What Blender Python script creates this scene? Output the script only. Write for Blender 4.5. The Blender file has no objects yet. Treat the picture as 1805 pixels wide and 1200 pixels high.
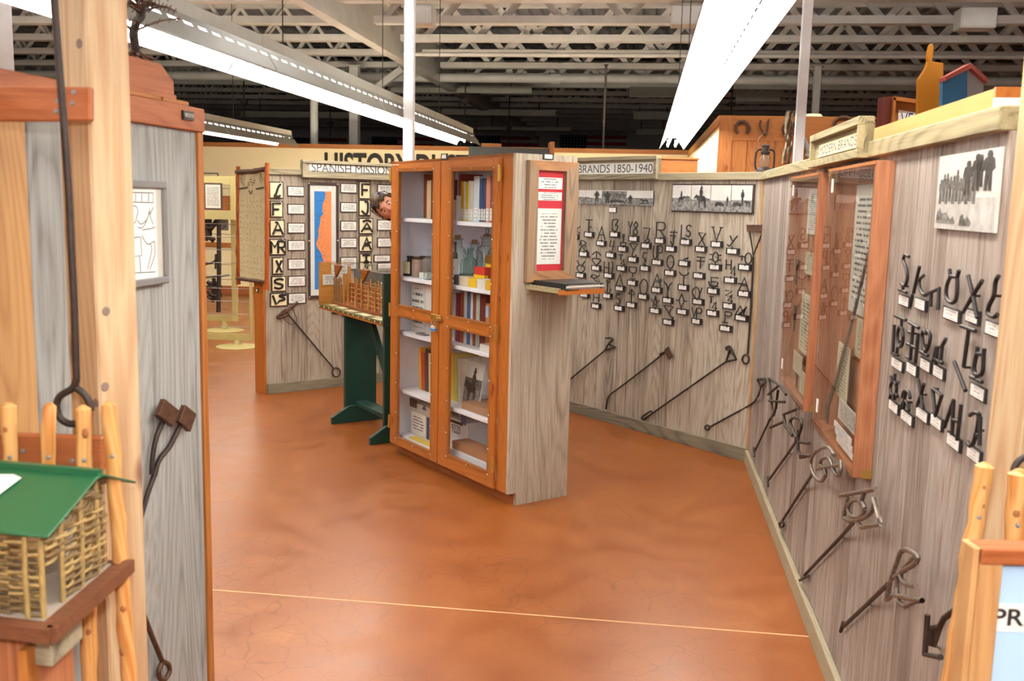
import bpy, bmesh, math, random
from mathutils import Vector, Matrix, Euler
SC = bpy.context.scene
COL = SC.collection
rnd = random.Random(11)
# ------------------------------------------------------------------ camera, world, flash, exposure
FPX, PITCH, ROLL, EYE = 1715.5, 0.1432, 0.0238, 1.72
_c, _s = math.cos(PITCH), math.sin(PITCH)
_cr, _sr = math.cos(ROLL), math.sin(ROLL)
_fw = Vector((0, _c, -_s)); _up = Vector((0, _s, _c)); _rt = Vector((1, 0, 0))
_r2 = _rt * _cr + _up * _sr; _u2 = -_rt * _sr + _up * _cr
cam = bpy.data.cameras.new('camera'); camo = bpy.data.objects.new('camera', cam); COL.objects.link(camo)
camo.matrix_world = Matrix(((_r2.x, _u2.x, -_fw.x, 0), (_r2.y, _u2.y, -_fw.y, 0), (_r2.z, _u2.z, -_fw.z, EYE), (0, 0, 0, 1)))
cam.sensor_width = 36; cam.sensor_fit = 'HORIZONTAL'; cam.lens = 36 * FPX / 1805
cam.clip_start = 0.05; cam.clip_end = 200
cam.dof.use_dof = True; cam.dof.focus_distance = 6.3; cam.dof.aperture_fstop = 7.0
SC.camera = camo
SC.view_settings.view_transform = 'Standard'; SC.view_settings.look = 'None'
SC.view_settings.gamma = 1; SC.view_settings.use_curve_mapping = False
SC.view_settings.exposure = 0.12
SC.cycles.use_denoising = True
SC.cycles.max_bounces = 8; SC.cycles.transparent_max_bounces = 14; SC.cycles.diffuse_bounces = 5
SC.cycles.caustics_reflective = False; SC.cycles.caustics_refractive = False
SC.cycles.sample_clamp_indirect = 6
wd = bpy.data.worlds.new('world'); SC.world = wd; wd.use_nodes = True
wd.node_tree.nodes['Background'].inputs[0].default_value = (0.9, 0.85, 0.78, 1)
wd.node_tree.nodes['Background'].inputs[1].default_value = 0.25
FLASH_W, TUBE, TUBE_COL, FILL_STRIP = 84.0, 52.0, (1.0, 0.93, 0.80), 60.0
fl = bpy.data.lights.new('camera_flash', 'POINT'); fl.energy = FLASH_W; fl.color = (1.0, 0.97, 0.95); fl.shadow_soft_size = 0.025
flo = bpy.data.objects.new('camera_flash', fl); COL.objects.link(flo); flo.location = (0.0, 0.03, EYE + 0.13)

# ------------------------------------------------------------------ photo geometry helpers
def ray(px, py):
    uu = (px - 902.5) / FPX; vv = (py - 600) / FPX
    u = uu * _cr + vv * _sr; v = -uu * _sr + vv * _cr
    return Vector((u, _c - v * _s, -v * _c - _s))
def atz(px, py, z):
    d = ray(px, py); return Vector((0, 0, EYE)) + d * ((z - EYE) / d.z)
def aty(px, py, y):
    d = ray(px, py); return Vector((0, 0, EYE)) + d * (y / d.y)
class Frame:
    """A vertical plane: local x runs to the right along it, local y into it, z up."""
    def __init__(s, o, u):
        s.o = Vector((o[0], o[1])); s.u = Vector((u[0], u[1])).normalized(); s.n = Vector((-s.u.y, s.u.x))
        a = math.atan2(s.u.y, s.u.x)
        s.M = Matrix.Translation((o[0], o[1], 0)) @ Matrix.Rotation(a, 4, 'Z'); s.a = a
    def at(s, px, py, off=0.0):
        d = ray(px, py); o = s.o - s.n * off; d2 = Vector((d.x, d.y))
        t = s.n.dot(o) / s.n.dot(d2); p = d2 * t - o
        return p.dot(s.u), EYE + d.z * t
    def p3(s, px, py, off=0.0):
        x, z = s.at(px, py, off); return Vector((x, -off, z))
    def world(s, x, y, z): return s.M @ Vector((x, y, z))
GA = math.radians(7.4)
GRID = Frame((0, 0), (math.cos(GA), -math.sin(GA)))           # the hall's own grid: local y runs along the light rows
CAB_TH = -0.9608
CAB = Frame((-0.819, 6.487), (math.cos(CAB_TH), math.sin(CAB_TH)))
CW, CD, CH = 1.4236, 0.4234, 1.971
_fr = CAB.world(CW, 0, 0)
SIDE = Frame((_fr.x, _fr.y), (-math.sin(CAB_TH), math.cos(CAB_TH)))
CORNER = (1.640, 6.435)
BACK = Frame(CORNER, (0.6035, -0.7973))
RIGHT = Frame(CORNER, (-0.1343, -0.9909))
SPAN = Frame((-2.148, 8.318), (0.7955, 0.6060))
CHART = Frame((-2.148, 8.318), (0.6060, -0.7955))
PART = Frame((-0.862, 2.649), (0.16, 0.987))
STAND = Frame((-1.386, 7.282), (0.5355, -0.8446))

# ------------------------------------------------------------------ mesh helpers
class MB:
    def __init__(s): s.v = []; s.f = []
    def add(s, vs, fs):
        b = len(s.v); s.v += [tuple(p) for p in vs]; s.f += [tuple(i + b for i in f) for f in fs]; return s
    def box(s, x0, x1, y0, y1, z0, z1, M=None):
        vs = [Vector(p) for p in ((x0,y0,z0),(x1,y0,z0),(x1,y1,z0),(x0,y1,z0),(x0,y0,z1),(x1,y0,z1),(x1,y1,z1),(x0,y1,z1))]
        if M is not None: vs = [M @ p for p in vs]
        return s.add(vs, [(0,3,2,1),(4,5,6,7),(0,1,5,4),(1,2,6,5),(2,3,7,6),(3,0,4,7)])
    def bar(s, a, b, w, h, up=(0, 0, 1)):
        a = Vector(a); b = Vector(b); t = (b - a).normalized(); u = Vector(up)
        sd = t.cross(u)
        if sd.length < 1e-5: sd = t.cross(Vector((1, 0, 0)))
        sd.normalize(); u = sd.cross(t); vs = []
        for p in (a, b):
            for i, j in ((-1,-1),(1,-1),(1,1),(-1,1)): vs.append(p + sd * (i * w / 2) + u * (j * h / 2))
        return s.add(vs, [(0,1,2,3),(7,6,5,4),(0,4,5,1),(1,5,6,2),(2,6,7,3),(3,7,4,0)])
    def tube(s, pts, r, n=6, closed=False, flat=None):
        P = [Vector(p) for p in pts]; m = len(P)
        if m < 2: return s
        rs = r if isinstance(r, (list, tuple)) else [r] * m
        vs = []; prev = None
        for i in range(m):
            if closed: t = P[(i + 1) % m] - P[i - 1]
            else: t = P[min(i + 1, m - 1)] - P[max(i - 1, 0)]
            if t.length < 1e-9: t = Vector((0, 0, 1))
            t.normalize()
            if prev is None:
                a = Vector((0, 1, 0)) if abs(t.y) < 0.9 else Vector((1, 0, 0))
                prev = (a - t * a.dot(t)).normalized()
            else:
                q = prev - t * prev.dot(t)
                prev = q.normalized() if q.length > 1e-6 else prev
            b = t.cross(prev)
            for k in range(n):
                ang = 2 * math.pi * k / n
                vs.append(P[i] + prev * (math.cos(ang) * rs[i] * (flat or 1)) + b * (math.sin(ang) * rs[i]))
        fs = []
        for i in range(m if closed else m - 1):
            j = (i + 1) % m
            for k in range(n):
                l = (k + 1) % n; fs.append((i*n+k, i*n+l, j*n+l, j*n+k))
        if not closed: fs.append(tuple(range(n - 1, -1, -1))); fs.append(tuple((m-1)*n + k for k in range(n)))
        return s.add(vs, fs)
    def lathe(s, prof, n=16, c=(0, 0, 0), M=None):
        vs = []; fs = []
        for r, z in prof:
            for k in range(n):
                a = 2 * math.pi * k / n; vs.append(Vector((c[0] + r * math.cos(a), c[1] + r * math.sin(a), c[2] + z)))
        for i in range(len(prof) - 1):
            for k in range(n):
                l = (k + 1) % n; fs.append((i*n+k, i*n+l, (i+1)*n+l, (i+1)*n+k))
        fs.append(tuple(range(n - 1, -1, -1))); fs.append(tuple((len(prof)-1)*n + k for k in range(n)))
        if M is not None: vs = [M @ p for p in vs]
        return s.add(vs, fs)
    def prism(s, poly, y0, y1, axis='Y', M=None):
        n = len(poly)
        if axis == 'Y': vs = [Vector((x, y0, z)) for x, z in poly] + [Vector((x, y1, z)) for x, z in poly]
        elif axis == 'X': vs = [Vector((y0, x, z)) for x, z in poly] + [Vector((y1, x, z)) for x, z in poly]
        else: vs = [Vector((x, z, y0)) for x, z in poly] + [Vector((x, z, y1)) for x, z in poly]
        if M is not None: vs = [M @ p for p in vs]
        return s.add(vs, [tuple(range(n)), tuple(range(2*n-1, n-1, -1))] + [(i, i + n, (i+1) % n + n, (i+1) % n) for i in range(n)])
    def ball(s, c, r, n=10, m=7, M=None):
        rx, ry, rz = r if isinstance(r, (tuple, list)) else (r, r, r)
        vs = [Vector((c[0], c[1], c[2] - rz))]; fs = []
        for i in range(1, m):
            ph = math.pi * i / m - math.pi / 2
            for k in range(n):
                a = 2 * math.pi * k / n
                vs.append(Vector((c[0] + rx*math.cos(ph)*math.cos(a), c[1] + ry*math.cos(ph)*math.sin(a), c[2] + rz*math.sin(ph))))
        vs.append(Vector((c[0], c[1], c[2] + rz))); T = len(vs) - 1
        for k in range(n):
            l = (k + 1) % n; fs.append((0, 1 + l, 1 + k)); fs.append((T, T - n + k, T - n + l))
            for i in range(m - 2): b = 1 + i*n; fs.append((b + k, b + l, b + n + l, b + n + k))
        if M is not None: vs = [M @ p for p in vs]
        return s.add(vs, fs)
    def mesh(s, name, mat, smooth=False, bev=0.0):
        me = bpy.data.meshes.new(name); me.from_pydata(s.v, [], s.f)
        bm = bmesh.new(); bm.from_mesh(me); bmesh.ops.recalc_face_normals(bm, faces=bm.faces)
        if bev: bmesh.ops.bevel(bm, geom=list(bm.edges), offset=bev, segments=1, affect='EDGES', clamp_overlap=True)
        bm.to_mesh(me); bm.free()
        if smooth:
            for p in me.polygons: p.use_smooth = True
            try: me.set_sharp_from_angle(angle=math.radians(50))
            except Exception: pass
        if mat: me.materials.append(mat)
        return me
    def build(s, name, mat, parent=None, smooth=False, bev=0.0, M=None):
        return link(name, s.mesh(name, mat, smooth, bev), parent, M)
def link(name, me, parent=None, M=None):
    o = bpy.data.objects.new(name, me); COL.objects.link(o)
    if parent is not None: o.parent = parent
    if M is not None: o.matrix_local = M
    return o
def T(x=0, y=0, z=0): return Matrix.Translation((x, y, z))
def RZ(a): return Matrix.Rotation(a, 4, 'Z')
def tag(o, label, cat, group=None, kind=None):
    o['label'] = label; o['category'] = cat
    if group: o['group'] = group
    if kind: o['kind'] = kind
    return o
def thing(name, label, cat, M=None, group=None):
    o = bpy.data.objects.new(name, None); o.empty_display_size = 0.05; COL.objects.link(o)
    if M is not None: o.matrix_world = M
    return tag(o, label, cat, group)
def struct(o, label=None, cat=None):
    o['kind'] = 'structure'
    if label: o['label'] = label
    if cat: o['category'] = cat
    return o
def stuff(o): o['kind'] = 'stuff'; return o
def on(W, x, z, off=0.0): return W.M @ T(x, -off, z)
def spline(pts, k=5, closed=False):
    P = [Vector(p) for p in pts]; n = len(P); out = []
    if n < 3: return P
    for i in range(n if closed else n - 1):
        p0 = P[i-1] if (closed or i > 0) else P[0]; p1 = P[i]; p2 = P[(i+1) % n]
        p3 = P[(i+2) % n] if (closed or i + 2 < n) else P[-1]
        for j in range(k):
            t = j / k
            out.append(0.5 * ((2*p1) + (p2-p0)*t + (2*p0-5*p1+4*p2-p3)*t*t + (3*p1-p0-3*p2+p3)*t*t*t))
    if not closed: out.append(P[-1])
    return out
_tx = {}
def text(name, s, mat, parent, x0, x1, z0, y, h=None, depth=0.0006, bold=0.0):
    """Lettering, one object per letter, fitted between x0 and x1."""
    me, a, b, c, d = _raw(s, bold); bpy.data.meshes.remove(me)
    sx = (x1 - x0) / (b - a); sz = (h / (d - c)) if h else sx; last = None
    for i, ch in enumerate(s):
        if ch == ' ': continue
        mp, pa, pb, _, _ = _raw(s[:i + 1], bold); bpy.data.meshes.remove(mp)
        m, ca, cb, cc, cd = _raw(ch, bold)
        for v in m.vertices: v.co = Vector((x0 + (pb - (cb - v.co.x) - a) * sx, y, z0 + (v.co.y - c) * sz))
        m.materials.clear(); m.materials.append(mat); m.name = 'letter'; last = link('letter', m, parent)
    return last
def _raw(s, bold):
    cu = bpy.data.curves.new('lettering', 'FONT'); cu.body = s; cu.size = 1; cu.extrude = 0.0; cu.offset = bold
    t = bpy.data.objects.new('lettering', cu); COL.objects.link(t); bpy.context.view_layer.update()
    me = bpy.data.meshes.new_from_object(t.evaluated_get(bpy.context.evaluated_depsgraph_get()))
    bpy.data.objects.remove(t); bpy.data.curves.remove(cu)
    xs = [v.co.x for v in me.vertices]; ys = [v.co.y for v in me.vertices]
    return me, min(xs), max(xs), min(ys), max(ys)
# ------------------------------------------------------------------ materials
class N:
    def __init__(s, name):
        s.m = bpy.data.materials.new(name); s.m.use_nodes = True; s.t = s.m.node_tree; s.b = s.t.nodes['Principled BSDF']
    def n(s, typ, **kw):
        nd = s.t.nodes.new(typ)
        for k, v in kw.items(): setattr(nd, k, v)
        return nd
    def l(s, a, b): s.t.links.new(a, b)
    def setv(s, nd, **kw):
        for k, v in kw.items(): nd.inputs[k.replace('_', ' ')].default_value = v
        return nd
    def math(s, op, a, b=None, clamp=False):
        nd = s.n('ShaderNodeMath', operation=op, use_clamp=clamp)
        for i, v in enumerate((a, b)):
            if v is None: continue
            if isinstance(v, (int, float)): nd.inputs[i].default_value = v
            else: s.l(v, nd.inputs[i])
        return nd.outputs[0]
    def coords(s, kind='Object', scale=(1, 1, 1), rand=True):
        tc = s.n('ShaderNodeTexCoord'); v = tc.outputs[kind]
        if rand:
            oi = s.n('ShaderNodeObjectInfo'); cm = s.n('ShaderNodeCombineXYZ')
            for i, k in enumerate((37.0, 53.0, 71.0)): s.l(s.math('MULTIPLY', oi.outputs['Random'], k), cm.inputs[i])
            ad = s.n('ShaderNodeVectorMath', operation='ADD'); s.l(v, ad.inputs[0]); s.l(cm.outputs[0], ad.inputs[1]); v = ad.outputs[0]
            s.rand = oi.outputs['Random']
        mp = s.n('ShaderNodeMapping'); mp.inputs['Scale'].default_value = scale; s.l(v, mp.inputs[0])
        return mp.outputs[0]
    def noise(s, v, scale=5, detail=4, rough=0.6, dist=0.0):
        nd = s.n('ShaderNodeTexNoise'); s.l(v, nd.inputs['Vector'])
        s.setv(nd, Scale=scale, Detail=detail, Roughness=rough, Distortion=dist); return nd.outputs[0]
    def ramp(s, f, stops):
        nd = s.n('ShaderNodeValToRGB'); r = nd.color_ramp
        while len(r.elements) < len(stops): r.elements.new(0.5)
        for e, (p, c) in zip(r.elements, stops): e.position = p; e.color = (*c, 1)
        s.l(f, nd.inputs[0]); return nd.outputs[0]
    def mix(s, f, a, b, mode='MIX'):
        nd = s.n('ShaderNodeMix', data_type='RGBA', blend_type=mode)
        for i, v in ((0, f), (6, a), (7, b)):
            if isinstance(v, (int, float)): nd.inputs[i].default_value = v
            elif isinstance(v, tuple): nd.inputs[i].default_value = (*v, 1)
            else: s.l(v, nd.inputs[i])
        return nd.outputs[2]
    def bump(s, h, st=0.2, d=0.01):
        nd = s.n('ShaderNodeBump'); nd.inputs['Strength'].default_value = st; nd.inputs['Distance'].default_value = d
        s.l(h, nd.inputs['Height']); s.l(nd.outputs[0], s.b.inputs['Normal'])
def lin(c):
    return tuple((x / 255 / 12.92) if x / 255 <= 0.04045 else ((x / 255 + 0.055) / 1.055) ** 2.4 for x in c)
def paint(name, c, rough=0.5, metal=0.0, var=0.08, spec=0.5, scale=14, bump=0.0):
    k = N(name); c = lin(c); v = k.coords('Object', (1, 1, 1))
    f = k.noise(v, scale, 3); a = tuple(x * (1 - var) for x in c); b = tuple(min(1, x * (1 + var)) for x in c)
    k.l(k.ramp(f, [(0.3, a), (0.7, b)]), k.b.inputs['Base Color'])
    k.b.inputs['Roughness'].default_value = rough; k.b.inputs['Metallic'].default_value = metal
    k.b.inputs['Specular IOR Level'].default_value = spec
    if bump: k.bump(f, bump, 0.005)
    return k.m
def wood(name, cols, axis='Z', rough=0.6, ring=0.35, fine=0.25, knots=None, tone=0.25, wide=1.0, bump=0.15, spec=0.4):
    """Sawn wood: streaks and arched rings drawn out along the grain axis, each board its own."""
    k = N(name); cols = [lin(c) for c in cols]
    ax = 'XYZ'.index(axis)
    sc = lambda lo, hi: tuple(lo if i == ax else hi for i in range(3))
    v1 = k.coords('Object', sc(0.9 / wide, 16 / wide))
    n1 = k.noise(v1, 2.2, 6, 0.65, 0.4)
    v2 = k.coords('Object', sc(0.42 / wide, 3.6 / wide)); n2 = k.noise(v2, 1.0, 1, 0.4, 0.15)
    rg = k.math('SQRT', k.math('ADD', k.math('MULTIPLY', k.math('SINE', k.math('MULTIPLY', n2, 190.0)), 0.5), 0.501))
    rnd_ = k.rand
    f = k.math('ADD', k.math('MULTIPLY', n1, 1 - ring), k.math('MULTIPLY', rg, ring))
    f = k.math('ADD', f, k.math('MULTIPLY', k.math('SUBTRACT', rnd_, 0.5), tone), True)
    c = k.ramp(f, [(0.22 + 0.56 * i / (len(cols) - 1), x) for i, x in enumerate(cols)])
    v3 = k.coords('Object', sc(4, 230)); n3 = k.noise(v3, 1.0, 2, 0.6)
    c = k.mix(fine, c, k.ramp(n3, [(0.35, (0.45, 0.45, 0.45)), (0.65, (1.1, 1.1, 1.1))]), 'MULTIPLY')
    if knots:
        v4 = k.coords('Object', sc(3.2, 6.5)); vo = k.n('ShaderNodeTexVoronoi'); k.l(v4, vo.inputs['Vector']); vo.inputs['Scale'].default_value = 1.0
        kn = k.ramp(vo.outputs['Distance'], [(0.05, (1, 1, 1)), (0.13, (0, 0, 0))]); c = k.mix(kn, c, lin(knots))
    k.l(c, k.b.inputs['Base Color']); k.b.inputs['Roughness'].default_value = rough
    k.b.inputs['Specular IOR Level'].default_value = spec
    k.bump(k.math('ADD', n1, k.math('MULTIPLY', n3, 0.5)), bump, 0.004)
    return k.m
GREY = [(112, 100, 88), (146, 135, 121), (168, 157, 142), (186, 178, 165), (158, 140, 120)]
GREYR = [(98, 85, 78), (128, 115, 107), (149, 137, 129), (167, 158, 152), (137, 118, 106)]
M_greyZ = wood('weathered_boards', GREY, 'Z', 0.75, 0.16, 0.3, tone=0.3)
M_greyRZ = wood('weathered_boards_right', GREYR, 'Z', 0.7, 0.14, 0.3, tone=0.3)
M_greySZ = wood('weathered_boards_back_left', [(104, 92, 80), (136, 124, 111), (158, 146, 132), (174, 165, 152), (146, 128, 108)], 'Z', 0.75, 0.16, 0.3)
M_greyX = wood('weathered_rail', [(100, 92, 76), (140, 130, 108), (160, 150, 126), (150, 136, 110)], 'X', 0.75, 0.25, 0.3)
M_baseX = wood('weathered_baseboard', [(74, 68, 58), (108, 100, 86), (126, 118, 100), (112, 102, 84)], 'X', 0.75, 0.25, 0.3)
M_capX = wood('weathered_cap', [(112, 101, 73), (148, 138, 105), (164, 153, 119), (146, 129, 94)], 'X', 0.7, 0.2, 0.3)
M_blueZ = wood('silvered_boards', [(112, 111, 108), (136, 136, 134), (150, 151, 150), (160, 161, 160), (138, 131, 122)], 'Z', 0.75, 0.22, 0.3)
PINE = [(142, 76, 26), (160, 92, 36), (172, 104, 46), (150, 84, 32)]
M_pineZ = wood('stained_pine_upright', PINE, 'Z', 0.35, 0.2, 0.15, (120, 50, 14), 0.15)
M_pineX = wood('stained_pine_rail', PINE, 'X', 0.35, 0.2, 0.15, None, 0.15)
M_pineY = wood('stained_pine_deep', PINE, 'Y', 0.35, 0.2, 0.15, None, 0.15)
OAK = [(142, 84, 54), (164, 104, 72), (176, 118, 84), (154, 96, 64)]
M_oakZ = wood('red_oak_upright', OAK, 'Z', 0.4, 0.15, 0.4)
M_oakX = wood('red_oak_rail', OAK, 'X', 0.4, 0.15, 0.4)
BOARD = [(124, 63, 29), (151, 82, 43), (161, 92, 52), (139, 72, 34)]
M_brownX = wood('brown_board', BOARD, 'X', 0.5, 0.2, 0.25)
M_brownZ = wood('brown_board_upright', BOARD, 'Z', 0.5, 0.2, 0.25)
M_cedarZ = wood('cedar_post', [(169, 132, 98), (185, 152, 117), (194, 170, 136), (176, 138, 102)], 'Z', 0.6, 0.35, 0.12, (130, 90, 70), 0.1)
M_blondZ = wood('blond_board', [(167, 120, 77), (186, 143, 95), (196, 157, 108)], 'Z', 0.5, 0.25, 0.15)
M_orangeZ = wood('amber_boards', [(131, 72, 26), (156, 93, 39), (170, 109, 52), (148, 83, 33)], 'Z', 0.5, 0.25, 0.2, (120, 60, 24), 0.2)
M_orangeX = wood('amber_trim', [(143, 81, 30), (164, 102, 44), (156, 91, 36)], 'X', 0.5, 0.2, 0.2)
M_stick = wood('peeled_stick', [(172, 108, 53), (202, 144, 80), (213, 163, 103), (185, 121, 61)], 'Z', 0.5, 0.35, 0.15, (120, 66, 30), 0.3)
M_stickX = wood('peeled_rail_small', [(151, 88, 33), (177, 117, 56), (188, 135, 72)], 'X', 0.5, 0.2, 0.1)
M_cane = wood('red_cane', [(93, 33, 10), (145, 67, 22), (167, 88, 33)], 'Z', 0.35, 0.2, 0.1)
M_bark = wood('dark_bark', [(50, 30, 18), (84, 54, 34), (70, 44, 28)], 'X', 0.7, 0.2, 0.3)
M_yellowX = wood('yellow_plank', [(179, 127, 57), (191, 140, 71), (184, 133, 62)], 'X', 0.5, 0.1, 0.08)
M_tray = wood('tray_edge', [(84, 48, 30), (110, 66, 42), (96, 56, 36)], 'X', 0.6, 0.1, 0.4)
def iron(name, a, b, rough=0.55):
    k = N(name); v = k.coords('Object', (1, 1, 1)); f = k.noise(v, 60, 4)
    k.l(k.ramp(f, [(0.35, lin(a)), (0.7, lin(b))]), k.b.inputs['Base Color'])
    k.b.inputs['Metallic'].default_value = 0.35; k.b.inputs['Roughness'].default_value = rough; k.bump(f, 0.15, 0.003); return k.m
M_iron = iron('dark_iron', (36, 28, 26), (58, 42, 36))
M_rust = iron('rusty_iron', (62, 40, 30), (98, 64, 46))
M_black = iron('black_wire', (22, 20, 22), (40, 36, 38), 0.5)
M_steel = iron('worn_steel', (84, 76, 70), (128, 116, 104), 0.4)
M_brass = paint('brass', (190, 150, 74), 0.35, 0.7, 0.1)
M_white = paint('white_paint', (232, 232, 236), 0.5, 0, 0.03)
M_inner = paint('white_interior', (236, 238, 248), 0.6, 0, 0.03)
M_steelwhite = paint('white_steel', (226, 226, 224), 0.5, 0, 0.08, 0.5, 3)
M_offlight = paint('unlit_reflector', (188, 186, 176), 0.5, 0, 0.05)
M_deck = paint('roof_deck', (138, 144, 154), 0.6, 0, 0.15, 0.4, 2)
M_green = paint('dark_green_paint', (13, 52, 44), 0.45, 0, 0.1)
M_greenroof = paint('green_roof_paint', (30, 90, 58), 0.35, 0, 0.06, 0.5, 8)
M_olive = paint('olive_paint', (108, 100, 50), 0.4, 0, 0.08)
M_cream = paint('cream_wall', (236, 222, 182), 0.7, 0, 0.03, 0.3, 2)
M_standcream = paint('pale_yellow_paint', (178, 164, 108), 0.5, 0, 0.04)
M_card = paint('white_card', (234, 234, 230), 0.6, 0, 0.02)
M_cardcream = paint('cream_card', (236, 226, 188), 0.6, 0, 0.02)
M_tagblack = paint('black_block', (24, 22, 24), 0.5, 0, 0.1)
M_framebrown = paint('dark_brown_frame', (56, 38, 34), 0.5, 0, 0.1)
M_ink = paint('black_ink', (26, 24, 26), 0.7, 0, 0.02)
M_inkgrey = paint('grey_ink', (70, 70, 72), 0.7, 0, 0.02)
M_red = paint('red_mat', (206, 44, 62), 0.6, 0, 0.03)
M_framegrey = paint('pewter_frame', (128, 126, 128), 0.4, 0.2, 0.06)
M_cardboard = paint('brown_cardboard', (168, 118, 84), 0.7, 0, 0.05)
M_yellow = paint('yellow_card', (236, 196, 44), 0.5, 0, 0.05)
M_ochre = paint('ochre_board', (176, 112, 14), 0.5, 0, 0.06, 0.4, 4)
M_blue = paint('blue_board', (46, 112, 160), 0.5, 0, 0.1, 0.4, 5)
M_greyboard = paint('grey_board', (142, 146, 150), 0.6, 0, 0.08, 0.4, 6)
M_redtrim = paint('red_trim', (158, 70, 62), 0.5, 0, 0.06)
M_maroon = paint('maroon_paint', (92, 34, 26), 0.5, 0, 0.08)
M_paleblue = paint('pale_blue_paper', (176, 212, 244), 0.5, 0, 0.02)
M_seablue = paint('map_sea', (44, 128, 208), 0.6, 0, 0.02)
M_land = paint('map_land', (240, 146, 92), 0.6, 0, 0.06, 0.4, 40)
M_greydark = paint('dark_grey_panel', (62, 64, 60), 0.6, 0, 0.06)
M_burlap = None
def glass(name, tint=(0.97, 0.98, 0.98), gloss=0.02, ior=1.45, haze=0.0, edge=None):
    k = N(name); t = k.t; out = t.nodes['Material Output']; t.nodes.remove(k.b)
    tr = k.n('ShaderNodeBsdfTransparent'); tr.inputs[0].default_value = (*tint, 1)
    if edge:
        lw = k.n('ShaderNodeLayerWeight'); lw.inputs[0].default_value = 0.35
        k.l(k.ramp(lw.outputs['Facing'], [(0.25, tint), (0.9, edge)]), tr.inputs[0])
    gl = k.n('ShaderNodeBsdfGlossy'); gl.inputs['Roughness'].default_value = gloss
    fr = k.n('ShaderNodeFresnel'); fr.inputs[0].default_value = ior
    ge = k.n('ShaderNodeNewGeometry'); mx = k.n('ShaderNodeMixShader'); k.l(k.math('MULTIPLY', fr.outputs[0], k.math('SUBTRACT', 1.0, ge.outputs['Backfacing'])), mx.inputs[0]); k.l(tr.outputs[0], mx.inputs[1]); k.l(gl.outputs[0], mx.inputs[2])
    o = mx.outputs[0]
    if haze:
        df = k.n('ShaderNodeBsdfDiffuse'); df.inputs[0].default_value = (0.8, 0.86, 0.84, 1)
        m2 = k.n('ShaderNodeMixShader'); m2.inputs[0].default_value = haze; k.l(o, m2.inputs[1]); k.l(df.outputs[0], m2.inputs[2]); o = m2.outputs[0]
    k.l(o, out.inputs[0]); return k.m
M_pane = glass('clear_pane', (0.97, 0.98, 0.98), 0.01, 1.45)
M_bottle = glass('clear_bottle_glass', (0.86, 0.9, 0.9), 0.08, 1.5, 0.07, (0.22, 0.26, 0.26))
M_bottlegreen = glass('aqua_bottle_glass', (0.6, 0.76, 0.72), 0.08, 1.5, 0.08, (0.12, 0.24, 0.22))
M_lampglass = glass('lantern_globe', (0.8, 0.74, 0.6), 0.05, 1.5, 0.1)
def printed(name, rows, ink=(96, 96, 100), paper=(234, 234, 230), left=0.1, words=26.0, skew=0.3):
    k = N(name); tc = k.n('ShaderNodeTexCoord'); sp = k.n('ShaderNodeSeparateXYZ'); k.l(tc.outputs['Generated'], sp.inputs[0])
    oi = k.n('ShaderNodeObjectInfo')
    zr = k.math('MULTIPLY', sp.outputs[2], rows); fl_ = k.math('FLOOR', zr); fr = k.math('FRACT', zr)
    row = k.math('MULTIPLY', k.math('GREATER_THAN', fr, 0.3), k.math('LESS_THAN', fr, 0.7))
    cm = k.n('ShaderNodeCombineXYZ'); k.l(k.math('MULTIPLY', sp.outputs[0], words), cm.inputs[0])
    k.l(k.math('MULTIPLY', fl_, 7.3), cm.inputs[1]); k.l(k.math('MULTIPLY', oi.outputs['Random'], 90), cm.inputs[2])
    w = k.math('GREATER_THAN', k.noise(cm.outputs[0], 1.0, 1), 0.42)
    cm2 = k.n('ShaderNodeCombineXYZ'); k.l(k.math('MULTIPLY', fl_, 3.7), cm2.inputs[0]); k.l(k.math('MULTIPLY', oi.outputs['Random'], 40), cm2.inputs[1])
    mg = k.math('ADD', k.math('MULTIPLY', k.noise(cm2.outputs[0], 1.0, 0), skew), left - skew * 0.4)
    inx = k.math('MULTIPLY', k.math('GREATER_THAN', sp.outputs[0], mg), k.math('LESS_THAN', sp.outputs[0], k.math('SUBTRACT', 1.0, mg)))
    inz = k.math('MULTIPLY', k.math('GREATER_THAN', sp.outputs[2], 0.09), k.math('LESS_THAN', sp.outputs[2], 0.91))
    f = k.math('MULTIPLY', k.math('MULTIPLY', row, w), k.math('MULTIPLY', inx, inz))
    k.l(k.mix(f, lin(paper), lin(ink)), k.b.inputs['Base Color']); k.b.inputs['Roughness'].default_value = 0.6
    return k.m
M_print = printed('printed_card', 7)
M_printfew = printed('printed_tag', 3, (196, 196, 196), (244, 244, 242), 0.14, 16)
M_printlong = printed('printed_sheet', 22, (90, 90, 92), (206, 204, 194), 0.1, 22, 0.1)
M_printcream = printed('printed_cream_sheet', 16, (110, 106, 96), (206, 200, 170), 0.12, 20, 0.2)
def photo_mat(name, dark, light, scale):
    k = N(name); v = k.coords('Object', (1, 1, 1)); f = k.noise(v, scale, 5, 0.7)
    k.l(k.ramp(f, [(0.35, lin(dark)), (0.65, lin(light))]), k.b.inputs['Base Color']); k.b.inputs['Roughness'].default_value = 0.3; return k.m
M_phsky = photo_mat('photo_sky', (206, 206, 204), (226, 226, 224), 6)
M_phground = photo_mat('photo_ground', (70, 70, 70), (160, 160, 158), 45)
M_phfigure = photo_mat('photo_figure', (26, 26, 26), (70, 70, 70), 60)
M_phbrush = photo_mat('photo_brush', (40, 40, 40), (130, 130, 128), 70)
def emit(name, c, s):
    k = N(name); t = k.t; t.nodes.remove(k.b); e = k.n('ShaderNodeEmission'); e.inputs[0].default_value = (*c, 1); e.inputs[1].default_value = s
    k.l(e.outputs[0], t.nodes['Material Output'].inputs[0]); return k.m
M_tube = emit('lit_tube', TUBE_COL, TUBE)
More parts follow.
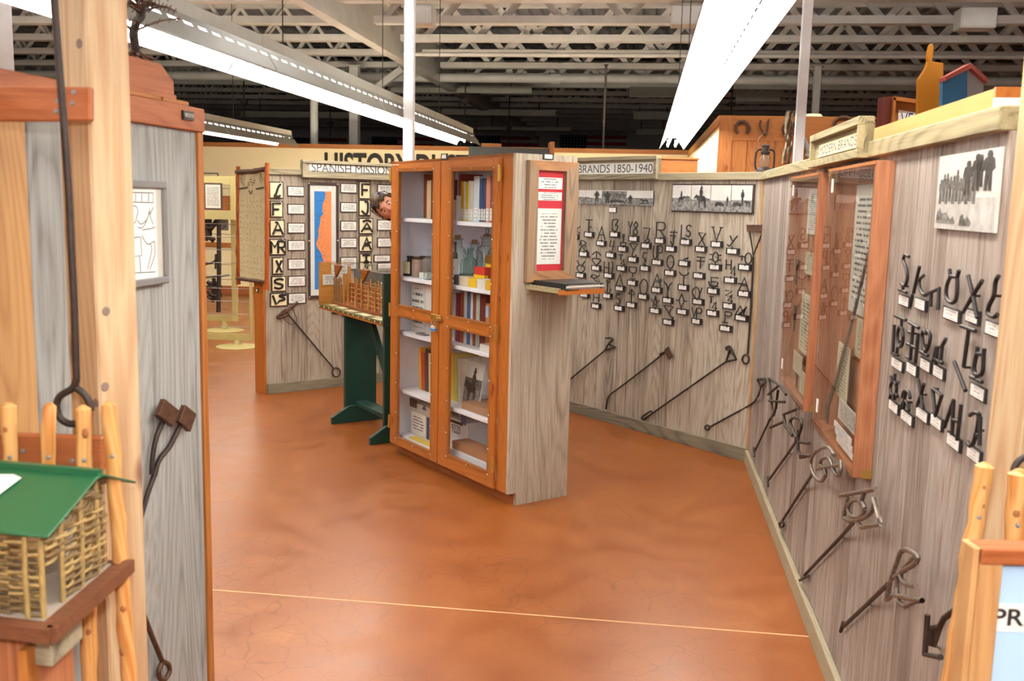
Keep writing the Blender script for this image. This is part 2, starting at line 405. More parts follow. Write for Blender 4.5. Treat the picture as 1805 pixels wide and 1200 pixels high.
def floor_mat():
    k = N('stained_concrete'); v = k.coords('Object', (1, 1, 1), False)
    n1 = k.noise(v, 0.7, 3, 0.5, 0.0); n2 = k.noise(v, 5.0, 4, 0.55, 0.0); n3 = k.noise(v, 40, 3)
    f = k.math('ADD', k.math('MULTIPLY', n1, 0.5), k.math('MULTIPLY', n2, 0.5))
    c = k.ramp(f, [(0.3, lin((118, 60, 20))), (0.45, lin((130, 70, 26))), (0.6, lin((139, 79, 31))), (0.72, lin((156, 99, 52)))])
    vo = k.n('ShaderNodeTexVoronoi', feature='DISTANCE_TO_EDGE'); vo.inputs['Scale'].default_value = 7.5
    wv = k.n('ShaderNodeVectorMath', operation='ADD'); k.l(v, wv.inputs[0]); ns = k.n('ShaderNodeTexNoise'); k.l(v, ns.inputs['Vector']); ns.inputs['Scale'].default_value = 6
    sc = k.n('ShaderNodeVectorMath', operation='SCALE'); k.l(ns.outputs[1], sc.inputs[0]); sc.inputs['Scale'].default_value = 0.09
    k.l(sc.outputs[0], wv.inputs[1]); k.l(wv.outputs[0], vo.inputs['Vector'])
    cr = k.ramp(vo.outputs['Distance'], [(0.006, (1, 1, 1)), (0.024, (0, 0, 0))])
    where = k.ramp(k.noise(v, 0.9, 2), [(0.42, (0, 0, 0)), (0.55, (1, 1, 1))])
    c = k.mix(k.math('MULTIPLY', k.math('MULTIPLY', cr, where), 0.6), c, lin((96, 52, 24)))
    c = k.mix(0.25, c, k.ramp(n3, [(0.3, (0.7, 0.7, 0.7)), (0.7, (1.1, 1.1, 1.1))]), 'MULTIPLY')
    k.l(c, k.b.inputs['Base Color']); k.l(k.ramp(n2, [(0.3, (0.30,)*3), (0.7, (0.42,)*3)]), k.b.inputs['Roughness'])
    k.b.inputs['Specular IOR Level'].default_value = 0.45; k.bump(n2, 0.05, 0.01); return k.m
M_floor = floor_mat()
def burlap():
    k = N('burlap_chart'); v = k.coords('Object', (1, 1, 1), False)
    w1 = k.n('ShaderNodeTexWave', wave_type='BANDS', bands_direction='X'); w1.inputs['Scale'].default_value = 60; k.l(v, w1.inputs[0])
    w2 = k.n('ShaderNodeTexWave', wave_type='BANDS', bands_direction='Z'); w2.inputs['Scale'].default_value = 60; k.l(v, w2.inputs[0])
    n = k.noise(v, 30, 4); f = k.math('MULTIPLY', k.math('ADD', w1.outputs[1], w2.outputs[1]), 0.3)
    k.l(k.ramp(k.math('ADD', f, k.math('MULTIPLY', n, 0.5)), [(0.25, lin((140, 126, 92))), (0.75, lin((204, 190, 150)))]), k.b.inputs['Base Color'])
    k.b.inputs['Roughness'].default_value = 0.9; k.bump(f, 0.3, 0.003); return k.m
M_burlap = burlap()
# ------------------------------------------------------------------ the setting: floor, ceiling, joists
struct(MB().box(-24, 24, -8, 40, -0.12, 0).build('floor', M_floor, None, M=GRID.M), 'orange stained concrete floor with fine cracks', 'floor')
jl = GRID.M @ T(0, 3.86, 0)
struct(MB().box(-24, 24, -0.004, 0.004, -0.002, 0.0012).build('trim_1', M_card if False else paint('joint_filler', (226, 170, 130), 0.6), None, M=jl), 'pale saw-cut joint across the orange floor', 'joint')
deck = MB()
pro = []
x = -24.0
while x < 24:
    pro += [(x, 4.68), (x + 0.07, 4.68), (x + 0.10, 4.72), (x + 0.17, 4.72)]; x += 0.2
for (xa, za), (xb, zb) in zip(pro, pro[1:]):
    deck.add([(xa, -8, za), (xb, -8, zb), (xb, 40, zb), (xa, 40, za)], [(0, 1, 2, 3)])
ceil = struct(deck.build('ceiling', M_deck, None, M=GRID.M), 'ribbed grey metal roof deck', 'ceiling')
# open-web joists, every 1.5 m, across the hall
me_ch = MB().box(-3.8, 20, -0.085, 0.085, 4.10, 4.20).mesh('bottom_chord', M_steelwhite)
me_tc = MB().box(-3.8, 20, -0.06, 0.06, 4.60, 4.66).mesh('top_chord', M_steelwhite)
me_chL = MB().box(-20, -4.2, -0.085, 0.085, 4.10, 4.20).mesh('bottom_chord', M_steelwhite)
me_tcL = MB().box(-20, -4.2, -0.06, 0.06, 4.60, 4.66).mesh('top_chord', M_steelwhite)
me_w1 = MB().bar((0, 0, 4.13), (0.42, 0, 4.62), 0.085, 0.05, (0, 1, 0)).mesh('web_strut', M_steelwhite)
me_w2 = MB().bar((0.42, 0, 4.62), (0.84, 0, 4.13), 0.085, 0.05, (0, 1, 0)).mesh('web_strut', M_steelwhite)
for i in range(17):
    y = 12.17 + 1.5 * (i - 2)
    j = bpy.data.objects.new('joist', None); COL.objects.link(j); j.parent = ceil; j.matrix_local = T(0, y, 0)
    link('bottom_chord', me_ch, j); link('top_chord', me_tc, j); link('bottom_chord', me_chL, j); link('top_chord', me_tcL, j)
    half = 3.9 + 0.30 * y; xx = -3.7 + (i % 3) * 0.24; wb = MB()
    while xx < min(19, half + 2):
        if 1 < i < 7:
            link('web_strut', me_w1, j, T(xx)); link('web_strut', me_w2, j, T(xx))
        else:
            wb.bar((xx, 0, 4.13), (xx + 0.42, 0, 4.62), 0.085, 0.05, (0, 1, 0)); wb.bar((xx + 0.42, 0, 4.62), (xx + 0.84, 0, 4.13), 0.085, 0.05, (0, 1, 0))
        xx += 0.84
    xx = -19.0
    while xx < -4.6:
        wb.bar((xx, 0, 4.13), (xx + 0.36, 0, 4.62), 0.05, 0.05); wb.bar((xx + 0.36, 0, 4.62), (xx + 0.72, 0, 4.13), 0.05, 0.05); xx += 0.72
    stuff(wb.build('web', M_steelwhite, j))
gd = thing('roof_beam', 'long white steel girder carrying the joist ends, above the left row of lights', 'girder', GRID.M)
gd['kind'] = 'structure'
MB().box(-4.08, -3.92, 8, 36, 3.90, 3.97).build('bottom_flange', M_steelwhite, gd)
MB().box(-4.02, -3.98, 8, 36, 3.97, 4.60).build('girder_web', M_steelwhite, gd)
MB().box(-4.08, -3.92, 8, 36, 4.60, 4.66).build('top_flange', M_steelwhite, gd)
# pipes along the joists
for y, z, r, x0, x1, lab in ((18.6, 3.98, 0.085, -14, 16, 'thick white sprinkler main running under the joists'),
                             (15.9, 4.02, 0.035, -4, 16, 'thin white pipe just in front of the sprinkler main'),
                             (12.6, 4.22, 0.04, -6, 16, 'thin white pipe highest in view under the nearest joists')):
    p = thing('ceiling_pipe', lab, 'pipe', GRID.M @ T(0, y, z))
    MB().tube([(x0, 0, 0), (x1, 0, 0)], r, 10).build('pipe', M_steelwhite, p, True)
    for q in range(5):
        xq = -6 + q * 4.3
        MB().tube([(xq - 0.09, 0, 0), (xq + 0.09, 0, 0)], r * 1.25, 10).build('coupling', M_steelwhite, p, True)
# outer walls of the hall
M_hall = paint('hall_wall_paint', (214, 214, 218), 0.8, 0, 0.03, 0.3, 2)
struct(MB().box(-24, 24, 36, 36.2, 0, 4.7).build('wall_far', M_hall, None, M=GRID.M), 'far grey wall of the hall behind the flags', 'wall')
struct(MB().box(-24.2, -24, -8, 36, 0, 4.7).build('wall_far_left', M_hall, None, M=GRID.M), 'left outer wall of the hall', 'wall')
struct(MB().box(24, 24.2, -8, 36, 0, 4.7).build('wall_far_right', M_hall, None, M=GRID.M), 'right outer wall of the hall', 'wall')
struct(MB().box(-24, 24, -8.2, -8, 0, 4.7).build('wall_near', M_hall, None, M=GRID.M), 'outer wall behind the camera', 'wall')

# ------------------------------------------------------------------ fluorescent rows
SEG = 2.46
def reflector_mb(g=0.0):
    m = MB(); hw, hh = 0.155 + g, 0.14 + g * .4; t = 0.062 + g
    prof = [(-hw, 0), (-t, hh), (t, hh), (hw, 0)]
    L = SEG - 0.01
    # left flank and top closed, right flank and left flank pierced by slots
    for sgn in (-1, 1):
        def P(f, y): return (sgn * (hw + (t - hw) * f), y, hh * f)
        f0, f1 = 0.62, 0.75
        m.add([P(0, 0), P(0, L), P(f0, L), P(f0, 0)], [(0, 1, 2, 3)])
        m.add([P(f1, 0), P(f1, L), P(1, L), P(1, 0)], [(0, 1, 2, 3)])
        ns = 15; pit = L / ns
        for i in range(ns):
            m.add([P(f0, i * pit), P(f0, i * pit + pit * 0.36), P(f1, i * pit + pit * 0.36), P(f1, i * pit)], [(0, 1, 2, 3)])
        m.add([(sgn * hw, 0, 0), (sgn * hw, L, 0), (sgn * (hw + 0.004), L, -0.012), (sgn * (hw + 0.004), 0, -0.012)], [(0, 1, 2, 3)])
    m.add([(-t, 0, hh), (t, 0, hh), (t, L, hh), (-t, L, hh)], [(0, 1, 2, 3)])
    return m
me_ref = reflector_mb().mesh('reflector', M_white)
me_hous = reflector_mb(0.004).mesh('housing', paint('flank_shade_grey', (128, 124, 116), 0.5, 0, 0.05))  # outer shell coloured grey for the shade that the added strips wash out
me_chan = MB().box(-0.062, 0.062, 0, SEG - 0.01, 0.142, 0.21).mesh('channel', M_offlight)
me_tube = MB().tube([(0, 0.05, 0), (0, SEG - 0.06, 0)], 0.017, 8).mesh('lamp_tube', M_tube, True)
me_sock = MB().box(-0.012, 0.012, -0.012, 0.0, -0.035, 0.06).mesh('lamp_socket', M_white)
me_wire = MB().tube([(0, 0, 0.2), (0, 0, 2.2)], 0.004, 5).mesh('hanger', M_iron)
rows = [(0.345, 13.45, 'right row', 7), (-2.36, 13.15, 'left row', 7), (-5.28, 14.2, 'third row at far left', 4), (3.05, 8.6, 'row beyond the display cases', 4), (5.75, 13.4, 'outer right row', 4)]
ordn = ['farthest', 'second farthest', 'third farthest', 'fourth farthest', 'fifth farthest', 'sixth farthest', 'last']
for rx, yend, nm, n in rows:
    for i in range(n):
        y0 = yend - SEG * (i + 1)
        f = thing('ceiling_light', 'lit two-tube strip light, %s of the %s' % (ordn[i], nm), 'ceiling light', GRID.M @ T(rx, y0, 2.45), 'strip lights in rows')
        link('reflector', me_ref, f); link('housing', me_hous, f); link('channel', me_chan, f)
        for sx in (-0.05, 0.05):
            link('lamp_tube', me_tube, f, T(sx, 0, 0.05)); link('lamp_socket', me_sock, f, T(sx, 0.05, 0.055)); link('lamp_socket', me_sock, f, T(sx, SEG - 0.05, 0.055))
        link('hanger', me_wire, f, T(0, 0.5, 0))
# added bare-tube strips, unseen above the view, brightening joists and walls
me_sbody = MB().prism([(-0.08, 0), (-0.05, 0.06), (0.05, 0.06), (0.08, 0)], 0, 2.4).mesh('channel', M_offlight)
M_tube2 = emit('added_bare_tube', (1.0, 0.95, 0.86), FILL_STRIP)
me_stube = MB().tube([(0, 0.04, 0), (0, 2.36, 0)], 0.019, 8).mesh('lamp_tube', M_tube2, True)
for k, (sx, sy) in enumerate(((-9.2, 7.6), (-5.8, 7.6), (-2.4, 7.6), (1.0, 7.6), (4.4, 7.6), (-5.8, 1.5), (-2.6, 1.5), (0.6, 1.5), (3.8, 1.5), (-2.6, -3.5), (0.6, -3.5), (3.8, -3.5))):
    f = thing('added_fill_strip', 'added unseen bare-tube fill strip nearer the camera, number %s counted across the hall' % ['one', 'two', 'three', 'four', 'five', 'six', 'seven', 'eight', 'nine', 'ten', 'eleven', 'twelve'][k], 'ceiling light', GRID.M @ T(sx, sy, 3.72) @ (RZ(-math.pi / 2) if k < 5 else RZ(0)), 'added fill strips nearer the camera')
    link('channel', me_sbody, f)
    for q in (-0.045, 0.045): link('lamp_tube', me_stube, f, T(q, 0, -0.025))
    MB().tube([(0, 1.2, 0.06), (0, 1.2, 0.96)], 0.006, 5).build('hanger', M_iron, f)
M_tubewarm = emit('added_warm_tube', (1.0, 0.88, 0.64), 110.0)
M_tube3 = emit('added_joist_tube', (1.0, 0.97, 0.92), 13.0)
me_jtube = MB().tube([(0, 0.04, 0), (0, 2.36, 0)], 0.019, 8).mesh('lamp_tube', M_tube3, True)
for k, (sx, sy) in enumerate(((-9.5, 10.1), (-6.2, 10.1), (-2.9, 10.1), (0.4, 10.1), (3.7, 10.1), (7.0, 10.1))):  # added strips, out of view, to lift the far joists and deck
    f = thing('added_deck_strip', 'added fill strip between the nearest joists, unseen above the view, number %s across' % ['one', 'two', 'three', 'four', 'five', 'six'][k], 'ceiling light', GRID.M @ T(sx, sy, 4.5) @ RZ(-math.pi / 2), 'added strips between the nearest joists')
    link('channel', me_sbody, f)
    for q in (-0.045, 0.045): link('lamp_tube', me_jtube, f, T(q, 0, -0.025))
    MB().tube([(0, 1.2, 0.06), (0, 1.2, 0.19)], 0.006, 5).build('hanger', M_iron, f)
# unlit fixtures hung across the far part of the hall
for k, (xa, xb, ya, yb, d) in enumerate(((692, 940, 151, 170, 21.0), (1110, 1196, 153, 175, 21.0), (780, 981, 192, 208, 25), (1117, 1185, 197, 213, 25), (843, 1007, 222, 233, 29), (1122, 1176, 227, 239, 29), (1296, 1371, 160, 182, 21), (428, 640, 196, 212, 25))):
    a = aty(xa, ya, d); b = aty(xb, yb, d); w = b.x - a.x
    f = thing('unlit_ceiling_light', ['unlit strip light at mid height left of the thin pole', 'unlit strip light touching the bright right row', 'second unlit strip light down, behind the white post', 'unlit strip light second down beside the bright right row', 'lowest unlit strip light above the flags', 'lowest unlit strip light beside the bright right row', 'unlit strip light between bright row and right white post', 'unlit strip light behind the bright left row'][k], 'ceiling light', Matrix.Translation(a) @ RZ(-GA), 'unlit strip lights far back')
    h = a.z - b.z
    MB().prism([(0, -h), (0, -h * .3), (w, -h * .3), (w, -h)], -0.16, -0.15).build('reflector', M_offlight, f)
    MB().box(0, w, -0.15, 0.15, -h * .3, -h * .28).build('reflector_back', M_offlight, f)
    MB().box(0, w, -0.05, 0.05, -h * .28, 0).build('channel', M_offlight, f)
    for q in (0.15, 0.85): MB().tube([(w * q, 0, 0), (w * q, 0, 4.1 - a.z)], 0.012, 5).build('hanger', M_iron, f)
# white boxes fixed to the joists
for k, (xa, xb, ya, yb) in enumerate(((711, 760, 8, 43), (1184, 1239, 9, 44), (1696, 1753, 12, 50))):
    a = aty(xa, ya, 12.0); b = aty(xb, yb, 12.0)
    bx_ = thing('ceiling_box', ['white metal box on the joists behind the tall white post', 'white metal box on the joists beside the bright right row', 'white metal box on the joists above the yellow steeple board'][k], 'box', Matrix.Translation(a) @ RZ(-GA), 'white boxes on the joists')
    MB().box(0, b.x - a.x, 0, 0.3, b.z - a.z, 0).build('casing', M_steelwhite, bx_, bev=0.01)
    MB().box(0.02, b.x - a.x - 0.02, -0.012, 0, b.z - a.z + 0.02, -0.02).build('cover', M_steelwhite, bx_)
# columns and thin poles
def column(name, lab, cat, px0, px1, d, zt=4.1, z0=0.0, mat=M_steelwhite, rnd_=False, kind='structure'):
    a = aty(px0, 240, d); b = aty(px1, 240, d); w = b.x - a.x
    o = thing(name, lab, cat, Matrix.Translation((a.x + w / 2, d, 0)) @ RZ(-GA))
    if kind: o['kind'] = kind
    if rnd_: MB().tube([(0, 0, z0), (0, 0, zt)], w / 2, 14).build('shaft', mat, o, True)
    else: MB().box(-w/2, w/2, -w/2, w/2, z0, zt).build('shaft', mat, o, bev=min(0.008, w / 8))
    MB().box(-w*.9, w*.9, -w*.9, w*.9, zt - 0.02, zt).build('head_plate', mat, o)
    MB().box(-w*.9, w*.9, -w*.9, w*.9, z0, z0 + 0.015).build('base_plate', mat, o)
    return o
column('steel_column', 'round white steel column behind the cream wall at left', 'column', 547, 561, 17.5, 3.9, rnd_=True)
cs = column('steel_column', 'square white steel column behind the left row of lights', 'column', 617, 633, 18.5, 4.1)
MB().bar((0, 0, 3.4), (0.9, 0, 4.05), 0.12, 0.12).build('brace', M_steelwhite, cs)
column('steel_column', 'square white steel column behind the white post at right', 'column', 1428, 1440, 17.0, 4.1)
column('thin_pole', 'thin grey pole rising from the cream wall to the joists', 'pole', 1062, 1066, 17.5, 4.1, mat=M_steel, kind=None)
column('steel_column', 'bluish white steel column at the upper left edge', 'column', -40, 17, 5.0, 4.1, mat=M_white)
# ceiling wires with junction boxes
for k, (px, py0, d) in enumerate(((430, 175, 20), (897, 222, 24), (820, 175, 20), (582, 215, 24), (1290, 180, 20))):
    a = aty(px, py0, d)
    o = thing('drop_light', 'dark cord with a small box, %s' % ['left of the round white column', 'above the far flags', 'beside the tall white post', 'between the two white columns', 'above the amber shed corner'][k], 'cord', Matrix.Translation((a.x, d, 0)))
    MB().tube([(0, 0, a.z), (0, 0, 4.69)], 0.014, 5).build('cord', M_iron, o)
    MB().box(-0.07, 0.07, -0.05, 0.05, a.z - 0.08, a.z).build('junction_box', M_iron, o)
    MB().tube([(0, 0, a.z - 1.0), (0, 0, a.z - 0.08)], 0.014, 5).build('drop', M_iron, o)
# flags on the far wall
def flag_mat():
    k = N('flag_cloth'); tc = k.n('ShaderNodeTexCoord'); sp = k.n('ShaderNodeSeparateXYZ'); k.l(tc.outputs['Generated'], sp.inputs[0])
    x, z = sp.outputs[0], sp.outputs[2]
    st = k.math('GREATER_THAN', k.math('FRACT', k.math('MULTIPLY', z, 6.5)), 0.5)
    c = k.mix(st, lin((190, 40, 50)), lin((226, 224, 220)))
    can = k.math('MULTIPLY', k.math('LESS_THAN', x, 0.41), k.math('GREATER_THAN', z, 0.462))
    sx = k.math('SUBTRACT', k.math('FRACT', k.math('MULTIPLY', x, 21)), 0.5); sz = k.math('SUBTRACT', k.math('FRACT', k.math('MULTIPLY', z, 15)), 0.5)
    d2 = k.math('ADD', k.math('MULTIPLY', sx, sx), k.math('MULTIPLY', sz, sz))
    cc = k.mix(k.math('LESS_THAN', d2, 0.06), lin((28, 30, 62)), lin((170, 170, 176)))
    k.l(k.mix(can, c, cc), k.b.inputs['Base Color']); k.b.inputs['Roughness'].default_value = 0.8; return k.m
M_flag = flag_mat()
for k, xa in enumerate((478, 643, 832, 987)):
    a = GRID.M.inverted() @ aty(xa, 238, 36); 
    yy = 35.96
    m = MB(); W_, Hh = 2.4, 1.5; nx = 12
    for i in range(nx):
        w0 = 0.02 * math.sin(i * 1.1); w1 = 0.02 * math.sin((i + 1) * 1.1)
        m.add([(i*W_/nx, w0, -Hh), ((i+1)*W_/nx, w1, -Hh), ((i+1)*W_/nx, w1, 0), (i*W_/nx, w0, 0)], [(0, 1, 2, 3)])
    f = thing('flag', ['striped flag on the far wall, leftmost, behind the round column', 'striped flag on the far wall behind the left row of lights', 'striped flag on the far wall just right of the white post', 'striped flag on the far wall left of the thin pole'][k], 'flag', GRID.M @ T(a.x, yy - 0.03, a.z), 'flags on the far wall')
    m.build('cloth', M_flag, f, True)
    MB().tube([(-0.03, 0, 0), (W_ + 0.03, 0, 0)], 0.012, 6).build('rod', M_steel, f)

# ------------------------------------------------------------------ gallery walls faced with boards
def plank_mesh(w, h, mat, t=0.02, c=0.005):
    m = MB(); y0, y1 = -t, 0
    vs = []
    for (x, y) in ((-w/2, y1), (-w/2, y0 + c), (-w/2 + c, y0), (w/2 - c, y0), (w/2, y0 + c), (w/2, y1)):
        vs += [(x, y, 0), (x, y, h)]
    fs = [(2*i, 2*i+2, 2*i+3, 2*i+1) for i in range(5)] + [(10, 0, 1, 11), (0, 2, 4, 6, 8, 10), (11, 9, 7, 5, 3, 1)]
    m.add(vs, fs); return m.mesh('plank', mat)
def boarded_wall(name, W, x0, x1, h, thick, mat, widths, label, capmat=None, cap=True, core=None, t=0.02):
    wall = struct(MB().box(x0, x1, 0.0, thick, 0, h - 0.002).build(name, core or M_blondZ, None, M=W.M), label, 'wall')
    r = random.Random(len(name) * 7 + 3); x = x0; cache = {}
    while x < x1 - 0.02:
        w = r.choice(widths)
        if x + w > x1 - 0.03: w = x1 - x
        key = round(w, 3)
        if key not in cache: cache[key] = plank_mesh(w - 0.0012, h - 0.001, mat, t)
        link('plank', cache[key], wall, T(x + w / 2, 0, 0)); x += w
    return wall
HW = 1.94
boarded_wall('wall_back', BACK, -2.46, -0.005, HW - 0.05, 0.12, M_greyZ, (0.09, 0.115, 0.14), 'weathered grey board wall covered with small wire brands')
boarded_wall('wall_right', RIGHT, 0.0, 4.40, HW - 0.05, 0.12, M_greyRZ, (0.085, 0.1, 0.115, 0.13), 'weathered grey board wall along the right side')
boarded_wall('wall_back_left', SPAN, 0.012, 1.87, HW - 0.05, 0.15, M_greySZ, (0.1, 0.12, 0.145), 'weathered grey board wall with cream letter plaques')
pw = boarded_wall('wall_left', PART, -0.725, -0.028, HW - 0.062, 0.09, M_blueZ, (0.235, 0.215, 0.245), 'silvery board partition at the left')
# amber boards nearest the camera on the left partition, and its trim
for k in range(4): link('plank', plank_mesh(0.2, HW - 0.063, M_blondZ, 0.024), pw, T(-0.825 - 0.2 * k, 0, 0))
MB().box(-1.55, -0.725, 0.0, 0.09, 0, HW - 0.064).build('back_panel', M_blondZ, pw)
struct(MB().box(-0.028, 0.0, -0.026, 0.1, 0, HW - 0.062).build('trim_2', M_orangeZ, None, M=PART.M, bev=0.002), 'amber trim strip at the end of the left partition', 'trim')
struct(MB().box(-1.55, 0.004, -0.03, 0.1, HW - 0.062, HW).build('trim_3', M_brownX, None, M=PART.M, bev=0.003), 'brown board along the top of the left partition', 'trim')
def capped(n, W, x0, x1, thick, mat, lab): struct(MB().box(x0, x1, -0.045, thick + 0.02, HW - 0.052, HW).build('trim_%d' % n, mat, None, M=W.M, bev=0.003), lab, 'trim')
capped(4, BACK, -2.50, 0.02, 0.12, M_greyX, 'weathered cap rail on the back brand wall')
capped(5, RIGHT, -0.05, 4.40, 0.12, M_capX, 'pale weathered cap rail on the right wall')
capped(6, SPAN, 0.0, 1.9, 0.15, M_greyX, 'weathered cap rail on the back left wall')
struct(MB().box(-2.46, -0.01, -0.042, -0.021, 0, 0.088).build('baseboard_back', M_baseX, None, M=BACK.M, bev=0.002), 'weathered baseboard under the brand wall', 'baseboard')
struct(MB().box(0.035, 4.40, -0.045, -0.021, 0, 0.088).build('baseboard_right', M_greyX, None, M=RIGHT.M, bev=0.002), 'weathered baseboard along the right wall', 'baseboard')
struct(MB().box(0.02, 1.85, -0.042, -0.021, 0, 0.088).build('baseboard_back_left', M_baseX, None, M=SPAN.M, bev=0.002), 'weathered baseboard under the letter plaques', 'baseboard')
struct(MB().box(-0.012, 0.011, -0.03, 0.165, 0, HW - 0.053).build('trim_7', M_pineZ, None, M=SPAN.M, bev=0.002), 'amber board closing the end of the back left wall', 'trim')
struct(MB().box(0.0, 0.012, -0.034, -0.021, 0, HW - 0.053).build('trim_8', M_blondZ, None, M=RIGHT.M), 'narrow blond strip in the corner of the brand walls', 'trim')
# yellow plank standing above the right wall, with a white end
x0, _ = RIGHT.at(1533, 232, -0.07); x1, _z = RIGHT.at(1772, 155, -0.07)
yp = thing('header_plank', 'long yellow plank standing on the right wall cap with a white end', 'plank', RIGHT.M)
MB().box(x0 - 1.1, x1, 0.05, 0.10, HW, _z).build('board', M_yellowX, yp)
MB().box(x1, x1 + 0.015, 0.045, 0.105, HW, _z - 0.024).build('end_strip', M_white, yp)
MB().box(x1, x1 + 0.015, 0.045, 0.105, _z - 0.024, _z + 0.001).build('end_cap', M_pineX, yp)
# ------------------------------------------------------------------ cream wall far behind, amber shed
hw = struct(MB().box(-14, 1.0, 16.0, 16.15, 0, 2.50).build('wall_middle', M_cream, None, M=GRID.M), 'cream wall with dark lettering far behind', 'wall')
struct(MB().box(-14, 1.0, 15.96, 16.19, 2.50, 2.57).build('trim_9', M_orangeX, None, M=GRID.M), 'amber cap rail on the cream wall', 'trim')
struct(MB().box(-14, 1.0, 15.97, 15.999, 0.0, 0.14).build('baseboard_middle', M_brownX, None, M=GRID.M), 'brown baseboard of the cream wall', 'baseboard')
struct(MB().box(-14, -2, 15.97, 15.999, 0.80, 0.88).build('trim_10', M_orangeX, None, M=GRID.M), 'amber chair rail on the cream wall', 'trim')
FARW = Frame(GRID.world(0, 15.99, 0).xy, (math.cos(GA), -math.sin(GA)))
xa, za = FARW.at(572, 268); xb, _ = FARW.at(828, 268)
text('lettering', 'HISTORY DUST', M_ink, hw, xa, xb, za - 0.40, 15.985, 0.40, bold=0.03)
# added stand lamps, hidden behind the partitions, to brighten the cream wall
for k, (lx, ly) in enumerate(((-2.6, 13.9), (-5.7, 12.0), (0.9, 13.6))):
    ls_ = thing('added_wash_lamp', 'added hidden strip lamp brightening the cream wall, %s' % ['behind the letter plaques', 'beyond the left partition', 'behind the wire brands'][k], 'lamp', Matrix.Translation((lx, ly, 0)) @ RZ(-GA))
    w_ = 1.0
    zl_ = 1.82
    MB().lathe([(0.18, 0), (0.18, 0.02), (0.03, 0.04), (0.02, zl_)], 14).build('stand', M_iron, ls_, True)
    MB().box(-w_, w_, -0.05, 0.0, zl_, zl_ + 0.09).build('channel', M_offlight, ls_)
    for zz in (0.025, 0.065): MB().tube([(-w_ + .03, 0.02, zl_ + zz), (w_ - .03, 0.02, zl_ + zz)], 0.016, 8).build('lamp_tube', M_tubewarm, ls_, True)
# shed behind the corner
sx0 = GRID.M.inverted() @ aty(1272, 207, 9.0)
shed = thing('amber_shed', 'amber board shed with horseshoes nailed on, behind the corner', 'shed', GRID.M @ T(sx0.x, sx0.y, 0))
for k in range(16):
    link('plank', plank_mesh(0.238, 2.30, M_orangeZ, 0.02), shed, T(0.12 + 0.24 * k, 0, 0))
MB().box(0, 3.84, -0.026, -0.0, 2.30, 2.52).build('top_board', M_orangeX, shed)
MB().box(0, 3.84, 0.001, 0.10, 0, 2.5).build('front_core', M_orangeZ, shed)
MB().box(-0.02, 0.1, -0.03, 0.02, 0, 2.52).build('corner_post', M_orangeZ, shed)
MB().box(-0.005, 0.10, 0.101, 6.2, 0, 2.44).build('side_wall', M_cream, shed)
MB().box(-0.02, 0.12, 0.101, 6.3, 2.44, 2.53).build('side_cap', M_yellowX, shed)
for k in range(20): link('plank', MB().box(-0.015, -0.006, 0, 0.288, 0, 2.43).mesh('plank', M_cream) if k == 0 else bpy.data.meshes['plank_side'], shed, T(0, 0.105 + 0.3 * k, 0)) if k else setattr(link('plank', MB().box(-0.015, -0.006, 0, 0.288, 0, 2.43).mesh('plank_side', M_cream), shed, T(0, 0.105, 0)), 'name', 'plank')
SHED = Frame(GRID.world(sx0.x, sx0.y - 0.03, 0).xy, (math.cos(GA), -math.sin(GA)))
# ------------------------------------------------------------------ the glazed bookcase
bc = thing('bookcase', 'stained pine bookcase with two glazed doors and weathered grey end panel', 'bookcase', CAB.M)
SH = [1.588, 1.203, 0.838, 0.448, 0.13]
MB().prism([(0.0, 0.072), (0.055, 0.072), (0.055, 0.0), (CD, 0.0), (CD, CH), (0.0, CH)], CW - 0.02, CW, 'X').build('side_panel', M_greyZ, bc)
MB().prism([(0.0, 0.072), (0.055, 0.072), (0.055, 0.0), (CD, 0.0), (CD, CH - 0.02), (0.0, CH - 0.02)], 0, 0.02, 'X').build('side_panel', M_pineZ, bc)
MB().box(0.02, CW - 0.02, CD - 0.012, CD, 0.0, CH - 0.02).build('back_panel', M_inner, bc)
MB().prism([(0.0, CH - 0.04), (CW - 0.02, CH - 0.02), (CW - 0.02, CH), (0.0, CH - 0.022)], 0.0, CD).build('top_panel', M_pineX, bc)
MB().box(0.02, CW - 0.02, 0.05, 0.068, 0.0, 0.075).build('toe_kick', M_brownX, bc)
MB().box(0.021, 0.036, 0.03, CD - 0.013, 0.08, CH - 0.042).build('lining', M_inner, bc)
MB().box(CW - 0.036, CW - 0.021, 0.03, CD - 0.013, 0.08, CH - 0.042).build('lining', M_inner, bc)
for z in SH: MB().box(0.036, CW - 0.036, 0.028, CD - 0.013, z - 0.024, z).build('shelf', M_inner, bc, bev=0.002)
MB().box(0, 0.034, -0.0, 0.02, 0.072, CH - 0.022).build('face_stile', M_pineZ, bc)
MB().box(1.303, CW - 0.02, -0.0, 0.02, 0.072, CH).build('face_stile', M_pineZ, bc)
MB().prism([(0.034, 1.933), (1.303, 1.951), (1.303, CH - .002), (0.034, CH - 0.0225)], 0, 0.02).build('face_rail', M_pineX, bc)
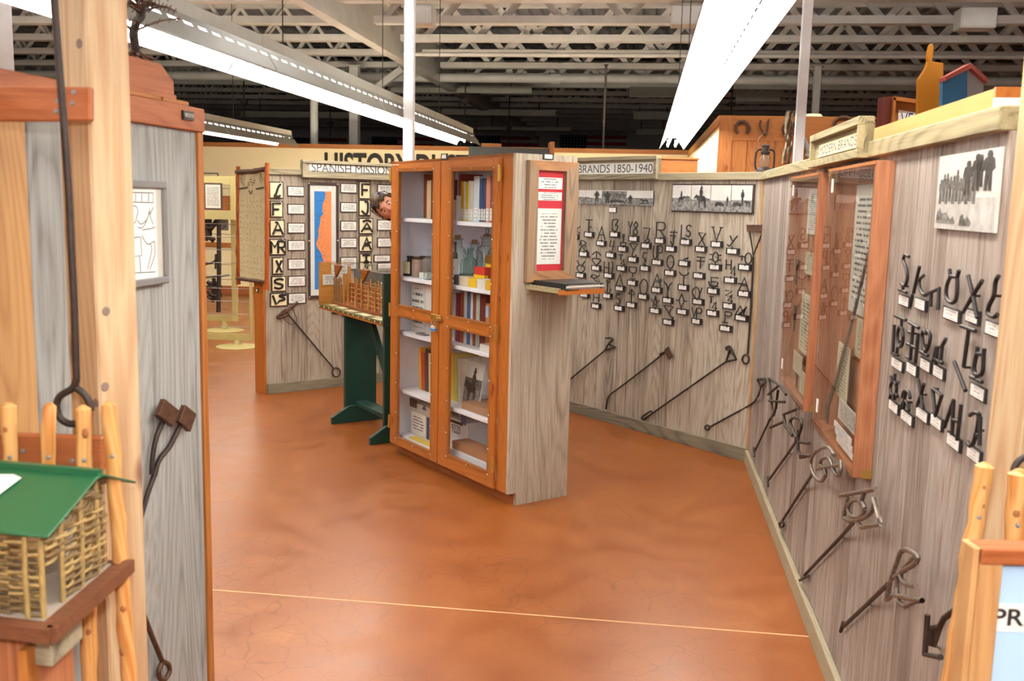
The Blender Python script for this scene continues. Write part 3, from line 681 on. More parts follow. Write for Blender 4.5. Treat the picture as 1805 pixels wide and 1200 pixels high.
def door(x0, x1, gx0, gx1, zt0, zt1, gt, gb, hx, side):
    d = link('door', MB().box(x0, gx0, -0.02, 0.0, 0.075, zt0).mesh('door', M_pineZ, bev=0.002), bc)
    MB().box(gx1, x1, -0.02, 0.0, 0.075, zt1).build('door_stile', M_pineZ, d, bev=0.002)
    MB().prism([(gx0, gt), (gx1, gt), (gx1, zt1), (gx0, zt0)], -0.02, 0).build('door_rail', M_pineX, d)
    MB().box(gx0, gx1, -0.02, 0, 0.945, 1.025).build('door_rail', M_pineX, d, bev=0.002)
    MB().box(gx0, gx1, -0.02, 0, 0.075, gb).build('door_rail', M_pineX, d, bev=0.002)
    MB().box(gx0 - 0.022, gx1 + 0.022, -0.0235, -0.0205, gb - 0.022, 0.96).build('glass_pane', M_pane, d)
    MB().box(gx0 - 0.022, gx1 + 0.022, -0.0235, -0.0205, 1.0, gt + 0.022).build('glass_pane', M_pane, d)
    sm = MB()
    for z in (gb - 0.015, 0.3, 0.5, 0.7, 0.955, 1.008, 1.25, 1.5, 1.7, gt + 0.015):
        for x in (gx0 - 0.014, gx1 + 0.014): sm.lathe([(0.0045, 0), (0.003, 0.003)], 6, M=T(x, -0.0235, z) @ Matrix.Rotation(math.pi / 2, 4, 'X'))
    for z in (gb - 0.015, 0.96, 1.008, gt + 0.015): sm.lathe([(0.0045, 0), (0.003, 0.003)], 6, M=T((gx0 + gx1) / 2, -0.0235, z) @ Matrix.Rotation(math.pi / 2, 4, 'X'))
    stuff(sm.build('screw_heads', M_steelwhite, d))
    for z in (0.22, 0.98, 1.865):
        h = MB().box(hx - 0.012, hx + 0.012, -0.025, -0.019, z - 0.035, z + 0.035); h.tube([(hx, -0.026, z - 0.045), (hx, -0.026, z + 0.045)], 0.007, 8)
        h.build('hinge', M_brass, d)
    return d
d1 = door(0.036, 0.664, 0.138, 0.574, 1.93, 1.938, 1.884, 0.135, 0.034, -1)
d2 = door(0.674, 1.301, 0.795, 1.232, 1.94, 1.949, 1.88, 0.165, 1.303, 1)
hb = MB().box(0.58, 0.70, -0.03, -0.0205, 0.985, 1.012); hb.box(0.655, 0.72, -0.036, -0.03, 0.978, 1.0)
hb.tube([(0.655, -0.036, 0.99), (0.655, -0.05, 0.99), (0.655, -0.05, 0.975)], 0.004, 6); hb.build('hasp', M_brass, d1, bev=0.002)
pl = thing('padlock', 'small steel padlock hanging from the brass hasp of the bookcase', 'padlock', CAB.M @ T(0.655, -0.05, 0.975))
MB().tube(spline([(-0.014, 0, -0.03), (-0.014, 0, -0.006), (0, 0, 0.006), (0.014, 0, -0.006), (0.014, 0, -0.03)], 4), 0.0035, 6).build('shackle', M_steel, pl, True)
MB().box(-0.02, 0.02, -0.009, 0.009, -0.064, -0.028).build('body', M_offlight, pl, bev=0.004)
MB().box(-0.021, 0.021, -0.010, 0.010, -0.058, -0.046).build('blue_band', M_seablue, pl)
tg = MB().box(0.645, 0.72, -0.006, -0.0005, 1.951, 1.986).build('tag_holder', M_tagblack, bc)
MB().box(0.66, 0.705, -0.008, -0.006, 1.957, 1.98).build('tag_card', M_printfew, tg)

# books: one builder, each book a cover wrapped round a page block
SHORT = {}
def book(px0, px1, ytop, shelf, col, label, off=-0.10, deep=0.16, lean=0.0, sticker=None, group=None, pages=(226, 216, 196)):
    x0, zt = CAB.at(px0, ytop, off); x1, _ = CAB.at(px1, ytop, off)
    w = max(0.006, x1 - x0); h = max(0.05, zt - SH[shelf])
    key = tuple(col)
    if key not in SHORT: SHORT[key] = paint('book_cloth', col, 0.55, 0, 0.06)
    pk = ('p',) + tuple(pages)
    if pk not in SHORT: SHORT[pk] = paint('page_block', pages, 0.8, 0, 0.05, 0.3, 60)
    M = CAB.M @ T(x0 + w / 2, -off, SH[shelf] + 0.0005) @ Matrix.Rotation(lean, 4, 'Y')
    b = thing('book', label, 'book', M, group)
    t = min(0.003, w * 0.2)
    m = MB(); m.box(-w/2, -w/2 + t, 0, deep, 0, h); m.box(w/2 - t, w/2, 0, deep, 0, h)
    m.prism([(-w/2, 0.0), (-w*0.3, -0.004), (w*0.3, -0.004), (w/2, 0.0), (w/2, t), (-w/2, t)], 0, h, 'Z')
    m.build('cover', SHORT[key], b)
    MB().box(-w/2 + t, w/2 - t, t, deep - 0.004, 0.003, h - 0.003).build('pages', SHORT[pk], b)
    if sticker:
        q = MB().box(-w * 0.36, w * 0.36, -0.0056, -0.0035, h * sticker[0], h * sticker[1]).build('spine_label', M_printfew if len(sticker) < 3 else paint('spine_label', sticker[2], 0.6), b)
    return b
G1 = 'books on the top shelf'
def px5(x): return 680 + x / 3.637
def py5(y): return 250 + y / 3.637
def px6(x): return 680 + x / 3.529
def py6(y): return 560 + y / 3.529
for a in (
 (246, 262, 206, (150, 70, 44), 'tall rust folder standing behind the tan book on the top shelf', -0.2),
 (264, 292, 248, (196, 168, 130), 'tan page-edged thick book behind the left door, top shelf', -0.1),
 (292, 322, 240, (84, 44, 40), 'dark maroon book at the right edge of the left door, top shelf', -0.1),
 (436, 452, 372, (190, 160, 140), 'short pale book at the left of the right door, top shelf', -0.08),
 (453, 466, 345, (214, 214, 220), 'short white spined book beside the big rust book', -0.08),
 (467, 482, 206, (152, 62, 38), 'big tall rust red book standing behind yellow spine', -0.1),
 (483, 503, 253, (240, 196, 40), 'bright yellow spined book on the top shelf', -0.1),
 (504, 513, 256, (226, 226, 224), 'thin white book right of the bright yellow spine', -0.1),
 (514, 532, 262, (206, 182, 30), 'mustard spined book with dark lettering on the top shelf', -0.1),
 (533, 546, 250, (214, 206, 190), 'cream spined book right of the mustard one', -0.1),
 (547, 564, 252, (206, 200, 196), 'pale grey spined book in the middle of the right door', -0.1),
 (566, 602, 220, (206, 218, 226), 'wide pale blue tall book on the top shelf', -0.1),
 (603, 617, 236, (58, 78, 116), 'slate blue thin book right of the wide pale blue one', -0.1),
 (618, 634, 234, (34, 60, 120), 'navy spined book with pale sticker on the top shelf', -0.1),
 (635, 646, 236, (92, 66, 60), 'dark brown thin book right of the navy one', -0.1),
 (647, 672, 220, (216, 150, 136), 'salmon pink thick book on the top shelf', -0.1),
 (673, 696, 216, (150, 80, 74), 'brick red book right of the salmon pink one', -0.1),
 (698, 722, 220, (120, 52, 44), 'dark red book at the far right of the top shelf', -0.1)):
    st = (0.04, 0.3) if a[0] > 480 else None
    book(px5(a[0]), px5(a[1]), py5(a[2]), 0, a[3], a[4], a[5], sticker=st, group=G1)
# bottles, tins and boxes of the second shelf
def lathe_thing(name, lab, cat, px0, px1, ytop, off, prof, mat, part='body', group=None, n=16):
    x0, zt = CAB.at(px0, ytop, off); x1, _ = CAB.at(px1, ytop, off); w = x1 - x0; h = zt - SH[1]
    o = thing(name, lab, cat, CAB.M @ T((x0 + x1) / 2, -off, SH[1] + 0.0005), group)
    MB().lathe([(r * w / 2, z * h) for r, z in prof], n).build(part, mat, o, True)
    return o, w, h
BOT = [(0.0, 0), (0.92, 0), (1, 0.03), (1, 0.62), (0.9, 0.68), (0.42, 0.75), (0.38, 0.93), (0.5, 0.935), (0.5, 1.0), (0.3, 1.0)]
JAR = [(0, 0), (0.95, 0), (1, 0.03), (1, 0.70), (0.85, 0.77), (0.55, 0.81), (0.5, 0.95), (0.62, 0.955), (0.62, 1.0), (0.4, 1.0)]
CAN = [(0, 0), (0.96, 0), (1, 0.015), (1, 0.985), (0.97, 1.0), (0.9, 1.0), (0.9, 0.985)]
M_tin = paint('rusted_tin', (176, 152, 140), 0.5, 0.2, 0.2, 0.5, 30)
M_cork = paint('cork', (170, 124, 80), 0.8, 0, 0.15)
M_brownglass = paint('brown_bottle', (46, 34, 28), 0.2, 0, 0.05)
GB = 'old bottles on the second shelf'
def bottle(p0, p1, yt, lab, mat=None, prof=BOT, off=-0.12, cork=False, label=None, ring=False):
    o, w, h = lathe_thing('glass_bottle', lab, 'bottle', px5(p0), px5(p1), py5(yt), off, prof, mat or M_bottle, group=GB)
    if cork: MB().lathe([(w*.18, h*.96), (w*.2, h*1.05), (w*.16, h*1.06)], 10).build('cork', M_cork, o, True)
    if label:
        m = MB(); n = 7; vs = []
        for i in range(n):
            a = math.radians(-150 + 120 * i / (n - 1)); vs += [(w*.507*math.cos(a), w*.507*math.sin(a), h*label[0]), (w*.507*math.cos(a), w*.507*math.sin(a), h*label[1])]
        m.add(vs, [(2*i, 2*i+2, 2*i+3, 2*i+1) for i in range(n-1)]); m.build('paper_label', M_printfew if len(label) < 3 else label[2], o)
    if ring:
        MB().lathe([(w*.16, h), (w*.2, h*1.03), (w*.1, h*1.06)], 10).build('stopper', M_cork, o, True)
        MB().tube([(w*.14*math.cos(t*.7), 0, h*1.12 + w*.14*math.sin(t*.7)) for t in range(9)], 0.002, 5, True).build('wire_ring', M_iron, o)
    return o
bottle(96, 130, 676, 'clear bottle at the left end of the second shelf')
bottle(133, 179, 728, 'small dark brown bottle with tall cream label', M_brownglass, label=(0.12, 0.72, M_cardcream))
o, w, h = lathe_thing('tin_can', 'rusty tin right of the dark brown bottle', 'tin', px5(189), px5(231), py5(735), -0.12, CAN, M_tin); MB().lathe([(w*.505, h*.88), (w*.505, h)], 16).build('lid', M_rust, o, True)
o, w, h = lathe_thing('tin_can', 'rusty tin behind the thin tall clear bottle', 'tin', px5(236), px5(272), py5(730), -0.16, CAN, M_tin); MB().lathe([(w*.505, h*.88), (w*.505, h)], 16).build('lid', M_rust, o, True)
bottle(264, 305, 684, 'thin tall clear bottle by the left door stile', off=-0.09)
bottle(432, 492, 612, 'clear square bottle with white label and brown stopper', prof=JAR, cork=True, label=(0.15, 0.55), off=-0.10)
bottle(494, 530, 690, 'small clear flask left of the aqua flask', off=-0.10)
bottle(518, 567, 676, 'aqua flask in the middle of the second shelf', M_bottlegreen, off=-0.13)
bottle(541, 600, 640, 'square shouldered clear bottle with cork stopper', prof=JAR, cork=True, off=-0.22)
bottle(612, 686, 604, 'large clear bottle with a wire ring stopper', prof=JAR, ring=True, off=-0.27)
bottle(672, 716, 592, 'tall aqua green bottle behind the yellow tin', M_bottlegreen, off=-0.26)
bottle(436, 456, 640, 'amber topped bottle behind the labelled square bottle', M_brownglass, off=-0.25)
def block(name, lab, cat, X0, X1, ytop, shelf, off, deep, col, group=None, z0=0.0, f=(px5, py5), ends=None, lid=None, yaw=0.0):
    x0, zt = CAB.at(f[0](X0), f[1](ytop), off); x1, _ = CAB.at(f[0](X1), f[1](ytop), off); w = x1 - x0; h = max(0.008, zt - SH[shelf] - z0)
    o = thing(name, lab, cat, CAB.M @ T((x0 + x1) / 2, -off, SH[shelf] + z0 + 0.0005) @ RZ(yaw), group)
    m = col if not isinstance(col, tuple) else paint(name + '_card', col, 0.5, 0, 0.04)
    MB().box(-w/2, w/2, 0, deep, 0, h).build('body', m, o, bev=min(0.002, h / 8))
    if ends: MB().box(-w/2 - 0.0008, w/2 + 0.0008, -0.0012, deep * 0.5, h * ends[0], h * ends[1]).build('printed_band', ends[2] if not isinstance(ends[2], tuple) else paint('band', ends[2], 0.5), o)
    if lid: MB().box(-w/2 - 0.004, w/2 + 0.004, -0.004, deep + 0.004, h * lid[0], h * 1.01).build('lid', lid[1], o, bev=0.002)
    return o
block('pill_box', 'small red and yellow box on the flat boxes', 'box', 566, 634, 798, 1, -0.09, 0.05, (206, 60, 44), z0=0.035, ends=(0.1, 0.45, M_yellow))
block('tin_box', 'yellow tin with dark lid behind the red box', 'tin', 640, 704, 728, 1, -0.15, 0.08, M_yellow, lid=(0.75, M_brass))
block('flat_box', 'tan and white flat carton at the shelf edge', 'box', 470, 530, 858, 1, -0.05, 0.09, (222, 206, 178), 'flat cartons along the bottle shelf')
block('flat_box', 'yellow flat carton between two pale ones', 'box', 531, 581, 872, 1, -0.045, 0.08, M_yellow, 'flat cartons along the bottle shelf')
block('flat_box', 'white flat carton right of the yellow one', 'box', 583, 638, 878, 1, -0.04, 0.08, (224, 222, 214), 'flat cartons along the bottle shelf')
block('flat_box', 'yellow flat carton at the right end of the shelf edge', 'box', 640, 702, 888, 1, -0.035, 0.08, (226, 178, 40), 'flat cartons along the bottle shelf')
block('flat_box', 'long dark flat case under the red and yellow box', 'box', 470, 702, 842, 1, -0.155, 0.10, (150, 140, 124))
block('flat_box', 'grey blue flat tin by the centre stile', 'box', 436, 468, 850, 1, -0.05, 0.07, (96, 104, 116))
block('paper_slip', 'folded white slip lying before the two tins', 'paper', 214, 262, 836, 1, -0.08, 0.05, (226, 224, 216))
# third shelf
block('paper_box', 'white printed archive box behind the left door', 'box', 164, 252, 905, 2, -0.12, 0.2, M_print, 'pale boxes on the middle shelf')
block('paper_box', 'plain white archive box beside the printed one', 'box', 254, 320, 912, 2, -0.09, 0.2, (226, 226, 226), 'pale boxes on the middle shelf')
block('paper_slip', 'flat grey booklet lying in front of the archive box', 'paper', 190, 246, 1226, 2, -0.05, 0.06, (120, 120, 122))
G3 = 'books on the middle shelf'
for a in (
 (436, 449, 975, (220, 220, 224), 'white thin book at the left of the middle shelf'),
 (450, 478, 968, (150, 52, 84), 'plum spined book on the middle shelf'),
 (479, 502, 964, (176, 96, 66), 'terracotta book right of the plum one'),
 (503, 522, 955, (226, 224, 220), 'tall white book on the middle shelf'),
 (523, 545, 960, (74, 106, 160), 'steel blue book on the middle shelf'),
 (546, 560, 966, (222, 220, 214), 'thin white book right of the steel blue one'),
 (561, 580, 972, (140, 72, 52), 'red brown book left of the pale green one'),
 (581, 604, 975, (176, 190, 180), 'pale green book on the middle shelf'),
 (605, 640, 978, (110, 44, 38), 'wide oxblood book on the middle shelf')):
    book(px5(a[0]), px5(a[1]), py5(a[2]), 2, a[3], a[4], -0.12, group=G3)
book(px5(642), px5(668), py5(1035), 2, (186, 120, 66), 'short orange tan book with blue top at the right of the middle shelf', -0.12, group=G3, sticker=(0.7, 0.95, (170, 196, 226)))
book(px5(670), px5(702), py5(1030), 2, (196, 150, 70), 'short golden book at the right end of the middle shelf', -0.12, group=G3)
block('pamphlet_stack', 'stack of white pamphlets lying on the middle shelf', 'papers', 584, 672, 160, 2, -0.05, 0.14, (230, 226, 218), f=(px6, py6))
# fourth shelf
G4 = 'books on the fourth shelf'
for a in (
 (212, 224, 186, (226, 162, 50), 'leaning yellow orange thin book, leftmost of the fourth shelf', -0.06),
 (226, 246, 215, (176, 72, 44), 'leaning brick red book on the fourth shelf', -0.05),
 (247, 270, 192, (66, 54, 48), 'tall dark brown book on the fourth shelf', 0.0),
 (271, 284, 220, (214, 190, 150), 'tan narrow book right of the tall dark brown one', -0.04),
 (285, 302, 224, (226, 222, 206), 'cream narrow book beside the left door stile', -0.04),
 (412, 432, 222, (226, 196, 60), 'canary yellow book left of the horse picture', -0.05),
 (434, 452, 226, (216, 206, 120), 'pale yellow book left of the horse picture', -0.05),
 (454, 472, 252, (230, 226, 206), 'white and yellow book touching the horse picture', -0.05)):
    book(px6(a[0]), px6(a[1]), py6(a[2]), 3, a[3], a[4], -0.14, lean=a[5], group=G4)
x0, zt = CAB.at(px6(474), py6(258), -0.17); x1, _ = CAB.at(px6(600), py6(258), -0.17)
pic = thing('horse_picture', 'leaning grey picture of a rider on a pale horse, fourth shelf', 'picture', CAB.M @ T(x0, 0.15, SH[3] + 0.002) @ Matrix.Rotation(-0.16, 4, 'X'))
pwid = x1 - x0; ph = zt - SH[3]
MB().box(0, pwid, 0, 0.008, 0, ph).build('board', M_phsky, pic)
MB().box(0.004, pwid - 0.004, -0.001, 0, 0.004, ph * 0.4).build('print_ground', M_phground, pic)
MB().box(0.004, pwid - 0.004, -0.001, 0, ph * 0.4, ph * 0.62).build('print_brush', M_phbrush, pic)
HORSE = [(0.1,0.5),(0.22,0.62),(0.34,0.56),(0.75,0.54),(0.86,0.42),(0.86,0.0),(0.78,0.0),(0.72,0.3),(0.5,0.28),(0.46,0.0),(0.4,0.0),(0.38,0.3),(0.28,0.36),(0.2,0.46),(0.12,0.4),(0.05,0.42)]
RIDER = [(0.46,0.5),(0.42,0.72),(0.48,0.86),(0.44,0.88),(0.46,0.9),(0.5,0.9),(0.5,0.99),(0.6,0.99),(0.6,0.9),(0.66,0.89),(0.64,0.86),(0.58,0.84),(0.66,0.7),(0.62,0.5)]
def figure(par, poly, x, z, w, h, y, mat=None, name='print_figure', flip=False):
    MB().prism([((x + (1 - a if flip else a) * w), z + b * h) for a, b in poly], y - 0.0008, y).build(name, mat or M_phfigure, par)
figure(pic, HORSE, pwid * 0.1, ph * 0.06, pwid * 0.75, ph * 0.8, -0.001)
figure(pic, RIDER, pwid * 0.2, ph * 0.06, pwid * 0.75, ph * 0.82, -0.002)
block('brown_paper', 'large brown paper print lying flat on the fourth shelf', 'paper', 470, 652, 520, 3, -0.06, 0.22, (168, 128, 100), f=(px6, py6))
# bottom shelf
cb = block('paper_carton', 'white paper carton with lid and blue stripe behind the left door', 'box', 156, 300, 520, 4, -0.11, 0.08, (214, 212, 206), f=(px6, py6), lid=(0.72, M_offlight))
x0, z0 = CAB.at(px6(152), py6(610), -0.12); xr, _ = CAB.at(px6(300), py6(610), -0.12); w = xr - x0
MB().box(-w*.5 - .001, -w*.2, -0.0055, -0.0035, 0.19, 0.25).build('dark_print', M_framebrown, cb)
MB().box(w*.2, w*.32, -0.0025, -0.0005, 0.01, 0.16).build('blue_stripe', M_seablue if False else paint('navy_print', (50, 60, 100), 0.5), cb)
MB().box(-w*.45, w*.15, -0.0025, -0.0005, 0.02, 0.16).build('printed_panel', M_print, cb)
MB().prism([(w*0.02, 0.2), (w*0.12, 0.235), (w*0.2, 0.2)], -0.0062, -0.0043).build('triangle_mark', paint('slate_print', (70, 80, 110), 0.5), cb)
c2 = block('paper_carton', 'white paper carton with blue print and number behind the right door', 'box', 326, 512, 590, 4, -0.2, 0.18, (218, 218, 220), f=(px6, py6))
x0, _ = CAB.at(px6(326), py6(600), -0.2); x1, _ = CAB.at(px6(512), py6(600), -0.2); w = x1 - x0
MB().box(w*.28, w*.45, -0.002, -0.0005, 0.16, 0.25).build('blue_print', paint('blue_print', (60, 84, 140), 0.5), c2)
text('lettering', 'Print', M_ink, c2, -w*.15, w*.2, 0.2, -0.0015, 0.05)
MB().box(-w*.1, w*.34, -0.002, -0.0005, 0.148, 0.166).build('black_print', M_ink, c2)
text('lettering', '9220', M_ink, c2, -w*.02, w*.26, 0.085, -0.0015, 0.055)
block('cardboard_box', 'flat brown cardboard box with pale label on the bottom shelf', 'box', 412, 640, 762, 4, -0.07, 0.12, M_cardboard, f=(px6, py6), z0=0.03, ends=None)
block('white_binder', 'flat white folder under the brown cardboard box', 'folder', 396, 648, 812, 4, -0.05, 0.14, (216, 216, 224), f=(px6, py6))
block('yellow_pad', 'yellow paper pad lying in front of the white carton', 'paper', 142, 300, 770, 4, -0.035, 0.06, (222, 190, 70), f=(px6, py6))
gx, _ = CAB.at(px6(640), py6(900), -0.06)
gj = thing('glass_jar', 'small glass jar in the bottom right corner of the bookcase', 'jar', CAB.M @ T(min(gx, 1.34), 0.08, SH[4] + 0.0005))
MB().lathe([(0, 0), (0.03, 0), (0.033, 0.01), (0.033, 0.05), (0.028, 0.06)], 14).build('body', M_bottle, gj, True)
MB().lathe([(0.03, 0.06), (0.031, 0.075), (0.0, 0.077)], 14).build('lid', M_brass, gj, True)

# ------------------------------------------------------------------ framed red notice and shelf on the bookcase's end panel
nf = thing('framed_notice', 'weathered deep frame with red mat and white lists on the bookcase end', 'frame', SIDE.M)
fx0, fx1, fz0, fz1 = 0.071, 0.409, 1.275, 1.936
ix0, ix1, iz0, iz1 = 0.132, 0.325, 1.335, 1.885
MB().prism([(fx0, fz0), (ix0, iz0), (ix0, iz1), (fx0, fz1)], -0.035, 0).build('frame_stile', wood('frame_wood_upright', [(112, 96, 86), (150, 124, 100), (140, 110, 84)], 'Z', 0.7), nf)
MB().prism([(fx1, fz0), (fx1, fz1), (ix1, iz1), (ix1, iz0)], -0.035, 0).build('frame_stile', bpy.data.materials['frame_wood_upright'], nf)
mfx = wood('frame_wood_rail', [(130, 92, 64), (168, 124, 86), (150, 108, 76)], 'X', 0.7)
MB().prism([(fx0, fz1), (ix0, iz1), (ix1, iz1), (fx1, fz1)], -0.035, 0).build('frame_rail', mfx, nf)
MB().prism([(fx0, fz0), (fx1, fz0), (ix1, iz0), (ix0, iz0)], -0.035, 0).build('frame_rail', mfx, nf)
MB().box(ix0 - .004, ix1 + .004, -0.01, -0.0005, iz0 - .004, iz1 + .004).build('red_mat', M_red, nf)
for (pa, pb, ya, yb) in ((948, 991, 312, 334), (948, 990, 338, 354), (944, 987, 367, 465)):
    xa, za = SIDE.at(pa, ya, 0.012); xb, zb = SIDE.at(pb, yb, 0.012)
    MB().box(max(xa, ix0 + .008), min(xb, ix1 - .008), -0.0125, -0.0105, zb, za).build('list_card', printed('printed_list', 4 if yb < 360 else 17, (140, 140, 144), (240, 240, 238), 0.16, 18, 0.3), nf)
MB().box(ix0, ix1, -0.0305, -0.0275, iz0, iz1).build('glass_pane', M_pane, nf)
th = thing('label_holder', 'small black tag holder at the top of the bookcase end panel', 'label', on(SIDE, 0.215, 1.945))
MB().box(-0.036, 0.036, -0.006, 0, 0, 0.032).build('holder', M_tagblack, th); MB().box(-0.026, 0.026, -0.008, -0.006, 0.005, 0.027).build('card', M_printfew, th)
bs = thing('binder_shelf', 'small wooden shelf with ledge on the bookcase end, carrying a binder', 'shelf', SIDE.M)
sx0, sx1 = 0.085, 0.40
MB().box(sx0, sx1, -0.30, -0.0, 1.236, 1.250).build('shelf_board', M_capX, bs)
MB().box(sx0, sx1, -0.306, -0.30, 1.228, 1.256).build('front_edge', M_pineX, bs)
MB().box(sx0, sx0 + .016, -0.30, 0, 1.25, 1.262).build('ledge', M_capX, bs)
MB().box(sx0 + 0.01, sx1 - .01, -0.02, 0, 1.205, 1.236).build('cleat', M_greyX, bs)
bi = thing('ring_binder', 'black ring binder lying on the small shelf of the bookcase end', 'binder', SIDE.M @ T(0.25, -0.165, 1.2505) @ RZ(0.03))
MB().box(-0.13, 0.14, -0.14, 0.15, 0, 0.004).build('cover', M_tagblack, bi); MB().box(-0.13, 0.14, -0.14, 0.15, 0.032, 0.036).build('cover', M_tagblack, bi)
MB().box(-0.13, -0.126, -0.14, 0.15, 0.004, 0.032).build('spine', M_tagblack, bi)
MB().box(-0.10, 0.125, -0.13, 0.14, 0.0045, 0.0315).build('pages', paint('binder_pages', (226, 226, 228), 0.6), bi)
MB().tube([(-0.126, -0.142, 0.018), (0.14, -0.142, 0.018)], 0.006, 8).build('metal_edge', M_offlight, bi)
ch = thing('cord_loop', 'thin tan cord loop hanging below the binder shelf', 'cord', SIDE.M)
xa, za = SIDE.at(939, 501, 0.01); xb, zb = SIDE.at(940, 530, 0.01)
MB().tube(spline([(xa - .012, -0.012, za), (xa - .01, -0.012, zb + .02), (xa, -0.012, zb), (xa + .01, -0.012, zb + .02), (xa + .012, -0.012, za)], 5), 0.002, 5).build('cord', M_cork, ch)

# ------------------------------------------------------------------ green display stand with a corral model under a clear cover
st = thing('display_stand', 'dark green trestle stand with olive tray and clear cover, beside the bookcase', 'display stand', STAND.M)
XL, XR, YF, YB, ZT, ZC = -0.46, 0.75, 0.10, 0.37, 0.862, 1.20
for x in (0.0, 0.71):
    MB().box(x, x + 0.03, 0.12, 0.38, 0.085, ZT - 0.03).build('leg', M_green, st, bev=0.002)
    MB().prism([(0.0, 0.0), (0.08, 0.0), (0.44, 0.0), (0.50, 0.0), (0.50, 0.05), (0.37, 0.13), (0.14, 0.13), (0.0, 0.05)], x + 0.031, x + 0.062, 'X').build('foot', M_green, st, bev=0.002)
MB().box(0.063, 0.71, 0.19, 0.29, 0.13, 0.165).build('stretcher', M_green, st, bev=0.002)
MB().bar((0.22, 0.24, ZT - 0.03), (0.695, 0.24, 0.22), 0.05, 0.035, (0, 1, 0)).build('brace', M_green, st)
MB().box(XL, XR, YF, YB, ZT - 0.032, ZT - 0.02).build('table_board', M_pineX, st)
MB().box(XL, XR, YF, YB, ZT - 0.02, ZT).build('tray', M_olive, st, bev=0.002)
MB().box(XR + 0.001, XR + 0.025, YF - 0.004, YB + 0.004, ZT - 0.035, ZC).build('end_board', M_green, st, bev=0.002)
M_ply = wood('plywood_end', [(176, 112, 46), (196, 132, 60), (206, 146, 74)], 'Y', 0.5, 0.3, 0.1)
MB().box(XL, XL + 0.012, YF, YB, ZT + 0.0005, ZC - 0.004).build('end_board', M_ply, st)
cov = MB().box(XL, XR, YF - 0.004, YF, ZT - 0.018, ZC); cov.box(XL, XR, YF, YB, ZC, ZC + 0.004)
cov.build('clear_cover', M_pane, st)
sm = MB()
for k in range(13): sm.lathe([(0.006, 0), (0.004, 0.004)], 7, M=T(XL + 0.03 + 0.096 * k, YF - 0.004, ZT - 0.009) @ Matrix.Rotation(math.pi / 2, 4, 'X'))
for k in range(3): sm.lathe([(0.006, 0), (0.004, 0.004)], 7, M=T(XR - 0.012, YF - 0.004, 0.93 + 0.1 * k) @ Matrix.Rotation(math.pi / 2, 4, 'X'))
stuff(sm.build('screw_heads', M_steelwhite, st))
MB().box(XL + 0.013, XR, YB - 0.012, YB, ZT + 0.0005, 1.03).build('back_board', M_brownX, st)  # darker brown board, shade behind the model put into its colour
MB().box(XL + 0.1, XR, YB - 0.012, YB, 1.031, 1.15).build('reflection_sheet', M_phbrush, st)  # dark grey sheet standing in for a reflection above the model
for px_g in (593, 640):
    xg, _ = STAND.at(px_g, 472, -(YF + 0.03)); MB().prism([(xg, ZC - 0.003), (xg + 0.13, ZC - 0.003), (xg + 0.02, ZC - 0.10)], YF + 0.01, YF + 0.03).build('corner_gusset', M_pineX, st)
o_ = STAND.world(XL + 0.012, 0, 0); ENDF = Frame((o_.x, o_.y), (STAND.n.x, STAND.n.y))
def card_on(par, px0, px1, py0, py1, W, off, mat, name='notice_card'):
    xa, za = W.at(px0, py0, off); xb, zb = W.at(px1, py1, off)
    return MB().box(xa, xb, -off - 0.0015, -off, zb, za).build(name, mat, par)
nc = thing('notice_card', 'white printed notice on the plywood end inside the clear cover, lower of two', 'card', ENDF.M)
card_on(nc, 569, 604, 484, 501, ENDF, 0.002, M_print, 'sheet')
nc = thing('notice_card', 'white printed notice on the plywood end inside the clear cover, upper of two', 'card', ENDF.M)
card_on(nc, 584, 612, 466, 482, ENDF, 0.002, M_print, 'sheet')
for k_, (x, y, w, d, lab_) in enumerate(((0.0, 0.13, 0.13, 0.06, 'third from its plywood end'), (0.22, 0.12, 0.18, 0.07, 'fourth from its plywood end'), (0.43, 0.17, 0.18, 0.07, 'back one by the green end board'), (0.52, 0.115, 0.15, 0.045, 'front one by the green end board'), (-0.22, 0.14, 0.13, 0.06, 'second from its plywood end'), (-0.40, 0.15, 0.1, 0.06, 'nearest its plywood end'))):
    s_ = MB().box(x, x + w, y, y + d, ZT, ZT + 0.0012).build('info_card', M_cardcream, None, M=STAND.M)
    tag(s_, 'cream card lying on the olive tray, %s' % lab_, 'card', 'cards on the model tray')
xm0, _ = STAND.at(584, 530, -0.25); xm1, _ = STAND.at(682, 540, -0.25)
md = thing('corral_model', 'miniature wooden corral with gate and rails under the clear cover', 'model', STAND.M @ T(xm0, 0.205, ZT + 0.0014) @ Matrix.Diagonal(((min(xm1, XR - .02) - xm0) / 0.73, 0.62, 0.88, 1)))
MB().box(0, 0.73, 0, 0.22, 0, 0.022).build('base_board', M_brownX, md)
k = MB(); r = random.Random(5)
for i in range(36): k.tube([(0.02 + i * 0.0052, 0.02 + r.random() * .01, 0.022), (0.02 + i * 0.0052 + r.uniform(-.006, .006), 0.02 + r.random() * .01, 0.25 + r.uniform(-.02, .01))], 0.003, 5)
stuff(k.build('brush_panel', paint('brush_twigs', (150, 112, 72), 0.8, 0, 0.3, 0.3, 80), md))
mp = MB().tube([(0, 0, 0), (0, 0, 0.27)], 0.007, 6).mesh('post', M_stick, True); mr = MB().tube([(0, 0, 0), (0.40, 0, 0)], 0.0045, 6).mesh('rail', M_stick, True)
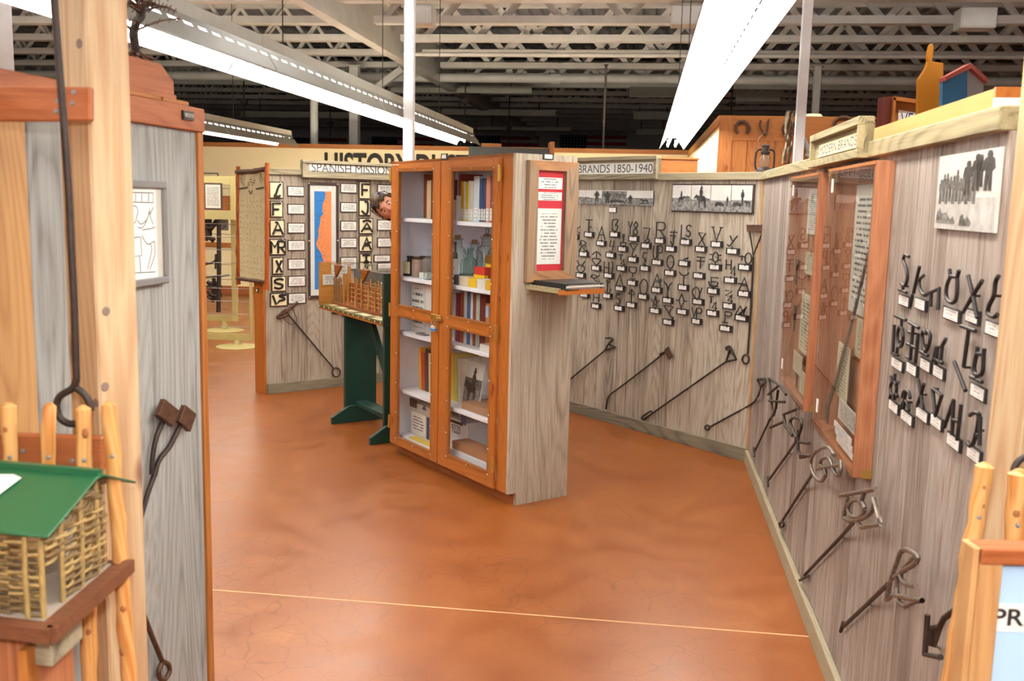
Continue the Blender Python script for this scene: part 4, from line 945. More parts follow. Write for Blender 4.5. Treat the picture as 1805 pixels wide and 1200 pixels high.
for (x, y, z) in ((0.225, 0.03, 1.0), (0.27, 0.04, 1.25), (0.24, 0.12, 0.8), (0.40, 0.03, 0.92), (0.47, 0.03, 0.92), (0.55, 0.03, 0.9), (0.63, 0.03, 0.9), (0.70, 0.03, 0.95), (0.32, 0.19, 0.9), (0.42, 0.19, 0.9), (0.52, 0.19, 0.9), (0.62, 0.19, 0.9), (0.71, 0.19, 0.95)): link('post', mp, md, T(x, y, 0.022) @ Matrix.Diagonal((1, 1, z, 1)))
for y in (0.036, 0.196):
    for z in (0.06, 0.1, 0.14, 0.18, 0.225): link('rail', mr, md, T(0.31, y, z))
for x in (0.395, 0.475): link('gate_post', mp, md, T(x, 0.012, 0.022) @ Matrix.Diagonal((1.3, 1.3, 0.95, 1)))
for i in range(8): link('gate_bar', mp, md, T(0.49 + i * 0.027, 0.05, 0.022) @ Matrix.Diagonal((0.7, 0.7, 0.72, 1)))
M_chain = M_iron
# ------------------------------------------------------------------ stroke alphabet for wrought letters (digits are eighths of the box)
GL = {'A': '00 48 80;23 63', 'B': '00 08;~08 68 86 64 04;~04 84 82 60 00', 'C': '~87 58 17 04 11 50 81', 'D': '00 08;~08 58 84 50 00', 'E': '80 00 08 88;04 64',
 'F': '00 08 88;04 64', 'H': '00 08;80 88;04 84', 'I': '40 48', 'J': '~68 63 50 30 02', 'K': '00 08;88 04 80', 'L': '08 00 80', 'M': '00 08 44 88 80', 'N': '00 08 80 88',
 'O': 'o', 'P': '00 08;~08 68 86 64 04', 'R': '00 08;~08 68 86 64 04;34 80', 'S': '~87 58 17 15 44 73 71 40 01', 'T': '08 88;48 40', 'U': '~08 02 40 82 88', 'V': '08 40 88',
 'X': '00 88;08 80', 'Y': '08 44 88;44 40', 'y': '08 44;88 20', 'Z': '08 88 00 80', '2': '~07 58 75 00;00 80', '3': '~08 88 44;~44 84 71 30 01', '4': '60 68 02 82', '5': '78 08 05;~05 64 71 30 01',
 '6': '~78 25 02 40 72 54 14', '7': '08 88 20', '8': '~48 76 44 02 40 72 44 16 48', '-': '04 84', '=': '03 83;06 86'}
def glyph_paths(spec):
    """spec: tokens GLYPH@x0y0x1y1 or raw strokes in [..]; returns polylines in the unit box."""
    out = []
    for tok in spec.split('|'):
        if tok.startswith('['): body, x0, y0, x1, y1 = tok[1:-1], 0, 0, 8, 8
        else:
            g, _, bx = tok.partition('@'); bx = bx or '0088'
            body = GL[g]; x0, y0, x1, y1 = (int(c) for c in bx)
        for st_ in body.split(';'):
            if st_.startswith('o'):
                bb = st_[1:] or '4444'; cx, cy, rx, ry = (int(c) for c in bb)
                pts = [(cx + rx * math.cos(a * math.pi / 8), cy + ry * math.sin(a * math.pi / 8)) for a in range(17)]
            else:
                sm = st_.startswith('~'); pts = [(int(p[0]), int(p[1])) for p in st_.lstrip('~').split()]
                if sm: pts = [(q.x, q.y) for q in spline([(a, b, 0) for a, b in pts], 4)]
            out.append([((x0 + (x1 - x0) * a / 8) / 8, (y0 + (y1 - y0) * b / 8) / 8) for a, b in pts])
    return out
def wire(paths, r, y, n=6, flat=None):
    m = MB()
    for p in paths: m.tube([(a, y, b) for a, b in p], r, n, flat=flat)
    return m
# ------------------------------------------------------------------ signs
def sign(name, lab, W, p0, p1, ptext, s, slab, matf, off=0.05, depth=0.03, tx=None, th=None):
    x0, z1 = W.at(*p0, off); x1, z0 = W.at(*p1, off)
    o = thing(name, lab, 'sign', W.M @ T(0, -off, 0))
    t = 0.028
    MB().box(x0, x1, 0, depth, z0 + t*.6, z1 - t*.6).build('back_board', matf, o)
    MB().box(x0, x1, -0.022, depth, z1 - t, z1).build('frame_rail', matf, o, bev=0.002); MB().box(x0, x1, -0.022, depth, z0, z0 + t).build('frame_rail', matf, o, bev=0.002)
    MB().box(x0, x0 + t, -0.02, depth, z0 + t, z1 - t).build('frame_stile', matf, o); MB().box(x1 - t, x1, -0.02, depth, z0 + t, z1 - t).build('frame_stile', matf, o)
    a, zt = W.at(*ptext[0], off); b, zb = W.at(*ptext[1], off)
    q = MB().box(a, b, -0.004, 0, zb, zt).build('text_strip', slab, o)
    ta, tb = tx if tx else (a + (b - a) * 0.03, b - (b - a) * 0.03)
    hh = th or (zt - zb) * 0.55
    text('lettering', s, M_inkgrey, q, ta, tb, zb + (zt - zb - hh) / 2, -0.0046, hh)
    return o
xq, zq = SPAN.at(552, 297, 0.05)
xs0, _ = SPAN.at(549, 297, 0.05); xs1, _ = SPAN.at(699, 303, 0.05)
sign('wall_sign', 'weathered framed sign reading SPANISH MISSIONS on the back left wall', SPAN, (532, 281), (800, 322), ((545, 289), (735, 308)), 'SPANISH MISSIONS', M_card, M_greyX, tx=(xs0, xs1), th=0.075)
xs0, _ = BACK.at(1020, 298, 0.05); xs1, _ = BACK.at(1151, 297, 0.05)
sign('wall_sign', 'weathered framed sign reading BRANDS 1850-1940 on the back wall', BACK, (930, 281), (1159, 316), ((975, 290), (1153, 306)), 'BRANDS 1850-1940', M_card, M_greyX, tx=(xs0, xs1), th=0.062)
sg = sign('wall_sign', 'weathered framed sign reading MODERN BRANDS standing on the right wall', RIGHT, (1437, 240), (1521, 278), ((1446, 256), (1514, 259)), 'MODERN BRANDS', M_cardcream, M_capX, off=0.06, th=0.034)

# ------------------------------------------------------------------ the small wire brands of the back wall, each on a black block with a white tag
def P2(x): return 1000 + x / 3.75
def Q2(y): return 270 + y / 3.75
GBK = 'small wire brands of the back wall'
def small_brand(spec, box, lab_c, desc, r=0.0048, lw=62, lh=40, tagwarp=0):
    X0, Y0, X1, Y1 = box; cx, cy = lab_c
    lx, lz = BACK.at(P2(cx), Q2(cy), 0.035)
    o = thing('wire_brand', 'small black wire brand, %s' % desc, 'wire brand', on(BACK, lx, lz, 0.035), GBK)
    a, zt = BACK.at(P2(X0), Q2((Y0 + Y1) / 2), 0.045); b, _ = BACK.at(P2(X1), Q2((Y0 + Y1) / 2), 0.045)
    _, zt = BACK.at(P2((X0 + X1) / 2), Q2(Y0), 0.045); _, zb = BACK.at(P2((X0 + X1) / 2), Q2(Y1), 0.045)
    a -= lx; b -= lx; zt -= lz; zb -= lz
    paths = [[(a + (b - a) * u, zb + (zt - zb) * v) for u, v in p] for p in glyph_paths(spec)]
    m = wire(paths, r, -0.012)
    xm = (a + b) / 2; m.tube([(xm, -0.012, zb), (min(0.02, max(-0.02, xm)), -0.008, 0.01)], r * 0.8, 6)
    m.tube([(xm, -0.012, (zt + zb) / 2), (xm, 0.013, (zt + zb) / 2)], 0.0015, 5)
    m.build('wrought_shape', M_black, o, True)
    w, _ = BACK.at(P2(cx - lw/2), Q2(cy), 0.035); w2, _ = BACK.at(P2(cx + lw/2), Q2(cy), 0.035); w = (w2 - w) / 2
    h = lh / 3.75 * 7.0 / 1715 / 2
    bk = MB().box(-w, w, -0.004, 0.0100, -h, h).build('block', M_tagblack, o)
    MB().box(-w * .74, w * .66, -0.0055, -0.004, -h * .68, h * .68).build('tag_card', M_printfew, bk)
SB = [
 ('[64 00 ;88 24 80]', (48, 485, 84, 530), (52, 553), 'shaped like a less-than sign, beside the bookcase end', 44),
 ('T@0588|[48 40;43 73]', (122, 440, 164, 515), (142, 537), 'capital T over a small F', 62),
 ('A|[~00 -]' if False else 'A', (203, 485, 252, 572), (222, 595), 'wide cursive A in the second column', 62),
 ('I@0028|3@2088', (293, 440, 334, 515), (312, 537), 'bar joined to a numeral 3', 62),
 ('[o4611;45 42;12 72 72 70 10 12]', (350, 525, 394, 612), (365, 633), 'ring on a stem over a little box', 62),
 ('Y@0038|8@4088', (405, 452, 470, 540), (438, 565), 'letter Y next to numeral 8', 64),
 ('[08 88 52;~52 20 50 81 53]', (505, 495, 545, 590), (520, 611), 'numeral 7 curling into a 6', 64),
 ('R|[70 90;80 81]' if False else 'R|[60 80;71 80]', (590, 458, 648, 555), (612, 579), 'large R with a small arrow foot', 68),
 ('J@2068|[17 87;15 75]', (672, 510, 724, 604), (683, 632), 'letters F and J joined', 70),
 ('L@0038|S@4188', (755, 474, 818, 562), (782, 587), 'letters L and S side by side', 74),
 ('[08 88 00 80 08]', (868, 527, 914, 612), (882, 634), 'tall hourglass', 76),
 ('[18 40 78;08 28;68 88]', (952, 490, 1026, 578), (986, 602), 'large V with serifs', 76),
 ('[28 44;~88 54 20 01]', (1060, 545, 1123, 614), (1092, 648), 'lower-case y in the rightmost columns', 84),
 ('[~04 28 66 24 18;~24 60 81;~24 00 01]', (83, 577, 136, 646), (108, 666), 'curling cursive R, second row at left', 60),
 ('[28 04 84;~78 64 40 01]', (280, 577, 312, 655), (285, 673), 'lower-case y like a numeral 4', 62),
 ('[08 88 44 08;~44 30 60 71]', (411, 598, 465, 680), (433, 702), 'open-topped wine cup with hooked stem', 64),
 ('[~68 28 15 44 62 33;43 42;20 60;42 40]', (497, 658, 530, 735), (513, 761), 'letter S standing on a foot bar', 64),
 ('U@0038|P@4088', (571, 612, 630, 700), (594, 721), 'letters U and P together', 72),
 ('O', (660, 675, 706, 760), (678, 791), 'plain tall oval', 74),
 ('[35 88;02 55]', (768, 690, 800, 708), (771, 728), 'two short slanting bars only', 72),
 ('T@2268|[08 88;06 86;20 60]', (855, 687, 906, 790), (869, 809), 'capital I topped by a double bar', 78),
 ('[o4424;02 22;06 26;62 82;66 86]' , (944, 655, 1018, 720), (976, 753), 'oval with two side bars each way', 82),
 ('H@0348|4@4085', (1050, 705, 1116, 812), (1076, 839), 'letter H above a numeral 4', 82),
 ('[05 45;26 22]|O@4088', (1134, 658, 1219, 730), (1172, 754), 'dash and large zero at the right edge', 86),
 ('[~40 03 24 44 64 83 40;~06 48 86;48 44]', (165, 650, 222, 742), (190, 759), 'heart under a little roof', 60),
 ('[~08 25 03 20 60 83 65 88;25 65]', (65, 712, 116, 784), (87, 806), 'horned pot, third row at left', 60),
 ('H@0048|[~78 72 50 31;78 68]', (245, 718, 308, 796), (272, 808), 'letters H and J joined', 62),
 ('T@0458|4@3085', (340, 672, 382, 745), (358, 761), 'capital T over numeral 4, fourth column', 62),
 ('[08 88;~08 05 44 85 88;44 41;10 70]', (411, 752, 456, 830), (428, 857), 'goblet with a foot', 64),
 ('[~08 26 46 66 88;46 40]', (740, 787, 802, 862), (766, 887), 'curved-armed T, below the double-barred tag', 70),
 ('[~08 36 44 56 88;44 40;30 50]', (640, 853, 692, 948), (662, 972), 'fork-armed Y on a tiny bar', 68),
 ('A|[34 84;75 84;73 84]', (568, 797, 620, 882), (590, 904), 'slim A pierced by an arrow', 70),
 ('[~10 05 48 85 70;00 20;60 80]', (482, 832, 532, 926), (501, 948), 'horseshoe arch', 66),
 ('[00 48 80 00]', (324, 800, 371, 876), (347, 893), 'plain tall triangle', 62),
 ('[40 48;05 48 85 05]', (406, 898, 445, 984), (423, 1003), 'upright arrow', 66),
 ('[08 88;48 46]|5@1077', (320, 925, 356, 997), (340, 1024), 'capital T over numeral 5', 64),
 ('H@1187|[08 88;00 80]', (170, 915, 210, 990), (188, 1009), 'letter H between two bars', 60),
 ('[o4711;46 40;~03 20 40 60 83]', (243, 838, 290, 925), (263, 942), 'anchor with a ring top', 60),
 ('B', (95, 880, 136, 920), (112, 936), 'letter B half under the binder', 60),
 ('[~04 28 66 24 18;~24 60 81]|[66 88]', (155, 803, 214, 848), (190, 868), 'looping R hidden behind the binder', 58),
 ('[48 20 85 05 60 48]', (553, 942, 612, 1014), (580, 1041), 'five-pointed star', 72),
 ('[08 88 44 08;44 80;60 80;80 82]', (637, 1010, 702, 1096), (666, 1116), 'flag-topped leg with hooked foot', 72),
 ('[48 24 40 64 48;04 24;64 84]', (722, 927, 790, 1022), (760, 1048), 'diamond with two side bars', 76),
 ('[~85 40 02 24 48 85;~65 84;50 88]' if False else '[~88 50 12 05 38 65 60 80]', (828, 885, 890, 960), (864, 981), 'looped alpha, right of the diamond', 76),
 ('E@2187|[~04 11 40 71 84]', (936, 812, 998, 885), (963, 911), 'letter E sitting in a cup', 76),
 ('Z@0477|4@3085', (1045, 898, 1096, 990), (1066, 1009), 'letter Z over numeral 4', 80),
 ('A@1088|[04 64]', (1130, 822, 1202, 906), (1168, 929), 'dash-struck A at the right edge', 86),
 ('V@0048|P@4088', (822, 1022, 890, 1086), (854, 1111), 'letters V and P joined', 66),
 ('T@0448|4@3085', (938, 948, 991, 1036), (959, 1057), 'capital T over numeral 4, fourth from the right edge', 80),
 ('P@2388|[23 21;01 51;21 20]', (1028, 1048, 1086, 1130), (1046, 1158), 'letter P on a stand, lowest of all', 84),
 ('[00 38 60;30 78 20;~78 50 80]', (1112, 1010, 1196, 1072), (1150, 1088), 'two crossed triangles at the lower right', 88),
]
for sp, bx, lc, ds, lw in SB: small_brand(sp.replace('64 00 ;', ''), bx, lc, ds, lw=lw)
x0, z0 = BACK.at(P2(298), Q2(375), 0.03)
nt = thing('name_tag', 'white tag in a black frame under the left photo strip', 'tag', on(BACK, x0, z0, 0.021))
MB().box(-0.042, 0.042, -0.008, 0, -0.022, 0.022).build('frame', M_tagblack, nt); MB().box(-0.036, 0.036, -0.01, -0.008, -0.017, 0.017).build('card', M_printfew, nt)
# photographs on the back wall
def photo(par, x0, x1, z0, z1, y, parts, hz=0.5):
    MB().box(x0, x1, y, y + 0.003, z0, z1).build('photo_print', M_phsky, par)
    h = z1 - z0; w = x1 - x0
    MB().box(x0, x1, y - 0.0008, y, z0, z0 + h * hz).build('print_ground', M_phground, par)
    for kind, a, b, sc, fl_ in parts:
        if kind == 'horse': figure(par, HORSE, x0 + w * a, z0 + h * b, w * sc, h * sc, y - 0.001, flip=fl_)
        if kind == 'rider':
            figure(par, HORSE, x0 + w * a, z0 + h * b, w * sc, h * sc, y - 0.001, flip=fl_); figure(par, RIDER, x0 + w * a, z0 + h * b, w * sc, h * sc * 1.05, y - 0.002, flip=fl_)
        if kind == 'man': figure(par, [(0.3, 0), (0.36, 0.5), (0.2, 0.55), (0.28, 0.8), (0.42, 0.84), (0.4, 0.98), (0.6, 0.98), (0.58, 0.84), (0.72, 0.8), (0.8, 0.55), (0.64, 0.5), (0.7, 0), (0.55, 0), (0.5, 0.4), (0.45, 0)], x0 + w * a, z0 + h * b, w * sc * .5, h * sc, y - 0.001, flip=fl_)
        if kind == 'herd': figure(par, [(0, 0), (0.02, 0.6), (0.1, 1), (0.2, 0.6), (0.35, 0.9), (0.45, 0.5), (0.6, 1), (0.72, 0.6), (0.9, 0.8), (1, 0)], x0 + w * a, z0 + h * b, w * sc, h * sc * .25, y - 0.001, M_phbrush)
        if kind == 'calf': figure(par, [(0, 0.1), (0.1, 0.5), (0.3, 0.7), (0.7, 0.6), (1, 0.3), (0.9, 0), (0.5, 0.15), (0.2, 0)], x0 + w * a, z0 + h * b, w * sc, h * sc * .5, y - 0.001, flip=fl_)
def px_rect(W, xl, xr, yt, yb, off): a, z1 = W.at(xl, yt, off); b, _ = W.at(xr, yt, off); _, z0 = W.at((xl + xr) / 2, yb, off); return a, b, z0, z1
ps = thing('photo_strip', 'frameless strip of three grey ranch photographs near the bookcase end', 'photograph', BACK.M)
a0, zt0 = BACK.at(1021, 335, 0.03); a3, zt3 = BACK.at(1152, 336, 0.03); _, zb = BACK.at(1085, 361, 0.03); w = (a3 - a0) / 3; zt0 = (zt0 + zt3) / 2
MB().box(a0, a3, -0.03, -0.021, zb, zt0).build('backing', M_tagblack, ps)
photo(ps, a0, a0 + w, zb, zt0, -0.034, [('herd', 0.02, 0.4, 0.5, 0), ('man', 0.6, 0.2, 0.75, 0)], 0.45)
photo(ps, a0 + w, a0 + 2*w, zb, zt0, -0.034, [('man', 0.02, 0.1, 0.85, 0), ('calf', 0.3, 0.15, 0.65, 0), ('herd', 0.0, 0.6, 1.0, 0)], 0.95)
photo(ps, a0 + 2*w, a3, zb, zt0, -0.034, [('horse', 0.45, 0.15, 0.45, 0), ('calf', 0.5, 0.1, 0.3, 0), ('man', 0.0, 0.1, 0.6, 0)], 0.5)
pf = thing('framed_photograph', 'dark framed row of four grey cowboy photographs on the back wall', 'photograph', BACK.M)
a0, b0, zb, zt = px_rect(BACK, 1185, 1330, 324, 375, 0.035)
MB().box(a0, b0, -0.035, -0.021, zb, zt).build('frame', M_framebrown, pf, bev=0.003)
w = (b0 - a0 - 0.016) / 4; iz0, iz1 = zb + 0.009, zt - 0.009
for i, (pp, hz) in enumerate((([('rider', 0.3, 0.3, 0.45, 1), ('herd', 0.6, 0.5, 0.38, 0)], 0.5), ([('rider', 0.1, 0.15, 0.8, 0), ('herd', 0.5, 0.4, 0.5, 0)], 0.45), ([('calf', 0.2, 0.2, 0.5, 0), ('man', 0.75, 0.2, 0.4, 0)], 0.42), ([('man', 0.4, 0.25, 0.6, 0), ('calf', 0.05, 0.2, 0.5, 0), ('horse', 0.6, 0.2, 0.4, 0)], 0.45))):
    x = a0 + 0.008 + i * w; photo(pf, x + 0.003, x + w - 0.003, iz0, iz1, -0.0385, pp, hz)
# ------------------------------------------------------------------ long irons
def iron_thing(lab, W, rods, heads, off=0.035, r=0.0065, rh=0.009, mat=None, hmat=None, name='branding_iron', f=lambda x, y: (x, y), group=None, plates=()):
    o = thing(name, lab, 'branding iron', W.M, group)
    def P(pt): return W.p3(*f(pt[0], pt[1]), pt[2] if len(pt) > 2 else off)
    m = MB()
    for rd in rods:
        sm = rd[0] == '~'; pts = [P(p) for p in (rd[1:] if sm else rd)]
        m.tube(spline(pts, 5) if sm else pts, r, 8)
    m.build('rod', mat or M_iron, o, True)
    for hd in heads:
        sm = hd[0] == '~'; pts = [P(p) for p in (hd[1:] if sm else hd)]
        MB().tube(spline(pts, 5) if sm else pts, rh, 8).build('head_bar', hmat or mat or M_iron, o, True)
    for pl_ in plates:
        q = [P(p) for p in pl_]; n = Vector((0, -0.014, 0)); m = MB(); k = len(q)
        m.add([p for p in q] + [p + n for p in q], [tuple(range(k)), tuple(range(2*k-1, k-1, -1))] + [(i, (i+1) % k, (i+1) % k + k, i + k) for i in range(k)])
        m.build('head_plate', hmat or M_rust, o, bev=0.001)
    nb = MB(); p = P(rods[0][len(rods[0]) // 2 if rods[0][0] != '~' else 2])
    nb.tube([p, (p.x, -0.018, p.z - 0.01)], 0.003, 5); nb.build('nail_hook', M_steel, o)
    return o
def fc3(x, y): return (1000 + x / 4.286, 560 + y / 4.286)
def loop(cx, cy, rx, ry, n=12, a0=0): return [(cx + rx * math.cos(a0 + 2 * math.pi * i / n), cy + ry * math.sin(a0 + 2 * math.pi * i / n)) for i in range(n + 1)]
GI = 'long irons on the back wall'
iron_thing('thin branding iron with 3-shaped triangular head, nearest the bookcase', BACK, [[(-40, 510), (35, 452), (285, 245)]], [[(285, 245), (365, 220), (308, 200), (285, 245)], ['~', (308, 200), (345, 165), (325, 152), (290, 154)]], f=fc3, group=GI, rh=0.007)
iron_thing('branding iron with dark square plate head and bent foot', BACK, [['~', (290, 690), (300, 630), (325, 580), (420, 508), (580, 385), (745, 255)]], [[(745, 255), (700, 275)]], f=fc3, group=GI, plates=[[(738, 245), (765, 218), (803, 292), (772, 316)]])
iron_thing('longest branding iron with A-shaped hooked head and looped handle', BACK, [[(580, 765), (900, 540), (1200, 330)], ['~', (640, 720), (630, 705), (575, 740), (562, 758), (580, 768), (640, 722)]], [[(1200, 330), (1277, 314), (1237, 235)], ['~', (1237, 235), (1222, 216), (1200, 228), (1208, 246)], [(1228, 240), (1200, 330)]], f=fc3, group=GI, rh=0.008)
iron_thing('upright branding iron with forked ring head near the corner', BACK, [[(1328, 452), (1324, 540), (1318, 624)], loop(1314.5, 633, 6, 8)], [[(1321, 406), (1328, 450), (1345, 406)]], group=GI, rh=0.006, plates=[[(1318, 396), (1349, 396), (1348, 408), (1319, 408)]])
# iron bridging the corner
o = thing('branding_iron', 'branding iron with D-shaped head bridging the corner of the walls', 'branding iron', None, GI)
cvt = lambda W, x, y, off=0.035: W.M @ W.p3(*fc3(x, y), off)
pts = [cvt(BACK, 1075, 825), cvt(BACK, 1240, 735), cvt(BACK, 1385, 655, 0.05), cvt(RIGHT, 1440, 590, 0.05), cvt(RIGHT, 1460, 520)]
MB().tube(spline(pts, 5), 0.0065, 8).build('rod', M_iron, o, True)
MB().tube([cvt(BACK, x, y) for x, y in loop(1057, 829, 17, 18)], 0.0065, 8).build('handle_loop', M_iron, o, True)
MB().tube([cvt(RIGHT, x, y) for x, y in ((1460, 520), (1440, 478), (1440, 462), (1492, 462), (1492, 488), (1460, 520))], 0.008, 8).build('head_bar', M_iron, o, True)
# the back left wall
def fs(x, y): return (400 + x / 3.333, 440 + y / 3.333)
iron_thing('stirrup-headed iron with thin wire guard on the back left wall', SPAN, [[(365, 385), (625, 695)], loop(642, 720, 24, 27)], [[(295, 395), (345, 350)], [(310, 402), (362, 378)], [(295, 395), (310, 402)], [(345, 350), (362, 378)], [(325, 382), (415, 308)]], f=fs, rh=0.011, hmat=M_rust)
wg = bpy.data.objects['branding_iron.005'] if 'branding_iron.005' in bpy.data.objects else None
if wg:
    MB().tube([SPAN.p3(*fs(x, y), 0.04) for x, y in ((330, 400), (350, 422), (380, 440), (408, 432), (410, 405), (385, 340))], 0.003, 6).build('wire_guard', M_iron, wg, True)
iron_thing('iron with its rod half hidden behind the green stand', SPAN, [[(622, 368), (665, 372), (705, 412), (880, 612), (960, 692)]], [[(618, 366), (650, 370)]], f=fs, rh=0.012)

# ------------------------------------------------------------------ letter plaques, captions and map on the back left wall
def ps3(x): return 470 + x / 4.617
def pt3(y): return 300 + y / 4.617
def plaque(box, spec, gbox, desc, tall=True):
    a, b, z0, z1 = px_rect(SPAN, ps3(box[0]), ps3(box[2]), pt3(box[1]), pt3(box[3]), 0.032)
    o = thing('letter_plaque', 'cream brown-framed plaque with black %s' % desc, 'plaque', on(SPAN, (a + b) / 2, (z0 + z1) / 2, 0.021), 'letter plaques on the back left wall')
    w, h = (b - a) / 2, (z1 - z0) / 2
    MB().box(-w, w, -0.010, 0, -h, h).build('frame', M_framebrown, o, bev=0.002)
    MB().box(-w + .010, w - .010, -0.0115, -0.0095, -h + .010, h - .010).build('cream_face', M_cardcream, o)
    gx0, gx1, gz0, gz1 = px_rect(SPAN, ps3(gbox[0]), ps3(gbox[2]), pt3(gbox[1]), pt3(gbox[3]), 0.034)
    cx, cz = (a + b) / 2, (z0 + z1) / 2
    paths = [[(gx0 - cx + (gx1 - gx0) * u, gz0 - cz + (gz1 - gz0) * v) for u, v in p] for p in glyph_paths(spec)]
    wire(paths, 0.0105, -0.0165, 6, 0.6).build('letter', M_black, o, True)
    for sx in (0,):
        MB().lathe([(0.004, 0), (0.003, 0.003)], 8, M=T(w * .6, -0.010, h - 0.006) @ Matrix.Rotation(math.pi/2, 4, 'X')).build('screw', M_steelwhite, o)
for a in (
 ((20, 90, 138, 232), '[~68 48 20 08 - ]' if False else '[~88 78 56 32 21 10;~10 30 60 71]', (52, 116, 116, 212), 'slanting script L'),
 ((28, 248, 134, 385), 'F', (50, 268, 115, 368), 'letter F at the left, second from the top'),
 ((24, 402, 148, 540), 'A|[~38 18;~00 - ]' if False else 'A|[28 48]', (48, 424, 132, 524), 'curled A between F and MR'),
 ((20, 558, 158, 692), 'M@0048|R@4088', (36, 578, 148, 676), 'letters M and R joined'),
 ((44, 708, 138, 850), 'X', (76, 734, 122, 832), 'leaning X'),
 ((38, 862, 160, 990), 'S', (60, 884, 134, 962), 'letter S with serifs'),
 ((28, 1000, 170, 1110), '[18 20 81;~32 57 44 66;66 85]' if False else '[08 20 41;~31 75 37;~37 24 84 88;84 95]' if False else '[08 20 43;~43 74 66 47 58 88]', (48, 1018, 158, 1090), 'letters L and S tumbled together'),
 ((750, 88, 846, 236), 'F', (776, 112, 834, 208), 'letter F at the top of the right column'),
 ((750, 240, 846, 372), 'J|[28 68]' if False else 'J|[38 68]', (772, 256, 840, 354), 'letter J under the right column F'),
 ((750, 388, 868, 520), 'A@0086|[~17 48 77]', (770, 406, 860, 502), 'letter A under a little arch'),
 ((750, 530, 864, 664), 'A|[34 85]', (778, 548, 848, 648), 'letter A with a slanting bar'),
 ((756, 676, 856, 752), 'T@0188|[20 60;31 51]', (778, 692, 842, 742), 'letter T on a thick foot'),
 ((756, 752, 858, 860), 'A@0058|[~17 48 77]' if False else '[~02 26 48 66 82;20 60]', (778, 776, 840, 850), 'small arch, seen through the clear cover')):
    plaque(*a)
def caption(box, which):
    a, b, z0, z1 = px_rect(SPAN, ps3(box[0]), ps3(box[2]), pt3(box[1]), pt3(box[3]), 0.028)
    o = thing('caption_card', 'white printed card in a brown frame %s' % which, 'card', on(SPAN, (a + b) / 2, (z0 + z1) / 2, 0.021), 'caption cards on the back left wall')
    w, h = (b - a) / 2, (z1 - z0) / 2
    MB().box(-w, w, -0.007, 0, -h, h).build('frame', M_framebrown, o, bev=0.001); MB().box(-w + .009, w - .009, -0.0085, -0.0065, -h + .009, h - .009).build('card', M_print, o)
for i, y in enumerate((126, 272, 426, 568, 720, 860, 1000)):
    caption((168 + i, y, 308 + 2 * i, y + 88), 'right of the %s' % ('script L', 'left column F', 'curled A', 'joined MR', 'leaning X', 'serif S', 'tumbled LS')[i])
for i, y in enumerate((102, 258, 410, 548, 706, 760)):
    caption((600, y, 736, y + (86 if i < 4 else 52)), 'left of the %s' % ('top right F', 'letter J', 'arched A', 'slant-barred A', 'footed T', 'small arch')[i])
for i, (x, y, h) in enumerate(((900, 112, 86), (884, 262, 86), (900, 400, 92), (900, 548, 80), (872, 688, 60), (900, 752, 70))):
    caption((x, y, x + 136, y + h), ('above the person\'s head', 'behind the person\'s head', 'right of the arched A', 'right of the slant-barred A', 'right of the footed T', 'right of the small arch')[i])
mf = thing('map_frame', 'tall framed coastal map with blue sea and orange land', 'map', SPAN.M)
a, b, z0, z1 = px_rect(SPAN, ps3(330), ps3(586), pt3(94), pt3(1040), 0.034)
MB().box(a, b, -0.032, -0.021, z0, z1).build('backing', M_card, mf)
fr = 0.026
for q in ((a, b, z1 - fr, z1), (a, b, z0, z0 + fr)): MB().box(q[0], q[1], -0.04, -0.032, q[2], q[3]).build('frame_rail', M_framebrown, mf, bev=0.002)
for q in ((a, a + fr), (b - fr, b)): MB().box(q[0], q[1], -0.04, -0.032, z0 + fr, z1 - fr).build('frame_stile', M_framebrown, mf, bev=0.002)
sa, sb, sz0, sz1 = px_rect(SPAN, ps3(388), ps3(526), pt3(170), pt3(968), 0.034)
MB().box(sa, sb, -0.0335, -0.032, sz0, sz1).build('sea', M_seablue, mf)
land = [(1, 1), (0.62, 1), (0.66, 0.97), (0.60, 0.91), (0.5, 0.88), (0.46, 0.8), (0.54, 0.775), (0.36, 0.74), (0.33, 0.68), (0.22, 0.60), (0.24, 0.55), (0.08, 0.465), (0.2, 0.42), (0.42, 0.36), (0.46, 0.32), (0.6, 0.27), (0.66, 0.18), (0.8, 0.10), (0.84, 0.0), (1, 0)]
MB().prism([(sa + (sb - sa) * u, sz0 + (sz1 - sz0) * v) for u, v in land], -0.0342, -0.0335).build('land', M_land, mf)
m = MB()
for u0, u1, v in ((0.15, 0.5, 0.905), (0.1, 0.42, 0.77), (0.2, 0.33, 0.745), (0.1, 0.3, 0.40), (0.12, 0.5, 0.33)): m.box(sa + (sb - sa) * u0, sa + (sb - sa) * u1, -0.0341, -0.0335, sz0 + (sz1 - sz0) * v, sz0 + (sz1 - sz0) * (v + 0.003))
m.build('sea_names', M_inkgrey, mf)
m = MB()
for (u, v) in ((0.68, 0.965), (0.72, 0.93), (0.66, 0.89), (0.62, 0.84), (0.58, 0.80), (0.5, 0.73), (0.46, 0.68), (0.42, 0.62), (0.36, 0.58), (0.34, 0.53), (0.24, 0.47), (0.4, 0.43), (0.5, 0.38), (0.56, 0.34), (0.68, 0.27), (0.74, 0.2), (0.86, 0.1)): m.box(sa + (sb-sa)*u, sa + (sb-sa)*u + .008, -0.0348, -0.0342, sz0 + (sz1-sz0)*v, sz0 + (sz1-sz0)*v + .008)
m.build('route_marks', M_olive, mf)
card_on(mf, ps3(390), ps3(526), pt3(130), pt3(152), SPAN, 0.0325, M_printfew, 'map_title')
